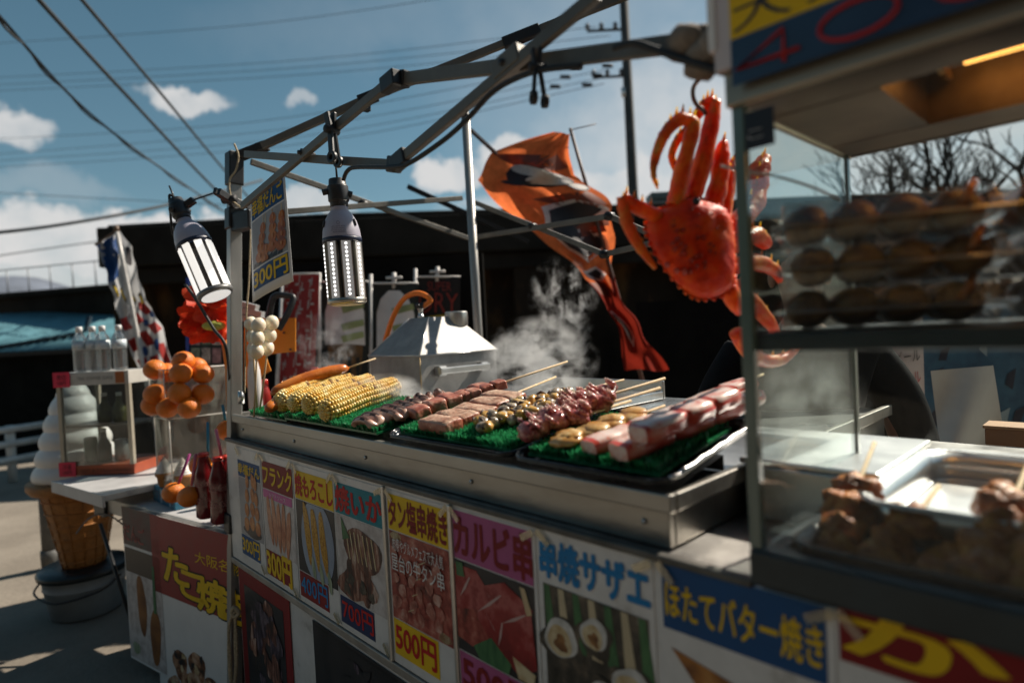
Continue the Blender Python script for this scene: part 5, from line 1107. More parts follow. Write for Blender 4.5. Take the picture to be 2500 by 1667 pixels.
for y in (.15, .20, .25, .30): lm.tube([(.22, y, hC + .055), (CW - .05, y, hC + .055)], .008, 10)
lm.build('heating_element', mat('glowing_element', (.9, .4, .1), .4, emit=(1, .42, .09), estr=5.0), DC)
rf = MB()
for x in (.19, .34, .5, .66): rf.box(x, x + .008, .12, .34, hC + .040, hC + .07)
rf.build('reflector_bracket', mat('brass_reflector', (.55, .35, .12), .25, .9), DC)
# sticker inside the glass, top left
s0 = S.on_v(1797, 283, V0 - .003); s1 = S.on_v(1892, 376, V0 - .003)
m = MB(); x0, x1 = s0[0] - U0, s1[0] - U0 + .0; z1, z0 = s0[2] - ZB, S.on_v(1805, 372, V0 - .003)[2] - ZB; m.box(x0, x1, -.0025, -.001, z0, z1); m.build('sticker', mat('black_sticker', (.012, .012, .015), .35, var=.2, scale=20), DC)
m = MB(); text(m, 'こ', x0 + .3 * (x1 - x0), z0 + .25 * (z1 - z0), x0 + .72 * (x1 - x0), z0 + .5 * (z1 - z0), -.0035, 0, .02); m.build('sticker_mark', mat('grey_sticker_ink', (.35, .34, .33), .5), DC)
# the price board on the case hood
b0 = S.on_v(1752, 20, V0 - .02)
SB = thing('price_board', 'tilted white framed price board for large octopus on the case hood', 'sign', S.P(U0 - .012, V0 - .022, ZT + .030), S.yaw)
bw, bh = .62, .30
zS = lambda x, y: (S.on_v(x, y, V0 - .03)[0] - (U0 - .012), S.on_v(x, y, V0 - .03)[2] - (ZT + .030))
MB().box(0, bw, -.006, .006, .0, bh).build('sheet', mat('board_white', (.62, .57, .58), .5, var=.06, scale=6), SB, bevel=.002)
edge = MB(); edge.box(-.006, .004, -.010, .009, .03, bh); edge.build('frame_edge', mat('white_edge', (.80, .79, .77), .4, var=.04), SB)
pA = zS(1783, 100); pB = zS(2010, 30); pC = zS(1790, 205)
zy = zS(1785, 98)[1]; zb_ = zS(1795, 210)[1]
m = MB(); m.add([(.026, -.0075, zy), (bw - .05, -.0075, zy), (bw - .05, -.0075, bh - .01), (.026, -.0075, bh - .01)], [(0, 1, 2, 3)]); m.build('title_band', I_YEL, SB)
m = MB(); m.add([(.026, -.0078, zb_), (bw - .05, -.0078, zb_), (bw - .05, -.0078, zy - .001), (.026, -.0078, zy - .001)], [(0, 1, 2, 3)]); m.build('price_band', mat('deep_blue_panel', (.010, .036, .085), .35, var=.3, scale=5, coat=.3), SB)
m = MB(); text(m, '大ダコ', .030, zy + .006, .030 + .245, zy + .054, -.0085, 0, .01); m.build('title_lettering', mat('dark_board_ink', (.03, .03, .035), .5), SB)
m = MB(); z0_, z1_ = zb_ + .010, zy - .012; hh_ = z1_ - z0_; e4 = [Vector(q) for q in ((.118, -.010, z0_ + .25 * hh_), (.034, -.010, z0_ + .25 * hh_), (.098, -.010, z1_), (.098, -.010, z0_))]
m.tube(e4, .0028, 6, caps=True)
for xc in (.185, .305): m.tube([(xc + .043 * math.cos(t), -.010, z0_ + hh_ * .5 + hh_ * .5 * math.sin(t)) for t in np.linspace(0, 6.2832, 28)], .0028, 6)
m.tube([(.385, -.010, z0_), (.385, -.010, z1_), (.50, -.010, z1_), (.50, -.010, z0_)], .0028, 6); m.tube([(.385, -.010, z0_ + hh_ * .5), (.50, -.010, z0_ + hh_ * .5)], .0028, 6); m.tube([(.442, -.010, z0_ + hh_ * .5), (.442, -.010, z1_)], .0028, 6)
m.build('price_lettering', mat('red_tube_ink', (.48, .012, .012), .4), SB)
m = MB(); m.add([(.275, -.0084, zy + .02), (.34, -.0084, zy + .02), (.34, -.0084, zy + .06), (.275, -.0084, zy + .06)], [(0, 1, 2, 3)]); m.build('orange_patch', I_ORG, SB)

# takoyaki packs on the shelf
BALL = mat('takoyaki_crust', (.16, .085, .03), .32, scale=42, ramp=[(.3, (.07, .026, .006)), (.46, (.22, .092, .022)), (.62, (.31, .16, .05)), (.76, (.46, .26, .10))], bump=.45, bscale=60, coat=.12, sss=.05)
PACK = glass('clear_pack', (.95, .95, .94), .12, .003, (.85, .83, .8), .12)
PACKR = glass('pack_flange', (.9, .9, .88), .2, .30, (.9, .87, .83), .1)
SAUC = mat('orange_sauce', (.55, .15, .02), .25, coat=.4)
def pack(u, v, z, label, sd, first=None):
    if first: return dup(first, S.P(u, v, z), (0, 0, S.yaw + .42 + ru(-.03, .03)), label)
    t = thing('takoyaki_pack', label, 'food pack', S.P(u, v, z), S.yaw + .42, 'stacked takoyaki packs on the case shelf'); n = 4; p = .061
    for j in range(2):
        for i in range(n):
            m = MB(); m.ball((.034 + p * i, .033 + p * j, .029), (.0315, .0315, .0285), 16, 11, fn=lumpy(.07, 1.7, i * 5 + j)); m.build('takoyaki', BALL, t)
    L_, W_ = p * n + .016, p * 2 + .010
    m = MB(); r = .012
    def ring(g, z): return [(-.004 - g, -.004 - g, z), (L_ + g, -.004 - g, z), (L_ + g, W_ + g, z), (-.004 - g, W_ + g, z)]
    A, B, Cc, D, E_ = ring(-.006, 0), ring(.002, .022), ring(.012, .024), ring(.002, .026), ring(-.008, .058)
    vs = A + B + Cc + D + E_
    m.add(vs, [(0, 1, 2, 3)] + [(k * 4 + i, k * 4 + (i + 1) % 4, k * 4 + 4 + (i + 1) % 4, k * 4 + 4 + i) for k in range(4) for i in range(4)] + [(19, 18, 17, 16)]); m.build('clear_lid', PACK, t, bevel=.004)
    m = MB(); q = ring(.008, .0225) + ring(.0125, .024) + ring(.008, .0275); m.add(q, [(k * 4 + i, k * 4 + (i + 1) % 4, k * 4 + 4 + (i + 1) % 4, k * 4 + 4 + i) for k in range(2) for i in range(4)]); m.build('lid_flange', PACKR, t)
    m = MB(); m.tube([(p * 4 - .03, .005, .03), (p * 4 - .02, .0, .05), (p * 4 - .01, .02, .062)], .006, 8); m.build('sauce_drip', SAUC, t); return t
zq0 = ZB + zs_ + .012; dz = .0615
pf = pack(U0 + .040, V0 + .05, zq0, 'bottom takoyaki pack of the left stack in the glass case', 1)
for i, (u, v, k, lb_) in enumerate([(.048, .052, 1, 'middle takoyaki pack of the left stack in the glass case'), (.042, .050, 2, 'top takoyaki pack of the left stack in the glass case'), (.300, .155, 0, 'bottom takoyaki pack of the right stack in the glass case'), (.304, .150, 1, 'middle takoyaki pack of the right stack in the glass case'), (.298, .156, 2, 'top takoyaki pack of the right stack in the glass case'), (.55, .26, 0, 'lowest takoyaki pack of the far right stack'), (.556, .262, 1, 'second takoyaki pack of the far right stack'), (.548, .258, 2, 'uppermost takoyaki pack of the far right stack')]):
    pack(U0 + u, V0 + v, zq0 + dz * k, lb_, i, pf)
# trays and fried chicken down in the case
MIRR = mat('bright_tray_steel', (.78, .78, .77), .34, .95, var=.06, scale=6)
def pan(name, u0, u1, v0, v1, z, h, label, mt, cat='tray', r=.03, th=.0015):
    t = thing(name, label, cat, S.P(u0, v0, z), S.yaw); m = MB(); w, d = u1 - u0, v1 - v0
    def loop(g, zz):
        o = []
        for cx, cy, a0 in ((w - r, r, -90), (w - r, d - r, 0), (r, d - r, 90), (r, r, 180)):
            for k in range(7): a = math.radians(a0 + 15 * k); o.append((cx + (r + g) * math.cos(a), cy + (r + g) * math.sin(a), zz))
        return o
    Ls = [loop(-.018, 0), loop(-.012, .004), loop(-.004, h - .002), loop(.0, h), loop(.012, h + .001), loop(.014, h - .003)]; n = len(Ls[0])
    for A, B in zip(Ls, Ls[1:]): m.add(A + B, [(i, (i + 1) % n, n + (i + 1) % n, n + i) for i in range(n)], 0, True)
    m.add(Ls[0], [tuple(range(n))]); m.build('pan', mt, t, solid=th); return t
sp = pan('steel_tray', U0 + .095, U0 + .62, V0 + .16, V0 + .60, ZB + .047, .055, 'shiny deep steel tray catching the sun in the glass case', MIRR, r=.05)
bp_ = pan('black_tray', U0 + .05, U0 + .75, V0 + .035, V0 + .145, ZB + .030, .03, 'low black tray along the front of the glass case', TRAYM)
bx = thing('steel_container', 'steel box with a sunlit lid at the left end inside the glass case', 'container', S.P(U0 + .004, V0 + .30, 1.055), S.yaw)
m = MB(); m.box(-.16, .075, .0, .34, 0, .105); m.build('body', STEEL, bx, bevel=.006); m = MB(); m.box(-.166, .081, -.006, .346, .106, .118); m.build('lid', MIRR, bx, bevel=.004)
KAR = mat('fried_chicken_crust', (.34, .12, .032), .42, scale=34, ramp=[(.28, (.10, .020, .003)), (.45, (.38, .095, .012)), (.6, (.62, .22, .03)), (.75, (.74, .38, .09))], bump=.9, bscale=70, coat=.15, sss=.06)
def karaage(a, d, n, label, sd, st=.12):
    R = random.Random(sd); t = thing('fried_chicken_skewer', label, 'fried chicken', a, 0, 'fried chicken skewers in the glass case'); aim(t, a, a + d)
    for k in range(n):
        m = MB(); q = R.uniform(.9, 1.15); m.ball((R.uniform(-.006, .006), .034 + .046 * k, R.uniform(-.003, .006)), (.036 * q, .032 * q, .034 * q), 26, 18, fn=lambda p, s_=sd * 9 + k: 1 + .30 * noise.noise(p * 1.7 + Vector((s_, 0, 0))) + .14 * noise.noise(p * 4.2 + Vector((0, s_, 0))) + .05 * noise.noise(p * 11)); m.build('chicken_piece', KAR, t)
    m = MB(); m.tube([(0, .01, 0), (0, .046 * n + st, .012)], .0036, 8); m.build('stick', WOODSTICK, t)
Vd = Vector(S.V.tolist()); Ud = Vector(S.U.tolist()); Zd = Vector((0, 0, 1))
def onv(x, y, v): return S.P(*S.on_v(x, y, v))
karaage(onv(2010, 1395, V0 + .075), Vd * .8 + Ud * .0 + Zd * .42, 4, 'tall fried chicken skewer leaning left with its stick up', 2, .11)
karaage(onv(1945, 1400, V0 + .06), Ud * 1.0 + Vd * .1, 2, 'small dark fried chicken piece at the front left corner of the case', 3, .0)
karaage(onv(2120, 1420, V0 + .065), Vd * .8 + Ud * .15 + Zd * .30, 3, 'middle fried chicken skewer lying low at the front', 4, .10)
karaage(onv(2260, 1450, V0 + .06), Vd * .7 + Ud * .2 + Zd * .1, 2, 'short fried chicken skewer between the middle and right ones', 5, .08)
karaage(onv(2370, 1460, V0 + .055), Vd * .85 + Ud * .1 + Zd * .36, 4, 'large fried chicken skewer at the right edge of the frame', 6, .10)
karaage(onv(2480, 1480, V0 + .05), Vd * .75 + Ud * .2 + Zd * .30, 4, 'last fried chicken skewer, cut by the right edge', 8, .10)

# ------------------------------------------------------------------ the boiled red crab on its hook
CRAB = mat('boiled_crab_shell', (.82, .06, .008), .48, scale=18, ramp=[(.30, (.58, .020, .004)), (.46, (.84, .055, .006)), (.62, (.92, .13, .012)), (.76, (.94, .28, .04))], bump=.5, bscale=55, coat=.0, sss=.30, sssr=(.09, .02, .006), spec=.25)
CRABL = mat('crab_leg_shell', (.80, .13, .015), .36, scale=20, ramp=[(.30, (.55, .03, .005)), (.48, (.82, .11, .010)), (.64, (.88, .26, .025)), (.78, (.90, .46, .12))], bump=.4, bscale=60, coat=.0, sss=.4, sssr=(.10, .035, .008), spec=.3)
DC_ = 1.20
cp = at(1700, 610, DC_); CB = thing('crab', 'big boiled orange red crab hung by its legs beside the glass case', 'crab', cp)
def cl(x, y, D): return at(x, y, D) - cp
# carapace: outline from the photo swept into a domed, spiny shell with its own thickness
out = [(1640, 498), (1668, 485), (1700, 484), (1735, 496), (1768, 515), (1785, 545), (1790, 600), (1792, 650), (1788, 700), (1762, 722), (1722, 730), (1690, 724), (1660, 700), (1625, 660), (1598, 618), (1580, 575), (1578, 545), (1600, 518), (1622, 508)]
cc = (1695, 600); m = MB(); nr = 9; pts = bez([(x, y, 0) for x, y in out + [out[0]]], 4)[:-1]; no = len(pts); vs = []
vd = Vector(FWD); 
for s_ in (-1, 1):
    for k in range(nr + 1):
        t_ = k / nr
        for (x, y, _) in pts:
            q = (1 - t_); px, py = cc[0] + (x - cc[0]) * q, cc[1] + (y - cc[1]) * q; dome = math.sqrt(max(0, 1 - q * q)) ** .9 * (.062 if s_ < 0 else .045)
            P = cl(px, py, DC_) + vd * (s_ * dome); P += vd * s_ * .010 * noise.noise(Vector((px * .022, py * .022, 0))); vs.append(P)
for h in range(2):
    o_ = h * (nr + 1) * no
    m.add(vs[o_:o_ + (nr + 1) * no], [((k * no + i), (k * no + (i + 1) % no), ((k + 1) * no + (i + 1) % no), ((k + 1) * no + i)) if h == 0 else ((k + 1) * no + i, (k + 1) * no + (i + 1) % no, k * no + (i + 1) % no, k * no + i) for k in range(nr) for i in range(no)], 0, True)
R = random.Random(4)
for (x, y, _) in pts[::2]: a = cl(x, y, DC_); b = cl(cc[0] + (x - cc[0]) * 1.06, cc[1] + (y - cc[1]) * 1.06, DC_); m.tube([a, b], [.007, .001], 6)
for k in range(46):
    a = R.uniform(0, 6.28); q = R.random() ** .5 * .85; x, y = cc[0] + 95 * q * math.cos(a), cc[1] + 105 * q * math.sin(a); dd = .060 * math.sqrt(max(0, 1 - q * q)); P = cl(x, y, DC_ - dd + .004); m.tube([P, P - vd * .015 + Vector((0, 0, .003))], [.0062, .001], 6, 1)
m.build('carapace', [CRAB, mat('crab_spine', (.45, .03, .012), .4)], CB)
m = MB()
for x, y in ((1700, 492), (1732, 527)): m.ball(cl(x, y, DC_ - .05), .0075, 10, 7)
m.build('eye', mat('crab_eye', (.01, .008, .008), .1), CB)
def leg(ps, rs, name='leg'):
    P = [cl(*p) for p in ps]; m = MB(); c = bez(P, 7); k = len(c); rr = [np.interp(i / (k - 1) * (len(rs) - 1), range(len(rs)), rs) for i in range(k)]
    m.tube(c, [r * .86 * (1 + .14 * noise.noise(Vector((i * .9, sum(ps[0]) * .01, 0)))) for i, r in enumerate(rr)], 12, flat=.8)
    for i in range(3, k - 2, 3):
        d = Vector((math.sin(i * 2.1), -.4, math.cos(i * 2.1))).normalized(); m.tube([c[i] + d * rr[i] * .6, c[i] + d * (rr[i] + .009)], [.0042, .0008], 5)
    return m.build(name, CRABL, CB)
leg([(1648, 500, 1.20), (1665, 420, 1.19), (1688, 330, 1.18), (1694, 298, 1.18)], [.027, .024, .021, .017]); leg([(1697, 300, 1.18), (1660, 292, 1.17), (1625, 325, 1.16), (1604, 372, 1.16), (1597, 402, 1.16)], [.013, .019, .016, .013, .011]); leg([(1596, 396, 1.16), (1596, 430, 1.16), (1606, 462, 1.17)], [.011, .008, .002], 'claw')
leg([(1682, 312, 1.22), (1656, 340, 1.23), (1640, 378, 1.24), (1646, 408, 1.24), (1652, 425, 1.24)], [.010, .012, .011, .009, .003])
leg([(1692, 484, 1.22), (1715, 400, 1.22), (1735, 310, 1.22), (1746, 248, 1.22)], [.025, .027, .024, .016]); leg([(1746, 246, 1.22), (1722, 258, 1.23), (1700, 285, 1.24), (1694, 305, 1.24)], [.015, .018, .014, .009])
leg([(1740, 505, 1.24), (1756, 440, 1.24), (1762, 372, 1.24), (1768, 345, 1.24)], [.030, .027, .022, .010]); leg([(1762, 545, 1.25), (1774, 470, 1.26), (1782, 420, 1.27), (1800, 380, 1.29)], [.026, .022, .018, .010])
leg([(1604, 528, 1.18), (1560, 508, 1.16), (1520, 482, 1.15)], [.020, .019, .015]); leg([(1518, 480, 1.15), (1530, 540, 1.16), (1560, 600, 1.17), (1600, 655, 1.18)], [.015, .018, .015, .006], 'claw')
leg([(1775, 690, 1.22), (1790, 735, 1.22), (1805, 765, 1.23)], [.026, .022, .010])
# the half of the legs that spreads behind the case glass
leg([(1785, 560, 1.28), (1835, 500, 1.34), (1852, 420, 1.38), (1868, 385, 1.40)], [.030, .034, .030, .016]); leg([(1788, 600, 1.28), (1840, 575, 1.33), (1872, 600, 1.36)], [.028, .030, .016])
leg([(1790, 650, 1.28), (1840, 640, 1.33), (1890, 660, 1.37), (1905, 690, 1.38)], [.026, .026, .020, .006]); leg([(1788, 700, 1.28), (1830, 735, 1.32), (1880, 790, 1.36), (1900, 830, 1.38)], [.026, .026, .018, .006])
leg([(1800, 810, 1.30), (1840, 870, 1.34), (1900, 880, 1.38), (1950, 850, 1.40)], [.022, .024, .020, .006])
HK = MB(); HK.tube(bez([at(1745, 168, 1.12), at(1712, 190, 1.15), at(1694, 212, 1.17), at(1692, 235, 1.18), at(1700, 255, 1.19), at(1716, 268, 1.20), at(1722, 278, 1.21)], 8), .0042, 10)
tag(HK.build('wire_hook', mat('dark_hook_steel', (.14, .12, .11), .35, .8)), 'curved steel wire hook holding the red crab', 'hook')
# ------------------------------------------------------------------ the drinks table at the far end
TZ = .66
def tz(x, y, z=TZ): return onz(x, y, z)
TB = thing('folding_table', 'white topped folding table carrying drinks and fruit beyond the tent post', 'table', T.P(0, 0, GZ), T.yaw)
def tl_(p, dz=0): return (p[0], p[1], TZ - GZ + dz)
WT = mat('white_table_laminate', (.48, .48, .48), .45, var=.12, scale=6)
Ltab = (Vector(_b) - Vector(_a)).length; Lw = 1.05
m = MB(); m.box(-Ltab, .04, 0, .75, TZ - GZ - .03, TZ - GZ); m.build('tabletop', WT, TB, bevel=.004)
m = MB(); m.box(-Ltab - .01, .045, -.016, -.001, TZ - GZ - .072, TZ - GZ + .004); m.build('rim', mat('white_table_rim', (.52, .52, .50), .4, .2, var=.12, scale=8), TB, bevel=.004)
WZ = .745; wA, wB = onz(132, 1174, WZ), onz(256, 1209, WZ); WG = Frame((wA.x, wA.y), (wB.x - wA.x, wB.y - wA.y)); wl_ = (wB - wA).length
m = MB(); m.box(0, wl_, 0, .62, WZ - .03, WZ); m.box(-.004, wl_ + .004, -.014, -.001, WZ - .058, WZ + .004); o = m.build('wing_shelf', WT, None, bevel=.003); o.parent = TB; o.matrix_parent_inverse = (tr_(*T.P(0, 0, GZ)) @ rot('Z', T.yaw)).inverted(); o.location = WG.P(0, 0, 0); o.rotation_euler = (0, 0, WG.yaw)
m = MB(); m.box(-Ltab - .07, -Ltab + .06, -.035, -.017, TZ - GZ - .09, TZ - GZ - .012); m.build('corner_bracket', BLACK, TB, bevel=.005); m = MB(); m.box(-.46, -.30, -.030, -.017, TZ - GZ - .10, TZ - GZ - .045); m.build('corner_bracket', BLACK, TB, bevel=.005)
for x, y in ((-Ltab + .10, .06), (-.02, .06), (-Ltab + .1, .68), (-.02, .68)):
    m = MB(); m.tube([(x, y, 0), (x, y, TZ - GZ - .03)], .019, 10); m.build('leg', BLACK_M, TB)
m = MB(); m.tube([(-Ltab + .1, .06, .1), (-Ltab - .35, .1, .62)], .010, 8); m.build('brace', BLACK_M, TB)
c_ = at(215, 1240, 3.25); zt_ = MB(); zt_.tube(bez([at(186, 1302, 3.2), at(214, 1268, 3.2), at(246, 1254, 3.2), at(275, 1262, 3.2), at(300, 1280, 3.2)], 8), .004, 7); zt_.tube(bez([at(250, 1262, 3.2), at(285, 1250, 3.2), at(308, 1258, 3.2), at(286, 1272, 3.2)], 8), .004, 7)
tag(zt_.build('cable_tie', mat('grey_tie', (.20, .19, .18), .5)), 'loose wire ties under the corner of the white table', 'cable tie')
tag(MB().add([tuple(at(378, 1304, 2.95)), tuple(at(455, 1268, 2.95)), tuple(at(456, 1270, 2.95)), tuple(at(380, 1307, 2.95))], [(0, 1, 2, 3)]).build('tape_strip', mat('clear_tape', (.4, .4, .4), .3)), 'thin strip of tape across the red takoyaki banner', 'tape')
# posters hung on the front of that table
tv = -.035
def tposter(label, px, zlo=None):
    p = Poster(T, tv, 'table_poster', label, 'poster', px, PAPER, 'posters hung under the drinks table'); return p
p = tposter('red takoyaki poster with yellow brush lettering and a photo below', [(395, 1262), (563, 1334), (395, 1720), (563, 1748)])
p.t.location.y -= .0
zr1, zr0 = p.L(470, 1470)[1], 0
zred = (T.on_v(470, 1478, tv)[2]) - p.z0
p.band('title_band', .0, zred, p.w, p.h, mat('red_print', (.27, .018, .016), .5, var=.08)); 
def bx_(x, y): return p.L(x, y)
def tl2(name, body, x, y, w, h, mt, off, edge=None, shear=0): a = bx_(x, y); p.txt(name, body, a[0], a[1], a[0] + w, a[1] + h, mt, 2, off, edge, shear)
wpx = p.w / 168
tl2('title_lettering', 'た', 402, 1412, 54 * wpx, .155, I_YEL, .05, I_BLK); tl2('title_lettering', 'こ', 444, 1452, 48 * wpx, .12, I_YEL, .05, I_BLK); tl2('title_lettering', '焼', 486, 1484, 56 * wpx, .15, I_YEL, .05, I_BLK); tl2('title_lettering', 'き', 540, 1506, 50 * wpx, .14, I_YEL, .05, I_BLK)
tl2('caption_lettering', '大阪名物', 477, 1372, 92 * wpx, .052, I_YEL, .01)
mb = MB(); R = random.Random(2)
for i, (x, y, r_) in enumerate(((.30, .42, .07), (.52, .46, .075), (.42, .25, .085), (.70, .30, .08), (.22, .16, .08), (.58, .1, .085), (.85, .18, .08))):
    blob(mb, x * p.w, y * zred + .02, r_ * .9, r_, 1.5 + .4 * i, 0, .3 * i, .1)
    for k in range(4): blob(mb, x * p.w + R.uniform(-.04, .04), y * zred + .02 + R.uniform(-.04, .05), .022, .012, 1.7 + .4 * i + .04 * k, 1 + k % 2, R.uniform(0, 3), .2, 10)
mb.build('food_picture', [PIC_TAKO, PIC_CREAM, PIC_BLK], p.t)
p = tposter('dark poster of frankfurters on sticks, left of the red takoyaki poster', [(318, 1240), (386, 1270), (318, 1566), (386, 1640)])
zc_ = T.on_v(350, 1345, tv)[2] - p.z0
p.band('title_band', .0, zc_ + .008, p.w, p.h, mat('dark_teal_red_print', (.10, .018, .02), .5, scale=8, c2=(.02, .035, .035))); p.band('photo_backdrop', .008, .012, p.w - .008, zc_ - .13, PIC_PLATE); p.band('photo_backdrop', .008, zc_ - .128, p.w - .008, zc_ - .006, mat('print_brown_backdrop', (.07, .05, .035), .5))
mb = MB(); blob(mb, p.w * .42, zc_ * .52, .045, .15, 2, 0, .05, .05); blob(mb, p.w * .75, zc_ * .30, .05, .14, 2.3, 0, -.08, .05); mb.add([(p.w * .74, -.0024, zc_ * .5), (p.w * .82, -.0024, zc_ * .5), (p.w * .82, -.0024, zc_ * .9), (p.w * .76, -.0024, zc_ * .9)], [(0, 1, 2, 3)], 1); blob(mb, p.w * .2, zc_ * .12, .04, .03, 2.5, 2)
mb.build('food_picture', [pic('print_brown_sausage', [(.3, (.13, .045, .012)), (.7, (.34, .14, .035))], 10), PIC_GRN, PIC_HUSK], p.t)
mb = MB()
for k, ch in enumerate('だんご'): text(mb, ch, .012 + .075 * k, zc_ + .03, .075 + .075 * k, zc_ + .11, -.002, 0, .03)
mb.build('title_lettering', mat('dim_red_ink', (.25, .02, .02), .5), p.t)
dk = tag(MB().box(-Ltab + .02, .02, .10, .112, .02, TZ - GZ - .08).build('black_cloth', mat('black_table_cloth', (.011, .011, .012), .85, var=.3, scale=8), None, T.P(0, 0, GZ), T.yaw), 'black cloth closing the space under the drinks table', 'cloth')

# display cabinet with cans, on the wing of the table
kA, kB = tz(152, 1163, WZ), tz(312, 1163, WZ); KF = Frame((kA.x, kA.y), (kB.x - kA.x, kB.y - kA.y + .05)); kw = (kB - kA).length; kh = (at(163, 912, (kA - Vector(EYE)).dot(Vector(FWD))).z) - WZ
CBN = thing('display_cabinet', 'small glass fronted drinks cabinet with pink stickers on the white table', 'cabinet', KF.P(0, 0, WZ + .003), KF.yaw); kd = .30
CRM = mat('cream_frame', (.42, .38, .30), .45, .3, var=.12, scale=10); KG = glass('cabinet_glass', (.82, .86, .86), .05, .006)
m = MB(); m.box(0, kw, 0, kd, 0, .055); m.build('base_panel', mat('orange_red_panel', (.42, .09, .03), .45, scale=9, c2=(.30, .06, .03)), CBN, bevel=.002)
m = MB(); m.box(0, kw, 0, kd, kh - .072, kh); m.build('top_panel', mat('grey_white_panel', (.50, .48, .44), .4, var=.08), CBN, bevel=.002)
m = MB(); 
for x in (0, kw - .022):
    for y in (-.001, kd - .02): m = MB(); m.box(x, x + .022, y, y + .021, .0555, kh - .0725); m.build('corner_post', CRM, CBN)
m = MB(); m.box(.023, kw - .023, .004, .007, .056, kh - .073); m.build('door_glass', KG, CBN); 
for x in (.003, kw - .006): m = MB(); m.box(x, x + .003, .021, kd - .021, .056, kh - .073); m.build('side_glass', KG, CBN)
m = MB(); m.box(.024, kw - .024, .02, kd - .02, kh * .46, kh * .46 + .012); m.build('shelf', mat('dark_shelf', (.02, .02, .02), .4), CBN)
NEON = mat('neon_pink_card', (.72, .03, .08), .6, var=.04, emit=(1, .05, .1), estr=.0)
for z0, z1, ch in ((kh - .078, kh + .006, '売切'), (-.004, .076, '冷茶')):
    m = MB(); m.box(-.012, .088, -.006, -.003, z0, z1); o = m.build('card', NEON, CBN); mm = MB(); text(mm, ch, .012, z0 + .04, .066, z0 + .07, -.0075, 0, .0); mm.build('lettering', I_BLK, o); mm = MB(); text(mm, '150円', .014, z0 + .012, .064, z0 + .034, -.0075, 0, .0); mm.build('price_lettering', I_BLK, o)
m = MB(); text(m, 'TEA  COFFEE  JUICE', .13, kh - .048, kw - .09, kh - .026, -.003, 0, .0); m.build('lettering', mat('grey_letter', (.16, .16, .15), .5), CBN)
m = MB(); text(m, 'HOT & COLD DRINKS', .11, .018, kw - .02, .036, -.003, 0, .0); m.build('lettering', mat('brown_letter', (.12, .03, .01), .5), CBN)
m = MB(); m.box(kw - .075, kw - .024, -.004, -.001, kh - .066, kh - .004); m.build('brown_tag', mat('brown_tag', (.35, .10, .02), .5), CBN)
def can(x, y, z, r, h, mt, label, neck=False, grp='cans and bottles in the small cabinet'):
    t = thing('drink_bottle' if neck else 'drink_can', label, 'bottle' if neck else 'can', KF.P(x, y, z), 0, grp); m = MB()
    m.lathe([(r * .85, 0), (r, .008), (r, h * (.55 if neck else .93)), (r * (.45 if neck else .86), h * .8 if neck else h), (r * .4 if neck else 0, h if neck else h)], 18); m.build('body', mt, t)
    m = MB(); m.lathe([(r * .42, h), (r * .42, h + .02), (0, h + .02)] if neck else [(r * .8, h - .004), (r * .8, h + .002), (0, h + .002)], 14); m.build('cap' if neck else 'lid', WHITE if neck else STEEL, t)
DG = mat('dark_green_can', (.015, .08, .05), .35, .3); DK = mat('dark_brown_bottle', (.02, .014, .01), .3, coat=.4); OL = mat('olive_label', (.12, .11, .02), .4, c2=(.03, .03, .012), scale=30); GL_ = mat('grey_can', (.30, .30, .28), .4, .4)
z1, z2 = WZ + .06, WZ + kh * .46 + .018
can(.10, .10, z1, .034, .14, DG, 'dark green can low in the cabinet'); can(.19, .09, z1, .036, .17, DK, 'dark bottle standing beside the green can', True); can(.28, .11, z1, .036, .12, GL_, 'grey can low in the cabinet near the right post')
can(.20, .10, z2, .036, .15, OL, 'dark olive bottle on the upper cabinet shelf, middle', True); can(.29, .10, z2, .036, .15, OL, 'dark olive bottle on the upper cabinet shelf by the right post', True)
# water bottles standing on the cabinet
WATER = glass('clear_pet_bottle', (.93, .96, .97), .34, .06, (.9, .92, .92), .06); WCAP = mat('white_cap', (.80, .79, .77), .35, var=.03); WLAB = mat('water_label', (.40, .50, .56), .35, scale=40, c2=(.70, .72, .72))
Dk = (KF.P(.17, .1, WZ + kh) - Vector(EYE)).dot(Vector(FWD))
zt2 = WZ + kh + .005
wb = thing('water_bottle', 'leftmost clear water bottle on top of the cabinet', 'water bottle', (0, 0, 0), 0, 'water bottles on the cabinet')
bh_ = at(243, 796, Dk).z - zt2; br_ = .036
m = MB(); pr = [(br_ * .6, 0), (br_, .008)]
for k in range(9): zz = .02 + k * .017; pr += [(br_, zz), (br_ * .93, zz + .006), (br_, zz + .012)]
pr += [(br_, bh_ * .70), (br_ * .8, bh_ * .77), (br_ * .42, bh_ * .86), (br_ * .40, bh_ * .89)]
m.lathe(pr, 20); m.build('body', WATER, wb); m = MB(); m.lathe([(br_ * .46, bh_ * .875), (br_ * .47, bh_ * .985), (br_ * .40, bh_), (0, bh_)], 16); m.build('cap', WCAP, wb); m = MB(); m.lathe([(br_ * 1.015, bh_ * .48), (br_ * 1.015, bh_ * .68)], 20); m.build('wrapper', WLAB, wb)
for i, x in enumerate((205, 236, 265, 304)):
    q = at(x + 2, 905, Dk); f_ = KF.suv(q); loc = KF.P(f_[0], .07 + .01 * (i % 2), zt2)
    if i == 0: wb.location = loc
    else: dup(wb, loc, None, ['', 'second water bottle from the left on the cabinet', 'third water bottle from the left on the cabinet', 'rightmost water bottle on the cabinet, a little apart'][i])
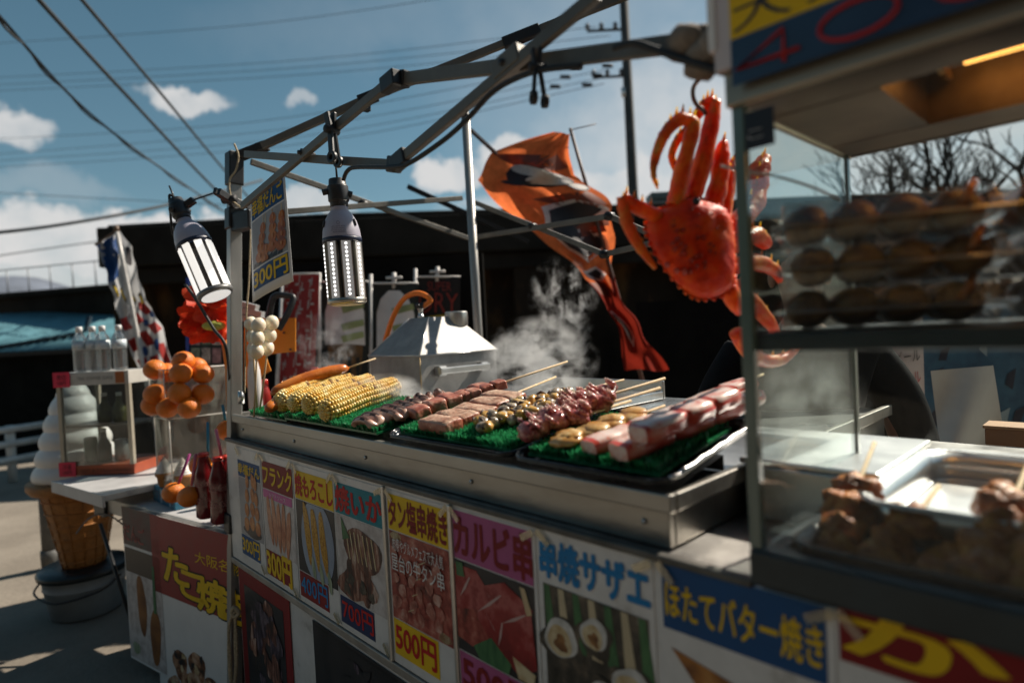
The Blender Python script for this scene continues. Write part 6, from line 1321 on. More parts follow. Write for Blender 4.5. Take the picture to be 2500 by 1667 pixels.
# acrylic boxes with oranges over ice cream models
xA = tz(336, 1140, TZ + .085); AF = Frame((xA.x, xA.y), (tz(420, 1155, TZ + .085) - xA)[:2]); 
ACR = glass('acrylic', (.90, .90, .88), .07, .055, (.8, .76, .7), .05)
D3 = 2.95
aq = at(420, 1145, D3); axy = Frame((aq.x, aq.y), (.72, -.69))
aw = .185; zl0 = TZ + .085; zl1 = at(420, 1022, D3).z; zl2 = at(420, 902, D3).z
def acrylic(z0, z1, label, w0, d0, off=(0, 0)):
    t = thing('acrylic_box', label, 'box', axy.P(off[0], off[1], z0), axy.yaw, 'clear acrylic boxes on the drinks table'); h = z1 - z0; th = .003
    m = MB(); m.box(-w0, 0, 0, th, 0, h); m.build('front_pane', ACR, t); m = MB(); m.box(.0005, th, .0, d0, 0, h); m.build('side_pane', ACR, t); m = MB(); m.box(-w0 - th, -w0 - .0005, 0, d0, 0, h); m.build('side_pane', ACR, t); m = MB(); m.box(-w0, 0, d0, d0 + th, 0, h); m.build('back_pane', ACR, t); m = MB(); m.box(-w0, 0, th + .001, d0 - .001, -.002, .001); m.build('floor_pane', ACR, t)
    m = MB()
    for x, y in ((0, 0), (-w0, 0), (0, d0)): m.tube([(x, y, 0), (x, y, h)], .0028, 6)
    m.tube([(-w0, 0, h), (0, 0, h), (0, d0, h)], .0028, 6); m.build('polished_edge', mat('acrylic_edge', (.78, .76, .72), .2), t)
acrylic(zl0, zl1 - .004, 'lower clear acrylic box holding ice cream models', .225, .27); acrylic(zl1, zl2, 'upper clear acrylic box heaped with oranges', .235, .29, (0, -.01))
CART = thing('blue_carton', 'blue carton with brown lettering under the acrylic boxes', 'carton', axy.P(0, -.006, TZ + .002), axy.yaw)
m = MB(); m.box(-.30, .03, 0, .28, 0, .080); m.build('carton_body', mat('blue_card', (.035, .17, .27), .6, var=.15, scale=12), CART, bevel=.002)
for (x0, x1) in ((-.18, -.155), (-.05, -.03)): m = MB(); m.add([(x0, -.001, .003), (x1, -.001, .003), (x1, -.001, .075), (x0, -.001, .075)], [(0, 1, 2, 3)]); m.build('white_stripe', mat('pale_blue_stripe', (.4, .5, .55), .6), CART)
m = MB(); text(m, 'ソフトクリーム', -.29, .018, .02, .064, -.002, 0, .0); m.build('lettering', mat('brown_card_ink', (.16, .04, .02), .6), CART)
ORA = mat('orange_peel', (.74, .19, .010), .45, var=.10, scale=30, bump=.45, bscale=160, sss=.05, coat=.06)
def orange(P, r, label, first=None, grp='oranges heaped in the acrylic box'):
    if first: return dup(first, P, (ru(-.6, .6), ru(-.6, .6), ru(0, 6)), label, grp)
    t = thing('orange', label, 'orange', P, 0, grp); m = MB(); m.ball((0, 0, 0), (r, r, r * .93), 24, 16, fn=lambda p: 1 + .015 * noise.noise(p * 2)); m.build('peel', ORA, t); m = MB(); m.ball((0, 0, r * .915), (.004, .004, .0025), 8, 5); m.build('stem_button', mat('orange_stem', (.16, .15, .04), .7), t); return t
of = None
for (x, y, D, lb_) in [(448, 882, 2.98, 'topmost orange crowning the heap'), (378, 902, 3.02, 'orange at the left shoulder of the heap'), (442, 912, 2.92, 'orange just under the topmost one, nearest the camera'), (495, 912, 2.98, 'orange at the right edge, upper level'), (408, 910, 3.08, 'small orange peeping out at the back left of the heap'), (480, 896, 3.10, 'orange peeping out at the back behind the topmost one'), (438, 960, 2.90, 'orange at the centre of the box pressed to the glass'), (495, 962, 2.97, 'orange at the right edge, middle level'), (462, 996, 2.90, 'lowest orange at the front corner of the box'), (378, 962, 2.98, 'orange behind the left pane, middle level'), (372, 990, 3.0, 'orange behind the left pane, bottom level'), (410, 995, 2.95, 'orange at the bottom left of centre')]:
    P = at(x, y, D)
    if of is None: of = orange(P, .052, lb_); of.rotation_euler = (.5, .3, 0)
    else: orange(P, .052, lb_, of)
CREAM = mat('soft_ice_cream', (.74, .71, .68), .45, var=.04, scale=12, sss=.1); WAF = mat('waffle_cone', (.40, .165, .04), .6, var=.2, scale=30, bump=.3)
def cone(P, s, label):
    t = thing('ice_cream_model', label, 'ice cream', P, 0, 'small ice cream models in the lower box'); m = MB(); m.lathe([(.022 * s, 0), (.030 * s, .04 * s), (.036 * s, .046 * s), (.036 * s, .058 * s)], 18); m.build('cone', WAF, t)
    m = MB(); pr = []
    for k in range(22): q = k / 21; pr.append(((.036 * (1 - q) ** .8 * (1 + .07 * math.sin(k * 2.0))) * s, (.058 + .065 * q) * s))
    m.lathe(pr, 20); m.build('swirl', CREAM, t)
P = at(445, 1128, 3.0); cone((P.x, P.y, zl0 + .002), 1.25, 'right ice cream model inside the lower acrylic box'); P = at(400, 1125, 3.08); cone((P.x, P.y, zl0 + .002), 1.2, 'left ice cream model inside the lower acrylic box')
# oranges with straws, red bottles in front
ST_P = mat('pink_straw', (.72, .22, .32), .35, var=.05, tr=.3); ST_B = mat('blue_straw', (.02, .30, .50), .35, var=.05, tr=.3); ST_M = mat('magenta_straw', (.45, .08, .28), .35, var=.05, tr=.3)
def juice(x, y, D, r, a, b, sm, label):
    P = at(x, y, D); t = orange(P, r, label, None, 'oranges with straws stuck in them'); t.name = 'orange_with_straw'; m = MB(); m.tube([at(*a, D) - P, at(*b, D) - P], .0058, 10); m.build('straw', sm, t); t.rotation_euler = (0, 0, 0)
juice(424, 1202, 2.66, .047, (436, 1180), (463, 1108), ST_M, 'left orange with a magenta straw on the table edge'); juice(462, 1212, 2.60, .047, (468, 1185), (478, 1108), ST_P, 'right orange with a pale pink straw on the table edge')
juice(490, 1135, 2.84, .050, (508, 1102), (507, 1030), ST_B, 'orange with a blue straw behind the red bottles'); juice(555, 1050, 2.95, .050, (551, 1030), (543, 988), ST_B, 'orange with a blue straw half hidden by the post')
COLA = mat('dark_red_cola_bottle', (.16, .008, .010), .16, var=.3, scale=14, coat=.6); CCAP = mat('red_crown_cap', (.48, .035, .02), .25, .3, coat=.5)
def cola(x, yb, yt, D, label, first=None):
    P = at(x, yb, D); h = at(x, yt, D).z - P.z
    if first: return dup(first, P, (0, 0, ru(-.3, .3)), label)
    t = thing('cola_bottle', label, 'bottle', P, 0, 'red cola bottles on the table corner'); r = .040; m = MB()
    m.lathe([(r * .8, 0), (r, .01), (r * .98, h * .22), (r * .86, h * .36), (r * .98, h * .50), (r * 1.0, h * .58), (r * .9, h * .70), (r * .62, h * .82), (r * .5, h * .90), (r * .5, h * .94)], 22); m.build('body', COLA, t); m = MB(); m.lathe([(r * .56, h * .93), (r * .60, h * .955), (r * .52, h * .995), (0, h)], 18); m.build('cap', CCAP, t)
    m = MB()
    for row in range(2):
        def wrap(p): a = p[0] / r; rr = r * 1.02; return Vector((rr * math.sin(a), -rr * math.cos(a), p[2]))
        text(m, 'Coca-Cola', -r * 1.0, h * (.50 - .24 * row), r * 1.0, h * (.60 - .24 * row), 0, 0, -.005, wrap, .35)
    m.build('lettering', mat('faded_white_script', (.48, .22, .2), .5), t); return t
cf = cola(505, 1262, 1102, 2.62, 'left red cola bottle at the table corner'); cola(540, 1275, 1108, 2.58, 'middle red cola bottle at the table corner, beside the post', cf); cola(556, 1262, 1100, 2.72, 'rear red cola bottle mostly behind the post', cf)
m = MB(); m.tube([at(527, 1048, 2.66), at(541, 1112, 2.64)], .0062, 10); tag(m.build('drinking_straw', ST_P), 'pale pink straw standing up from the red cola bottles', 'straw')
# paper flower over the oranges
FL = thing('paper_flower', 'big orange red paper flower hanging between the lamp and the post', 'decoration', at(510, 760, 3.0)); fc = at(510, 760, 3.0)
PET = mat('orange_red_petal', (.80, .085, .02), .6, scale=20, c2=(.62, .05, .02), tr=.35); R = random.Random(5)
for k, (x, y, s_) in enumerate([(478, 765, 30), (500, 732, 38), (532, 728, 36), (545, 770, 36), (470, 790, 26), (520, 760, 36), (488, 806, 28), (520, 812, 26), (548, 806, 28), (552, 716, 30), (500, 772, 30)]):
    m = MB(); c = at(x, y, 3.0 - .03 * (k % 3)) - fc; w = s_ / 1500 * 3.0 * 1.1; nx = Vector((R.uniform(-.5, .5), -1, R.uniform(-.4, .6))).normalized(); ax_ = nx.orthogonal().normalized(); ay_ = nx.cross(ax_)
    def f(a, b, c=c, w=w, ax_=ax_, ay_=ay_, nx=nx, k=k): r_ = w * b; t_ = a * 6.2832; ruf = .22 * math.sin(5 * t_ + k) * b * b + .1 * math.sin(11 * t_) * b; return c + (ax_ * math.cos(t_) + ay_ * math.sin(t_)) * r_ * (1 + .10 * math.sin(6 * t_ + k)) + nx * w * (.55 * b * b + ruf * .7)
    m.grid(f, 36, 6); m.build('petal', PET, FL)
m = MB(); m.ball(at(522, 795, 2.9) - fc, (.056, .03, .024), 16, 9); m.build('leaf', mat('yellow_green_paper', (.50, .52, .10), .6, tr=.2), FL)
m = MB(); m.tube([at(545, 800, 2.98) - fc, at(560, 900, 2.98) - fc, at(566, 1050, 2.98) - fc], .02, 8); m.build('orange_stem', OR, FL)
# picture board behind
pbd = thing('picture_board', 'blue edged picture board standing behind the oranges', 'board', at(505, 790, 3.9)); pc = at(505, 790, 3.9)
def q4(mb, x0, y0, x1, y1, D, mi=0): mb.add([at(x0, y1, D) - pc, at(x1, y1, D) - pc, at(x1, y0, D) - pc, at(x0, y0, D) - pc], [(0, 1, 2, 3)], mi)
m = MB(); q4(m, 456, 680, 590, 1010, 3.9); m.build('sheet', mat('board_dark_teal', (.03, .05, .05), .5), pbd, solid=.02)
m = MB(); q4(m, 454, 678, 462, 1010, 3.87); m.build('blue_edge', mat('blue_edge', (.02, .05, .28), .5), pbd, solid=.006)
m = MB(); R = random.Random(9)
for i in range(3):
    for j in range(4): q4(m, 466 + 26 * i, 805 + 44 * j, 488 + 26 * i, 842 + 44 * j, 3.86, (i + j) % 3)
m.build('photo_tiles', [mat('tile_a', (.30, .16, .16), .5, var=.5, scale=40), mat('tile_b', (.16, .18, .12), .5, var=.5, scale=40), mat('tile_c', (.34, .28, .24), .5, var=.5, scale=40)], pbd)
m = MB(); q4(m, 462, 690, 480, 800, 3.86); m.build('pale_strip', mat('pale_blue_paper', (.20, .30, .36), .6), pbd)
# the giant ice cream sign on its bucket
D5 = 3.85; bxy = at(206, 1370, D5); IC = thing('giant_ice_cream', 'giant soft ice cream cone model standing on a bucket at the left', 'ice cream model', (bxy.x, bxy.y, 0)); zz0 = at(182, 1374, D5).z; zz1 = at(170, 1165, D5).z; zz2 = at(190, 925, D5).z; px = D5 / 1500
m = MB(); pr = []; hh = zz1 - zz0
for k in range(30): q = k / 29; pr.append(((42 + 36 * q + (1.3 if k % 4 < 2 else 0)) * px, zz0 + hh * .86 * q))
pr += [(96 * px, zz0 + hh * .88), (104 * px, zz0 + hh * .93), (104 * px, zz1)]; m.lathe(pr, 28); m.build('waffle_cone', WAF, IC)
m = MB(); 
for i in range(14):
    a = i * .4488; m.tube([(44 * px * math.cos(a), 44 * px * math.sin(a), zz0), (79 * px * math.cos(a), 79 * px * math.sin(a), zz0 + hh * .86)], .0035, 6)
for k in range(6): q = (k + .5) / 6; m.lathe([((43 + 36 * q) * px, zz0 + hh * .86 * q - .006), ((46 + 36 * q) * px, zz0 + hh * .86 * q), ((43 + 36 * q) * px, zz0 + hh * .86 * q + .006)], 28)
m.build('waffle_ribs', WAF, IC)
m = MB(); pr = []; H_ = zz2 - zz1
for k in range(80):
    q = k / 79; ridge = abs(math.sin(q * math.pi * 6.0)) ** .6; pr.append(((94 * (1 - q) ** .50) * px * (.90 + .12 * ridge), zz1 + H_ * q))
m.lathe(pr + [(0, zz2 + .005)], 36); m.build('swirl', CREAM, IC)
bk = thing('bucket', 'grey lidded plastic bucket under the giant ice cream cone', 'bucket', (bxy.x, bxy.y, GZ)); hb = zz0 - GZ
GB = mat('grey_bucket', (.26, .29, .31), .5, var=.18, scale=5)
m = MB(); m.lathe([(.17, 0), (.19, .01), (.215, hb * .6), (.222, hb * .62), (.218, hb * .64), (.225, hb - .05), (.235, hb - .045), (.235, hb - .03)], 32); m.build('body', GB, bk)
m = MB(); m.lathe([(.245, hb - .045), (.25, hb - .02), (.235, hb - .004), (.12, hb), (0, hb)], 32); m.build('lid', mat('black_lid', (.012, .016, .018), .35), bk)
m = MB(); m.tube(bez([(-.236, -.02, hb * .75), (-.20, -.16, hb * .60), (0, -.25, hb * .50), (.20, -.16, hb * .60), (.236, -.02, hb * .75)], 8), .006, 8); m.build('handle', BLACK, bk)
tb = MB(); q = at(108, 1145, 4.6); tb.lathe([(.055, 0), (.06, .1), (.06, .14), (.04, .15)], 18, X=tr_(q.x, q.y, GZ)); tb.lathe([(.05, .14), (.05, q.z - GZ)], 14, X=tr_(q.x, q.y, GZ)); tag(tb.build('bollard', mat('dull_bollard', (.10, .10, .095), .6)), 'short dull grey bollard left of the giant ice cream cone', 'bollard')
# ------------------------------------------------------------------ banners
def ribbon(left, right, D, amp, n=48, seed=0, dd=0.0, rag=1.0):
    """a wind-blown cloth strip: left and right hems as photo curves, own depth, ripples"""
    Lc = [Vector((x, y, 0)) for x, y in left]; Rc = [Vector((x, y, 0)) for x, y in right]
    def smp(c, t): k = t * (len(c) - 1); i = min(int(k), len(c) - 2); return c[i].lerp(c[i + 1], k - i)
    def f(a, b, k=0):
        p = smp(Lc, b).lerp(smp(Rc, b), a); d = D + dd * b + amp * math.sin(a * 4.2 + b * 7 + seed) + amp * .5 * math.sin(a * 9 - b * 13 + seed) + .12 * (a - .5)
        nx_, ny_ = noise.noise(Vector((b * 9, a * 2, seed))), noise.noise(Vector((b * 9 + 5, a * 2, seed + 3)))
        return at(p.x + rag * (9 * nx_ + 5 * math.sin(b * 37 + a * 3)), p.y + rag * 7 * ny_, d - .004 * k + .035 * math.sin(a * 13 + b * 21 + seed))
    return f
def patch(mb, f, pts, k, m=0):
    """print on the cloth, subdivided so it follows the ripples"""
    n = len(pts); ca, cb = sum(p[0] for p in pts) / n, sum(p[1] for p in pts) / n; R_ = 5; vs = []; den = []
    for i in range(n):
        a, b = pts[i], pts[(i + 1) % n]
        for s_ in range(6): den.append((a[0] + (b[0] - a[0]) * s_ / 6, a[1] + (b[1] - a[1]) * s_ / 6))
    N_ = len(den)
    for r in range(R_ + 1):
        q = r / R_
        for (a, b) in den: vs.append(f(min(.99, max(.01, ca + (a - ca) * q)), min(.99, max(.005, cb + (b - cb) * q)), k))
    mb.add(vs, [(r * N_ + i, r * N_ + (i + 1) % N_, (r + 1) * N_ + (i + 1) % N_, (r + 1) * N_ + i) for r in range(R_) for i in range(N_)], m, True)
def ellp(a, b, ra, rb, n=12, t0=0): return [(a + ra * math.cos(2 * math.pi * i / n + t0), b + rb * math.sin(2 * math.pi * i / n + t0)) for i in range(n)]
ORC = mat('orange_banner_cloth', (.80, .19, .06), .9, var=.25, scale=9, tr=.55, bump=.12, spec=.04); BKP = mat('black_banner_print', (.018, .014, .016), .7, tr=.1); WHP = mat('white_banner_print', (.70, .66, .62), .7, tr=.35); BRP = mat('brown_banner_print', (.22, .055, .028), .7, tr=.3)
BN = thing('orange_banner', 'torn orange flag banner twisting in the wind on a thin pole behind the grill', 'banner')
m = MB(); m.tube([at(1392, 314, 4.62), at(1432, 455, 4.62), at(1560, 900, 4.62), at(1650, 1215, 4.62)], [.012, .014, .016, .018], 10); m.tube([at(1392, 318, 4.62), at(1455, 303, 4.62)], .004, 6); m.build('pole', mat('brown_pole', (.12, .06, .04), .5), BN)
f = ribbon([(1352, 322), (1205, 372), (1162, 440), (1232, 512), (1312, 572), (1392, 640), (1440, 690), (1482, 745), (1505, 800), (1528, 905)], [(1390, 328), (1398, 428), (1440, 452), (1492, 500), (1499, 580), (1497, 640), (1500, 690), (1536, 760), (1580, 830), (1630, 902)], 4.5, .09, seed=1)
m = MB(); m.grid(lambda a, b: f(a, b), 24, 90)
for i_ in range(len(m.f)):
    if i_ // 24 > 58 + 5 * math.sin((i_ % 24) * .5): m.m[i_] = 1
m.build('cloth', [ORC, mat('shaded_banner_cloth', (.24, .022, .012), .8, var=.2, scale=8, tr=.35, bump=.12, spec=.04)], BN)  # lower tail: its shade is painted as a darker red
m = MB()
patch(m, f, ellp(.56, .185, .34, .062, 14), 1, 0); patch(m, f, ellp(.52, .158, .26, .028, 14), 2, 1); patch(m, f, ellp(.64, .205, .22, .030, 14), 2, 1); patch(m, f, ellp(.88, .235, .10, .026, 10), 1.5, 0); patch(m, f, ellp(.88, .235, .08, .019, 10), 2, 1); patch(m, f, ellp(.38, .225, .18, .014, 10), 2, 0)
patch(m, f, [(.05, .115), (.75, .06), (.95, .09), (.6, .125), (.3, .145)], .8, 2); patch(m, f, [(.35, .30), (.9, .26), (.95, .33), (.6, .34)], .8, 2)
patch(m, f, [(.22, .40), (.34, .33), (.70, .30), (.98, .345), (.97, .40), (.66, .355), (.50, .375), (.50, .47), (.88, .44), (.92, .50), (.42, .555), (.24, .50)], 1, 1)
patch(m, f, [(.27, .41), (.37, .345), (.70, .312), (.90, .345), (.62, .338), (.46, .365), (.47, .485), (.86, .455), (.86, .485), (.44, .535), (.29, .49)], 2, 0)
patch(m, f, [(.50, .385), (.90, .37), (.92, .425), (.55, .455)], 2, 2)
patch(m, f, [(.1, .60), (.6, .58), (.8, .62), (.5, .66), (.2, .64)], 1, 1); patch(m, f, [(.25, .61), (.6, .592), (.7, .615), (.5, .645)], 2, 0)
patch(m, f, [(.12, .80), (.3, .79), (.55, .90), (.45, .93), (.25, .89)], 1, 1); patch(m, f, [(.17, .81), (.27, .805), (.48, .90), (.42, .915), (.28, .88)], 2, 0)
patch(m, f, [(.05, .665), (.5, .66), (.55, .74), (.1, .72)], .8, 2)
m.build('printed_pattern', [BKP, WHP, BRP], BN)
lp = thing('dark_rod', 'dark slanting rod behind the grey tent pole', 'rod'); m = MB(); m.bar(at(996, 456, 4.3), at(1290, 590, 4.3), .045, .03); m.build('rod', BLACK_M, lp)
lp2 = MB(); lp2.bar(at(1150, 318, 4.0), at(1212, 376, 4.4), .022, .018); tag(lp2.build('banner_arm', BLACK_M), 'short dark arm reaching from the grey pole to the orange banner', 'rod')
# blue, white and red nobori on the left
BL = mat('blue_banner_cloth', (.02, .07, .22), .7, var=.15, scale=6, tr=.4); WC = mat('white_banner_cloth', (.50, .50, .50), .75, var=.12, scale=4, tr=.35); RD = mat('red_banner_cloth', (.38, .03, .025), .7, var=.1, tr=.3); YB = mat('yellow_banner_print', (.60, .42, .02), .7, tr=.2)
NB = thing('blue_banner', 'blue white and red flag banner flapping on a pale pole at the left', 'banner')
m = MB(); m.tube([at(284, 556, 5.0), at(300, 640, 5.0), at(322, 750, 5.0), at(352, 905, 5.0), at(415, 1200, 5.0)], .017, 10); m.build('pole', mat('pale_pole', (.55, .53, .50), .4), NB)
m = MB(); m.tube([at(283, 552, 5.0), at(285, 566, 5.0)], .022, 8); m.tube([at(285, 562, 5.0), at(232, 598, 5.0)], .008, 6); m.build('crossbar', mat('brown_tip', (.12, .07, .04), .5), NB)
f = ribbon([(234, 598), (256, 650), (270, 705), (286, 760), (300, 810), (325, 870), (345, 925)], [(292, 562), (322, 605), (334, 665), (352, 720), (372, 760), (398, 800), (425, 905)], 5.08, .04, seed=2, rag=.35)
m = MB(); m.grid(lambda a, b: f(a, b), 20, 60); m.build('cloth', WC, NB)
m = MB()
patch(m, f, [(.0, .0), (1, .0), (.8, .12), (.45, .16), (.4, .28), (0, .32)], 1, 0); patch(m, f, ellp(.86, .20, .10, .07), 1, 3)
for a, b in ((.14, .37), (.34, .42), (.60, .47), (.86, .52)): patch(m, f, [(a - .07, b - .05), (a + .02, b - .06), (a + .08, b + .04), (a, b + .065)], 1.5, 3); patch(m, f, [(a - .04, b - .035), (a + .01, b - .04), (a + .05, b + .03), (a, b + .045)], 2.2, 2)
for k, (a, b, w, h) in enumerate([(.14, .62, .15, .06), (.52, .64, .14, .05), (.84, .60, .12, .07), (.18, .78, .16, .05), (.52, .80, .13, .06), (.82, .78, .14, .05), (.2, .92, .16, .05), (.55, .94, .14, .04), (.85, .92, .12, .05)]): patch(m, f, [(a - w, b - h), (a + w * .7, b - h * .7), (a + w, b + h), (a - w * .6, b + h * .8)], 1.5, 1)
for a, b in ((.68, .71), (.36, .86), (.70, .87), (.95, .68)): patch(m, f, ellp(a, b, .08, .028, 8), 2, 0)
m.build('printed_pattern', [BL, RD, YB, BKP], NB)
# nobori row behind the grill
def nobori(cx, y0, y1, w, D, cloth, label, draw, lean=0, clip=True):
    t = thing('nobori_banner', label, 'banner', at(cx, y1, D), 0, 'upright shop banners before the concrete wall'); o = at(cx, y1, D)
    def f(a, b, k=0): return at(cx - w / 2 + w * a + lean * (b - .5), y0 + (y1 - y0) * b - 4 * math.sin(a * 3.1), D + .03 * math.sin(5 * a + 3 * b) - .004 * k) - o
    m = MB(); m.grid(lambda a, b: f(a, b), 8, 24); m.build('cloth', cloth, t)
    m = MB(); m.tube([f(0.02, -.10, -2), f(.02, 1.35, -2)], .014, 8); m.tube([f(.0, -.01, -2), f(1, -.01, -2)], .008, 6)
    if clip: m.tube([f(.5, -.10, -2), f(.5, .06, -2)], .016, 8); m.tube([f(.34, -.05, -2), f(.66, -.055, -2)], .011, 6)
    m.build('pole', mat('white_banner_pole', (.58, .57, .55), .5), t)
    m = MB(); mats = draw(m, f); m.build('printed_pattern', mats, t); return t
NIGHT = mat('dark_banner_cloth', (.018, .022, .02), .8, var=.4, scale=4); WHS = mat('printed_ice_cream', (.72, .72, .71), .8, var=.1, scale=5, spec=.05); MEL = mat('printed_melon_green', (.30, .36, .16), .7, var=.3, scale=8); CONE = mat('printed_cone_brown', (.20, .10, .03), .7, scale=18, c2=(.05, .03, .012))
def soft(m, f):
    pts = [(.14, .64), (.14, .30), (.22, .16), (.38, .08), (.62, .08), (.80, .16), (.92, .30), (.94, .64)]; patch(m, f, pts, 1, 0)
    for b in (.26, .44, .56): patch(m, f, [(.45, b), (.9, b - .06), (.92, b), (.5, b + .07)], 2, 1)
    patch(m, f, [(.18, .64), (.90, .64), (.84, .99), (.26, .99)], 1.2, 2)
    for k in range(4): patch(m, f, [(.24 + .17 * k, .78), (.32 + .17 * k, .76), (.33 + .17 * k, .96), (.25 + .17 * k, .97)], 2, 3)
    return [WHS, MEL, CONE, NIGHT]
nobori(838, 690, 930, 122, 4.4, NIGHT, 'dark banner with a printed soft cream cone, directly behind the upright lamp', soft)
nobori(962, 694, 935, 118, 4.45, NIGHT, 'dark banner with a printed soft cream cone behind the orange hose', soft)
def dry(m, f):
    patch(m, f, [(.0, .46), (1.0, .40), (1.0, .56), (.0, .64)], 1, 0)
    text(m, 'DRY', .1, .18, .95, .40, 0, 1, .01, lambda p: f(p[0], .58 - p[2], 2)); text(m, 'SUPER', .28, .42, .80, .52, 0, 1, .0, lambda p: f(p[0], .58 - p[2], 2)); return [YB, mat('dull_red_print', (.25, .025, .015), .6)]
nobori(1068, 678, 900, 112, 4.5, mat('black_banner_cloth', (.011, .010, .010), .8, var=.3), 'black beer banner with red lettering and a yellow band', dry)
def redp(m, f):
    R = random.Random(3)
    for c in range(3):
        for r_ in range(11):
            a, b = .18 + .30 * c, .06 + .085 * r_
            for q in range(3): x, y = a + R.uniform(-.09, .09), b + R.uniform(-.03, .03); patch(m, f, [(x - .05, y - .008), (x + .05, y - .010), (x + .05, y + .004), (x - .05, y + .008)] if q % 2 else [(x - .012, y - .03), (x + .012, y - .03), (x + .012, y + .03), (x - .012, y + .03)], 1 + .2 * q, 0)
    return [mat('faded_white_print', (.45, .38, .36), .7)]
nobori(726, 672, 1010, 92, 4.3, mat('red_poster_cloth', (.30, .022, .020), .7, var=.15, scale=6), 'red banner crowded with white writing beside the price sign', redp, -18, False)
# banners and a white cloth behind the glass case
def sheet(name, label, cat, quad, D, mt, prints, mats, amp=.02):
    t = thing(name, label, cat, at(quad[0][0], quad[0][1], D)); o = at(quad[0][0], quad[0][1], D); P = [Vector((x, y, 0)) for x, y in quad]
    def f(a, b, k=0): p = P[0].lerp(P[1], a).lerp(P[3].lerp(P[2], a), b); return at(p.x, p.y, D + amp * math.sin(a * 6 + b * 4) * (.3 + b) - .003 * k) - o
    m = MB(); m.grid(lambda a, b: f(a, b), 18, 24); m.build('cloth', mt, t)
    if prints: m = MB(); prints(m, f); m.build('printed_pattern', mats, t)
    return f
def plist(m, f):
    for i, s_ in enumerate(('DRY BOTTLE', '瓶ビール', '生ビール', '販売中', '五百円')): text(m, s_, .10, 1 - .16 - .15 * i, .92, 1 - .07 - .15 * i, 0, 0 if i < 2 else 1, .01, lambda p: f(p[0], 1 - p[2], 2))
    for b in (.80, .88): patch(m, f, [(.1, b), (.9, b), (.9, b + .05), (.1, b + .05)], 1, 2)
sheet('nobori_banner', 'pale drinks banner with red and black characters seen through the case', 'banner', [(2140, 790), (2252, 772), (2262, 1120), (2190, 1130)], 2.7, mat('pale_pink_cloth', (.55, .45, .42), .7, var=.06), plist, [mat('grey_black_print', (.06, .05, .05), .6), mat('dull_crimson_print', (.42, .04, .05), .6), mat('pale_orange_print', (.55, .25, .12), .6)])
def bluep(m, f):
    R = random.Random(6)
    for k in range(16): a, b = R.uniform(.1, .9), R.uniform(.1, .9); patch(m, f, [(a, b), (a + R.uniform(.03, .1), b - .03), (a + .04, b + R.uniform(.04, .12)), (a - .02, b + .06)], 1 + .1 * k, k % 2)
sheet('noren_curtain', 'navy and blue wave patterned curtain hanging behind the case', 'curtain', [(2238, 760), (2560, 720), (2560, 1150), (2250, 1150)], 3.1, mat('navy_cloth', (.018, .05, .10), .8, c2=(.05, .14, .22), scale=6), bluep, [mat('pale_wave_print', (.30, .38, .42), .7), mat('navy_print', (.01, .012, .03), .7)])
wf = sheet('white_apron', 'crumpled white apron hanging in the sun behind the glass case', 'cloth', [(2272, 905), (2425, 892), (2462, 1130), (2300, 1135)], 2.45, mat('white_cotton', (.72, .69, .64), .8, var=.04, bump=.3, bscale=9), None, None, .05)
wbx = thing('wooden_box', 'small brown wooden box at the far right behind the steel tray', 'box', at(2405, 1085, 1.9), S.yaw); m = MB(); m.box(0, .14, 0, .10, 0, .05); m.build('box_body', mat('brown_wood', (.30, .14, .06), .6, scale=10, bump=.2), wbx, bevel=.003); m = MB(); m.box(-.004, .144, -.004, .104, .051, .060); m.build('lid', mat('tan_wood', (.48, .27, .13), .6, scale=10), wbx)
bw_ = tag(MB().box(0, 4.5, 0, .06, GZ, 1.62).build('black_partition', mat('black_partition_cloth', (.010, .010, .0095), .95, var=.3, scale=3, spec=.06), None, at(1560, 900, 5.6), S.yaw + .5), 'black partition cloth behind the vendor and the case', 'partition'); bw_.location.z = 0
shade_screen = tag(MB().box(0, 1.9, 0, .05, GZ, 2.02).build('black_partition', mat('black_partition_cloth', (.010, .010, .0095), .95, var=.3, scale=3, spec=.06), None, at(590, 900, 4.72), -.06), 'black screen added behind the shop banners to shade the ground at the left', 'partition'); shade_screen.location.z = 0  # added screen, set here to cast shade on the ground at the left
mc = thing('signal_box', 'grey louvred box on the skyline behind the crab', 'box', at(1590, 470, 9.6)); oo = at(1590, 470, 9.6)
m = MB(); m.box(0, .55, 0, .4, -.62, 0); 
for k in range(5): m.box(.04, .51, -.03, -.001, -.10 - .1 * k, -.05 - .1 * k)
m.build('box_body', mat('grey_green_metal', (.16, .18, .16), .6), mc)

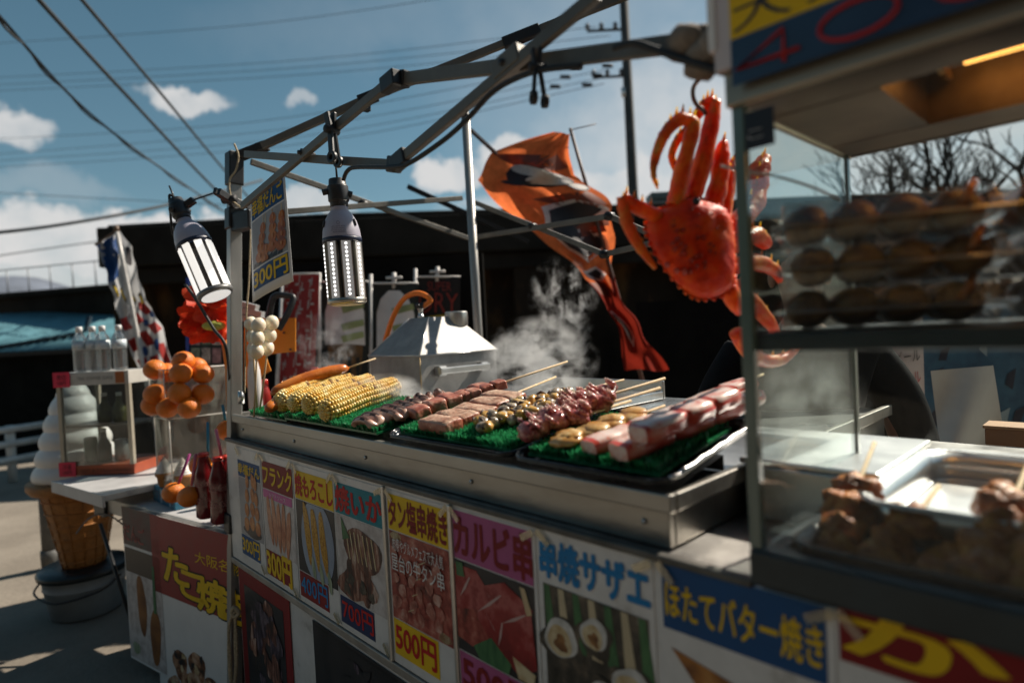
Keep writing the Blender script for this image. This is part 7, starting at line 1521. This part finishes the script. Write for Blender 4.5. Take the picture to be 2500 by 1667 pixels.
# ------------------------------------------------------------------ the vendor: one continuous body, dressed in a dark jacket
pc_ = at(1925, 800, 2.05); PX, PY = pc_.x, pc_.y; FZ = -.02
face = math.atan2(-PX, PY)                                    # turned towards the customers
FZ = -.12; pc_ = at(1955, 800, 2.05); PX, PY = pc_.x, pc_.y
PN = thing('person', 'vendor in a dark padded jacket standing behind the display case', 'person', (PX, PY, FZ), face + .25)
SKIN = mat('skin', (.50, .28, .19), .5, var=.06, sss=.2); JK = mat('dark_padded_jacket', (.007, .0075, .008), .8, var=.5, scale=9, bump=1.0, bscale=7, spec=.12); HAIR = mat('black_hair', (.012, .010, .009), .4, var=.3, scale=60, aniso=(1, 1, .1)); TRO = mat('charcoal_trousers', (.02, .02, .024), .8)
def skin(name, V_, E_, mt, parent, lv=2):
    me = bpy.data.meshes.new(name); me.from_pydata([v[0] for v in V_], E_, []); o = bpy.data.objects.new(name, me); col.objects.link(o); o.parent = parent; me.materials.append(mt)
    s = o.modifiers.new('skin', 'SKIN'); s.use_smooth_shade = True; lay_ = me.skin_vertices[0] if me.skin_vertices else None
    for i, v in enumerate(V_): lay_.data[i].radius = (v[1], v[2] if len(v) > 2 else v[1])
    lay_.data[0].use_root = True
    q = o.modifiers.new('sub', 'SUBSURF'); q.levels = q.render_levels = lv; return o
def ensure_skin(me): pass
# skeleton (x right of the figure's own left-right axis, -y forward)
bv = [((0, 0, .95), .15, .11), ((0, 0, 1.12), .13, .10), ((0, .01, 1.30), .16, .11), ((0, .01, 1.44), .12, .09), ((0, 0, 1.54), .055, .055), ((0, -.01, 1.60), .052, .052), ((0, -.02, 1.66), .078, .088), ((0, -.02, 1.74), .078, .095), ((0, -.015, 1.80), .062, .078)]
be = [(0, 1), (1, 2), (2, 3), (3, 4), (4, 5), (5, 6), (6, 7), (7, 8)]
def limb(pts, root):
    last = root
    for p in pts: bv.append(p); be.append((last, len(bv) - 1)); last = len(bv) - 1
for sg in (-1, 1):
    limb([((sg * .19, .0, 1.43), .060), ((sg * .26, -.02, 1.28), .050), ((sg * .28, -.06, 1.14), .042), ((sg * .24, -.20, 1.06), .036), ((sg * .20, -.31, 1.03), .027), ((sg * .19, -.36, 1.02), .034, .018)], 3)
    limb([((sg * .10, 0, .86), .088), ((sg * .11, -.01, .50), .060), ((sg * .11, .01, .28), .055), ((sg * .11, .02, .08), .040), ((sg * .12, -.10, .035), .036, .025)], 0)
body = skin('body', bv, be, SKIN, PN)
def part(name, mt, fn, par=None): m = MB(); fn(m); return m.build(name, mt, par or PN)
# jacket
jv = [((0, 0, .92), .185, .14), ((0, 0, 1.08), .18, .145), ((0, .01, 1.26), .195, .145), ((0, .01, 1.41), .15, .115), ((0, .005, 1.50), .085, .080), ((0, .0, 1.535), .078, .074)]
je = [(0, 1), (1, 2), (2, 3), (3, 4), (4, 5)]
for sg in (-1, 1):
    l0 = 3
    for p in [((sg * .20, 0, 1.43), .082), ((sg * .285, -.02, 1.28), .078), ((sg * .315, -.06, 1.14), .070), ((sg * .27, -.19, 1.07), .060), ((sg * .225, -.28, 1.045), .048)]: jv.append(p); je.append((l0, len(jv) - 1)); l0 = len(jv) - 1
skin('jacket', jv, je, JK, PN)
tv_ = [((0, 0, .90), .17, .13)]; te = []
for sg in (-1, 1):
    l0 = 0
    for p in [((sg * .10, 0, .80), .10), ((sg * .11, -.01, .48), .078), ((sg * .11, .015, .10), .062)]: tv_.append(p); te.append((l0, len(tv_) - 1)); l0 = len(tv_) - 1
skin('trousers', tv_, te, TRO, PN)
def hair(m): m.ball((0, .004, 1.765), (.098, .118, .105), 26, 16, fn=lambda p: (1 + .05 * noise.noise(p * 5)) if (p.z > .02 or p.y > -.15) else .86)
part('hair', HAIR, hair)
def facefeat(m):
    m.tube([(0, -.108, 1.715), (0, -.122, 1.69), (0, -.126, 1.675), (0, -.110, 1.665)], [.009, .012, .014, .008], 10)
    for sg in (-1, 1): m.ball((sg * .088, -.01, 1.69), (.012, .022, .032), 12, 8)
part('nose_and_ears', SKIN, facefeat)
def eyes(m):
    for sg in (-1, 1): m.ball((sg * .032, -.098, 1.715), (.012, .008, .007), 10, 7)
part('eyes', mat('eye_dark', (.03, .02, .015), .2), eyes)
part('mouth', mat('lips', (.36, .13, .10), .5), lambda m: m.ball((0, -.104, 1.635), (.024, .008, .007), 12, 7))
for sg in (-1, 1):
    hv = [((sg * .19, -.36, 1.02), .030, .017), ((sg * .185, -.41, 1.015), .034, .016)]; he = [(0, 1)]
    for k in range(4):
        x = sg * (.163 + .0155 * k); l0 = 1; ln = (.030, .034, .032, .026)[k]
        for q, dz_ in ((1, -.006), (2, -.018), (3, -.036)): hv.append(((x, -.415 - ln * .8 * q * (1 - .08 * q), 1.012 + dz_), .0085 - .0006 * q)); he.append((l0, len(hv) - 1)); l0 = len(hv) - 1
    l0 = 0
    for p in ((sg * .150, -.375, 1.012), (sg * .138, -.405, .998), (sg * .142, -.43, .985)): hv.append((p, .0095)); he.append((l0, len(hv) - 1)); l0 = len(hv) - 1
    skin('hand', hv, he, SKIN, PN, 1)
pal = thing('wooden_pallet', 'low wooden pallet the vendor stands on behind the stall', 'pallet', (PX, PY, GZ), face)
m = MB()
for k in range(6): m.box(-.6, .6, -.5 + .17 * k, -.5 + .17 * k + .14, .125, .145)
m.build('deck', mat('grey_wood', (.22, .18, .14), .85, var=.3, bump=.3), pal); m = MB()
for k in range(3): m.box(-.6 + .53 * k, -.5 + .53 * k, -.5, .49, 0, .1245)
m.build('runner', mat('grey_wood', (.2, .2, .2)), pal)

# ------------------------------------------------------------------ steam
def plume(label, x, y, D, rx, ry, rz, dens, scale, lo, hi, seed):
    m = MB(); m.ball((0, 0, 0), 1.0, 20, 14); o = m.build('steam', steam_mat('steam_%d' % int(seed * 10), dens, scale, lo, hi, seed), None, at(x, y, D)); o.scale = (rx, ry, rz); tag(o, label, 'steam', None, 'stuff'); return o
plume('cloud of white steam rising from the griddle right of the steamer', 1315, 885, 2.35, .24, .22, .19, 75, 2.4, .49, .74, 1.3)
plume('wisps of steam curling high above the griddle', 1375, 735, 2.40, .15, .13, .19, 60, 2.6, .56, .72, 4.1)
plume('low steam drifting over the corn cobs and squid', 935, 968, 2.15, .17, .13, .085, 120, 2.2, .46, .72, 2.7)
plume('thin steam rising behind the corn beside the dango', 800, 850, 2.9, .16, .14, .20, 50, 2.8, .54, .74, 3.9)
plume('steam misting the inside of the glass case', 1965, 1010, 1.27, .13, .12, .18, 20, 2.0, .44, .80, 5.5)
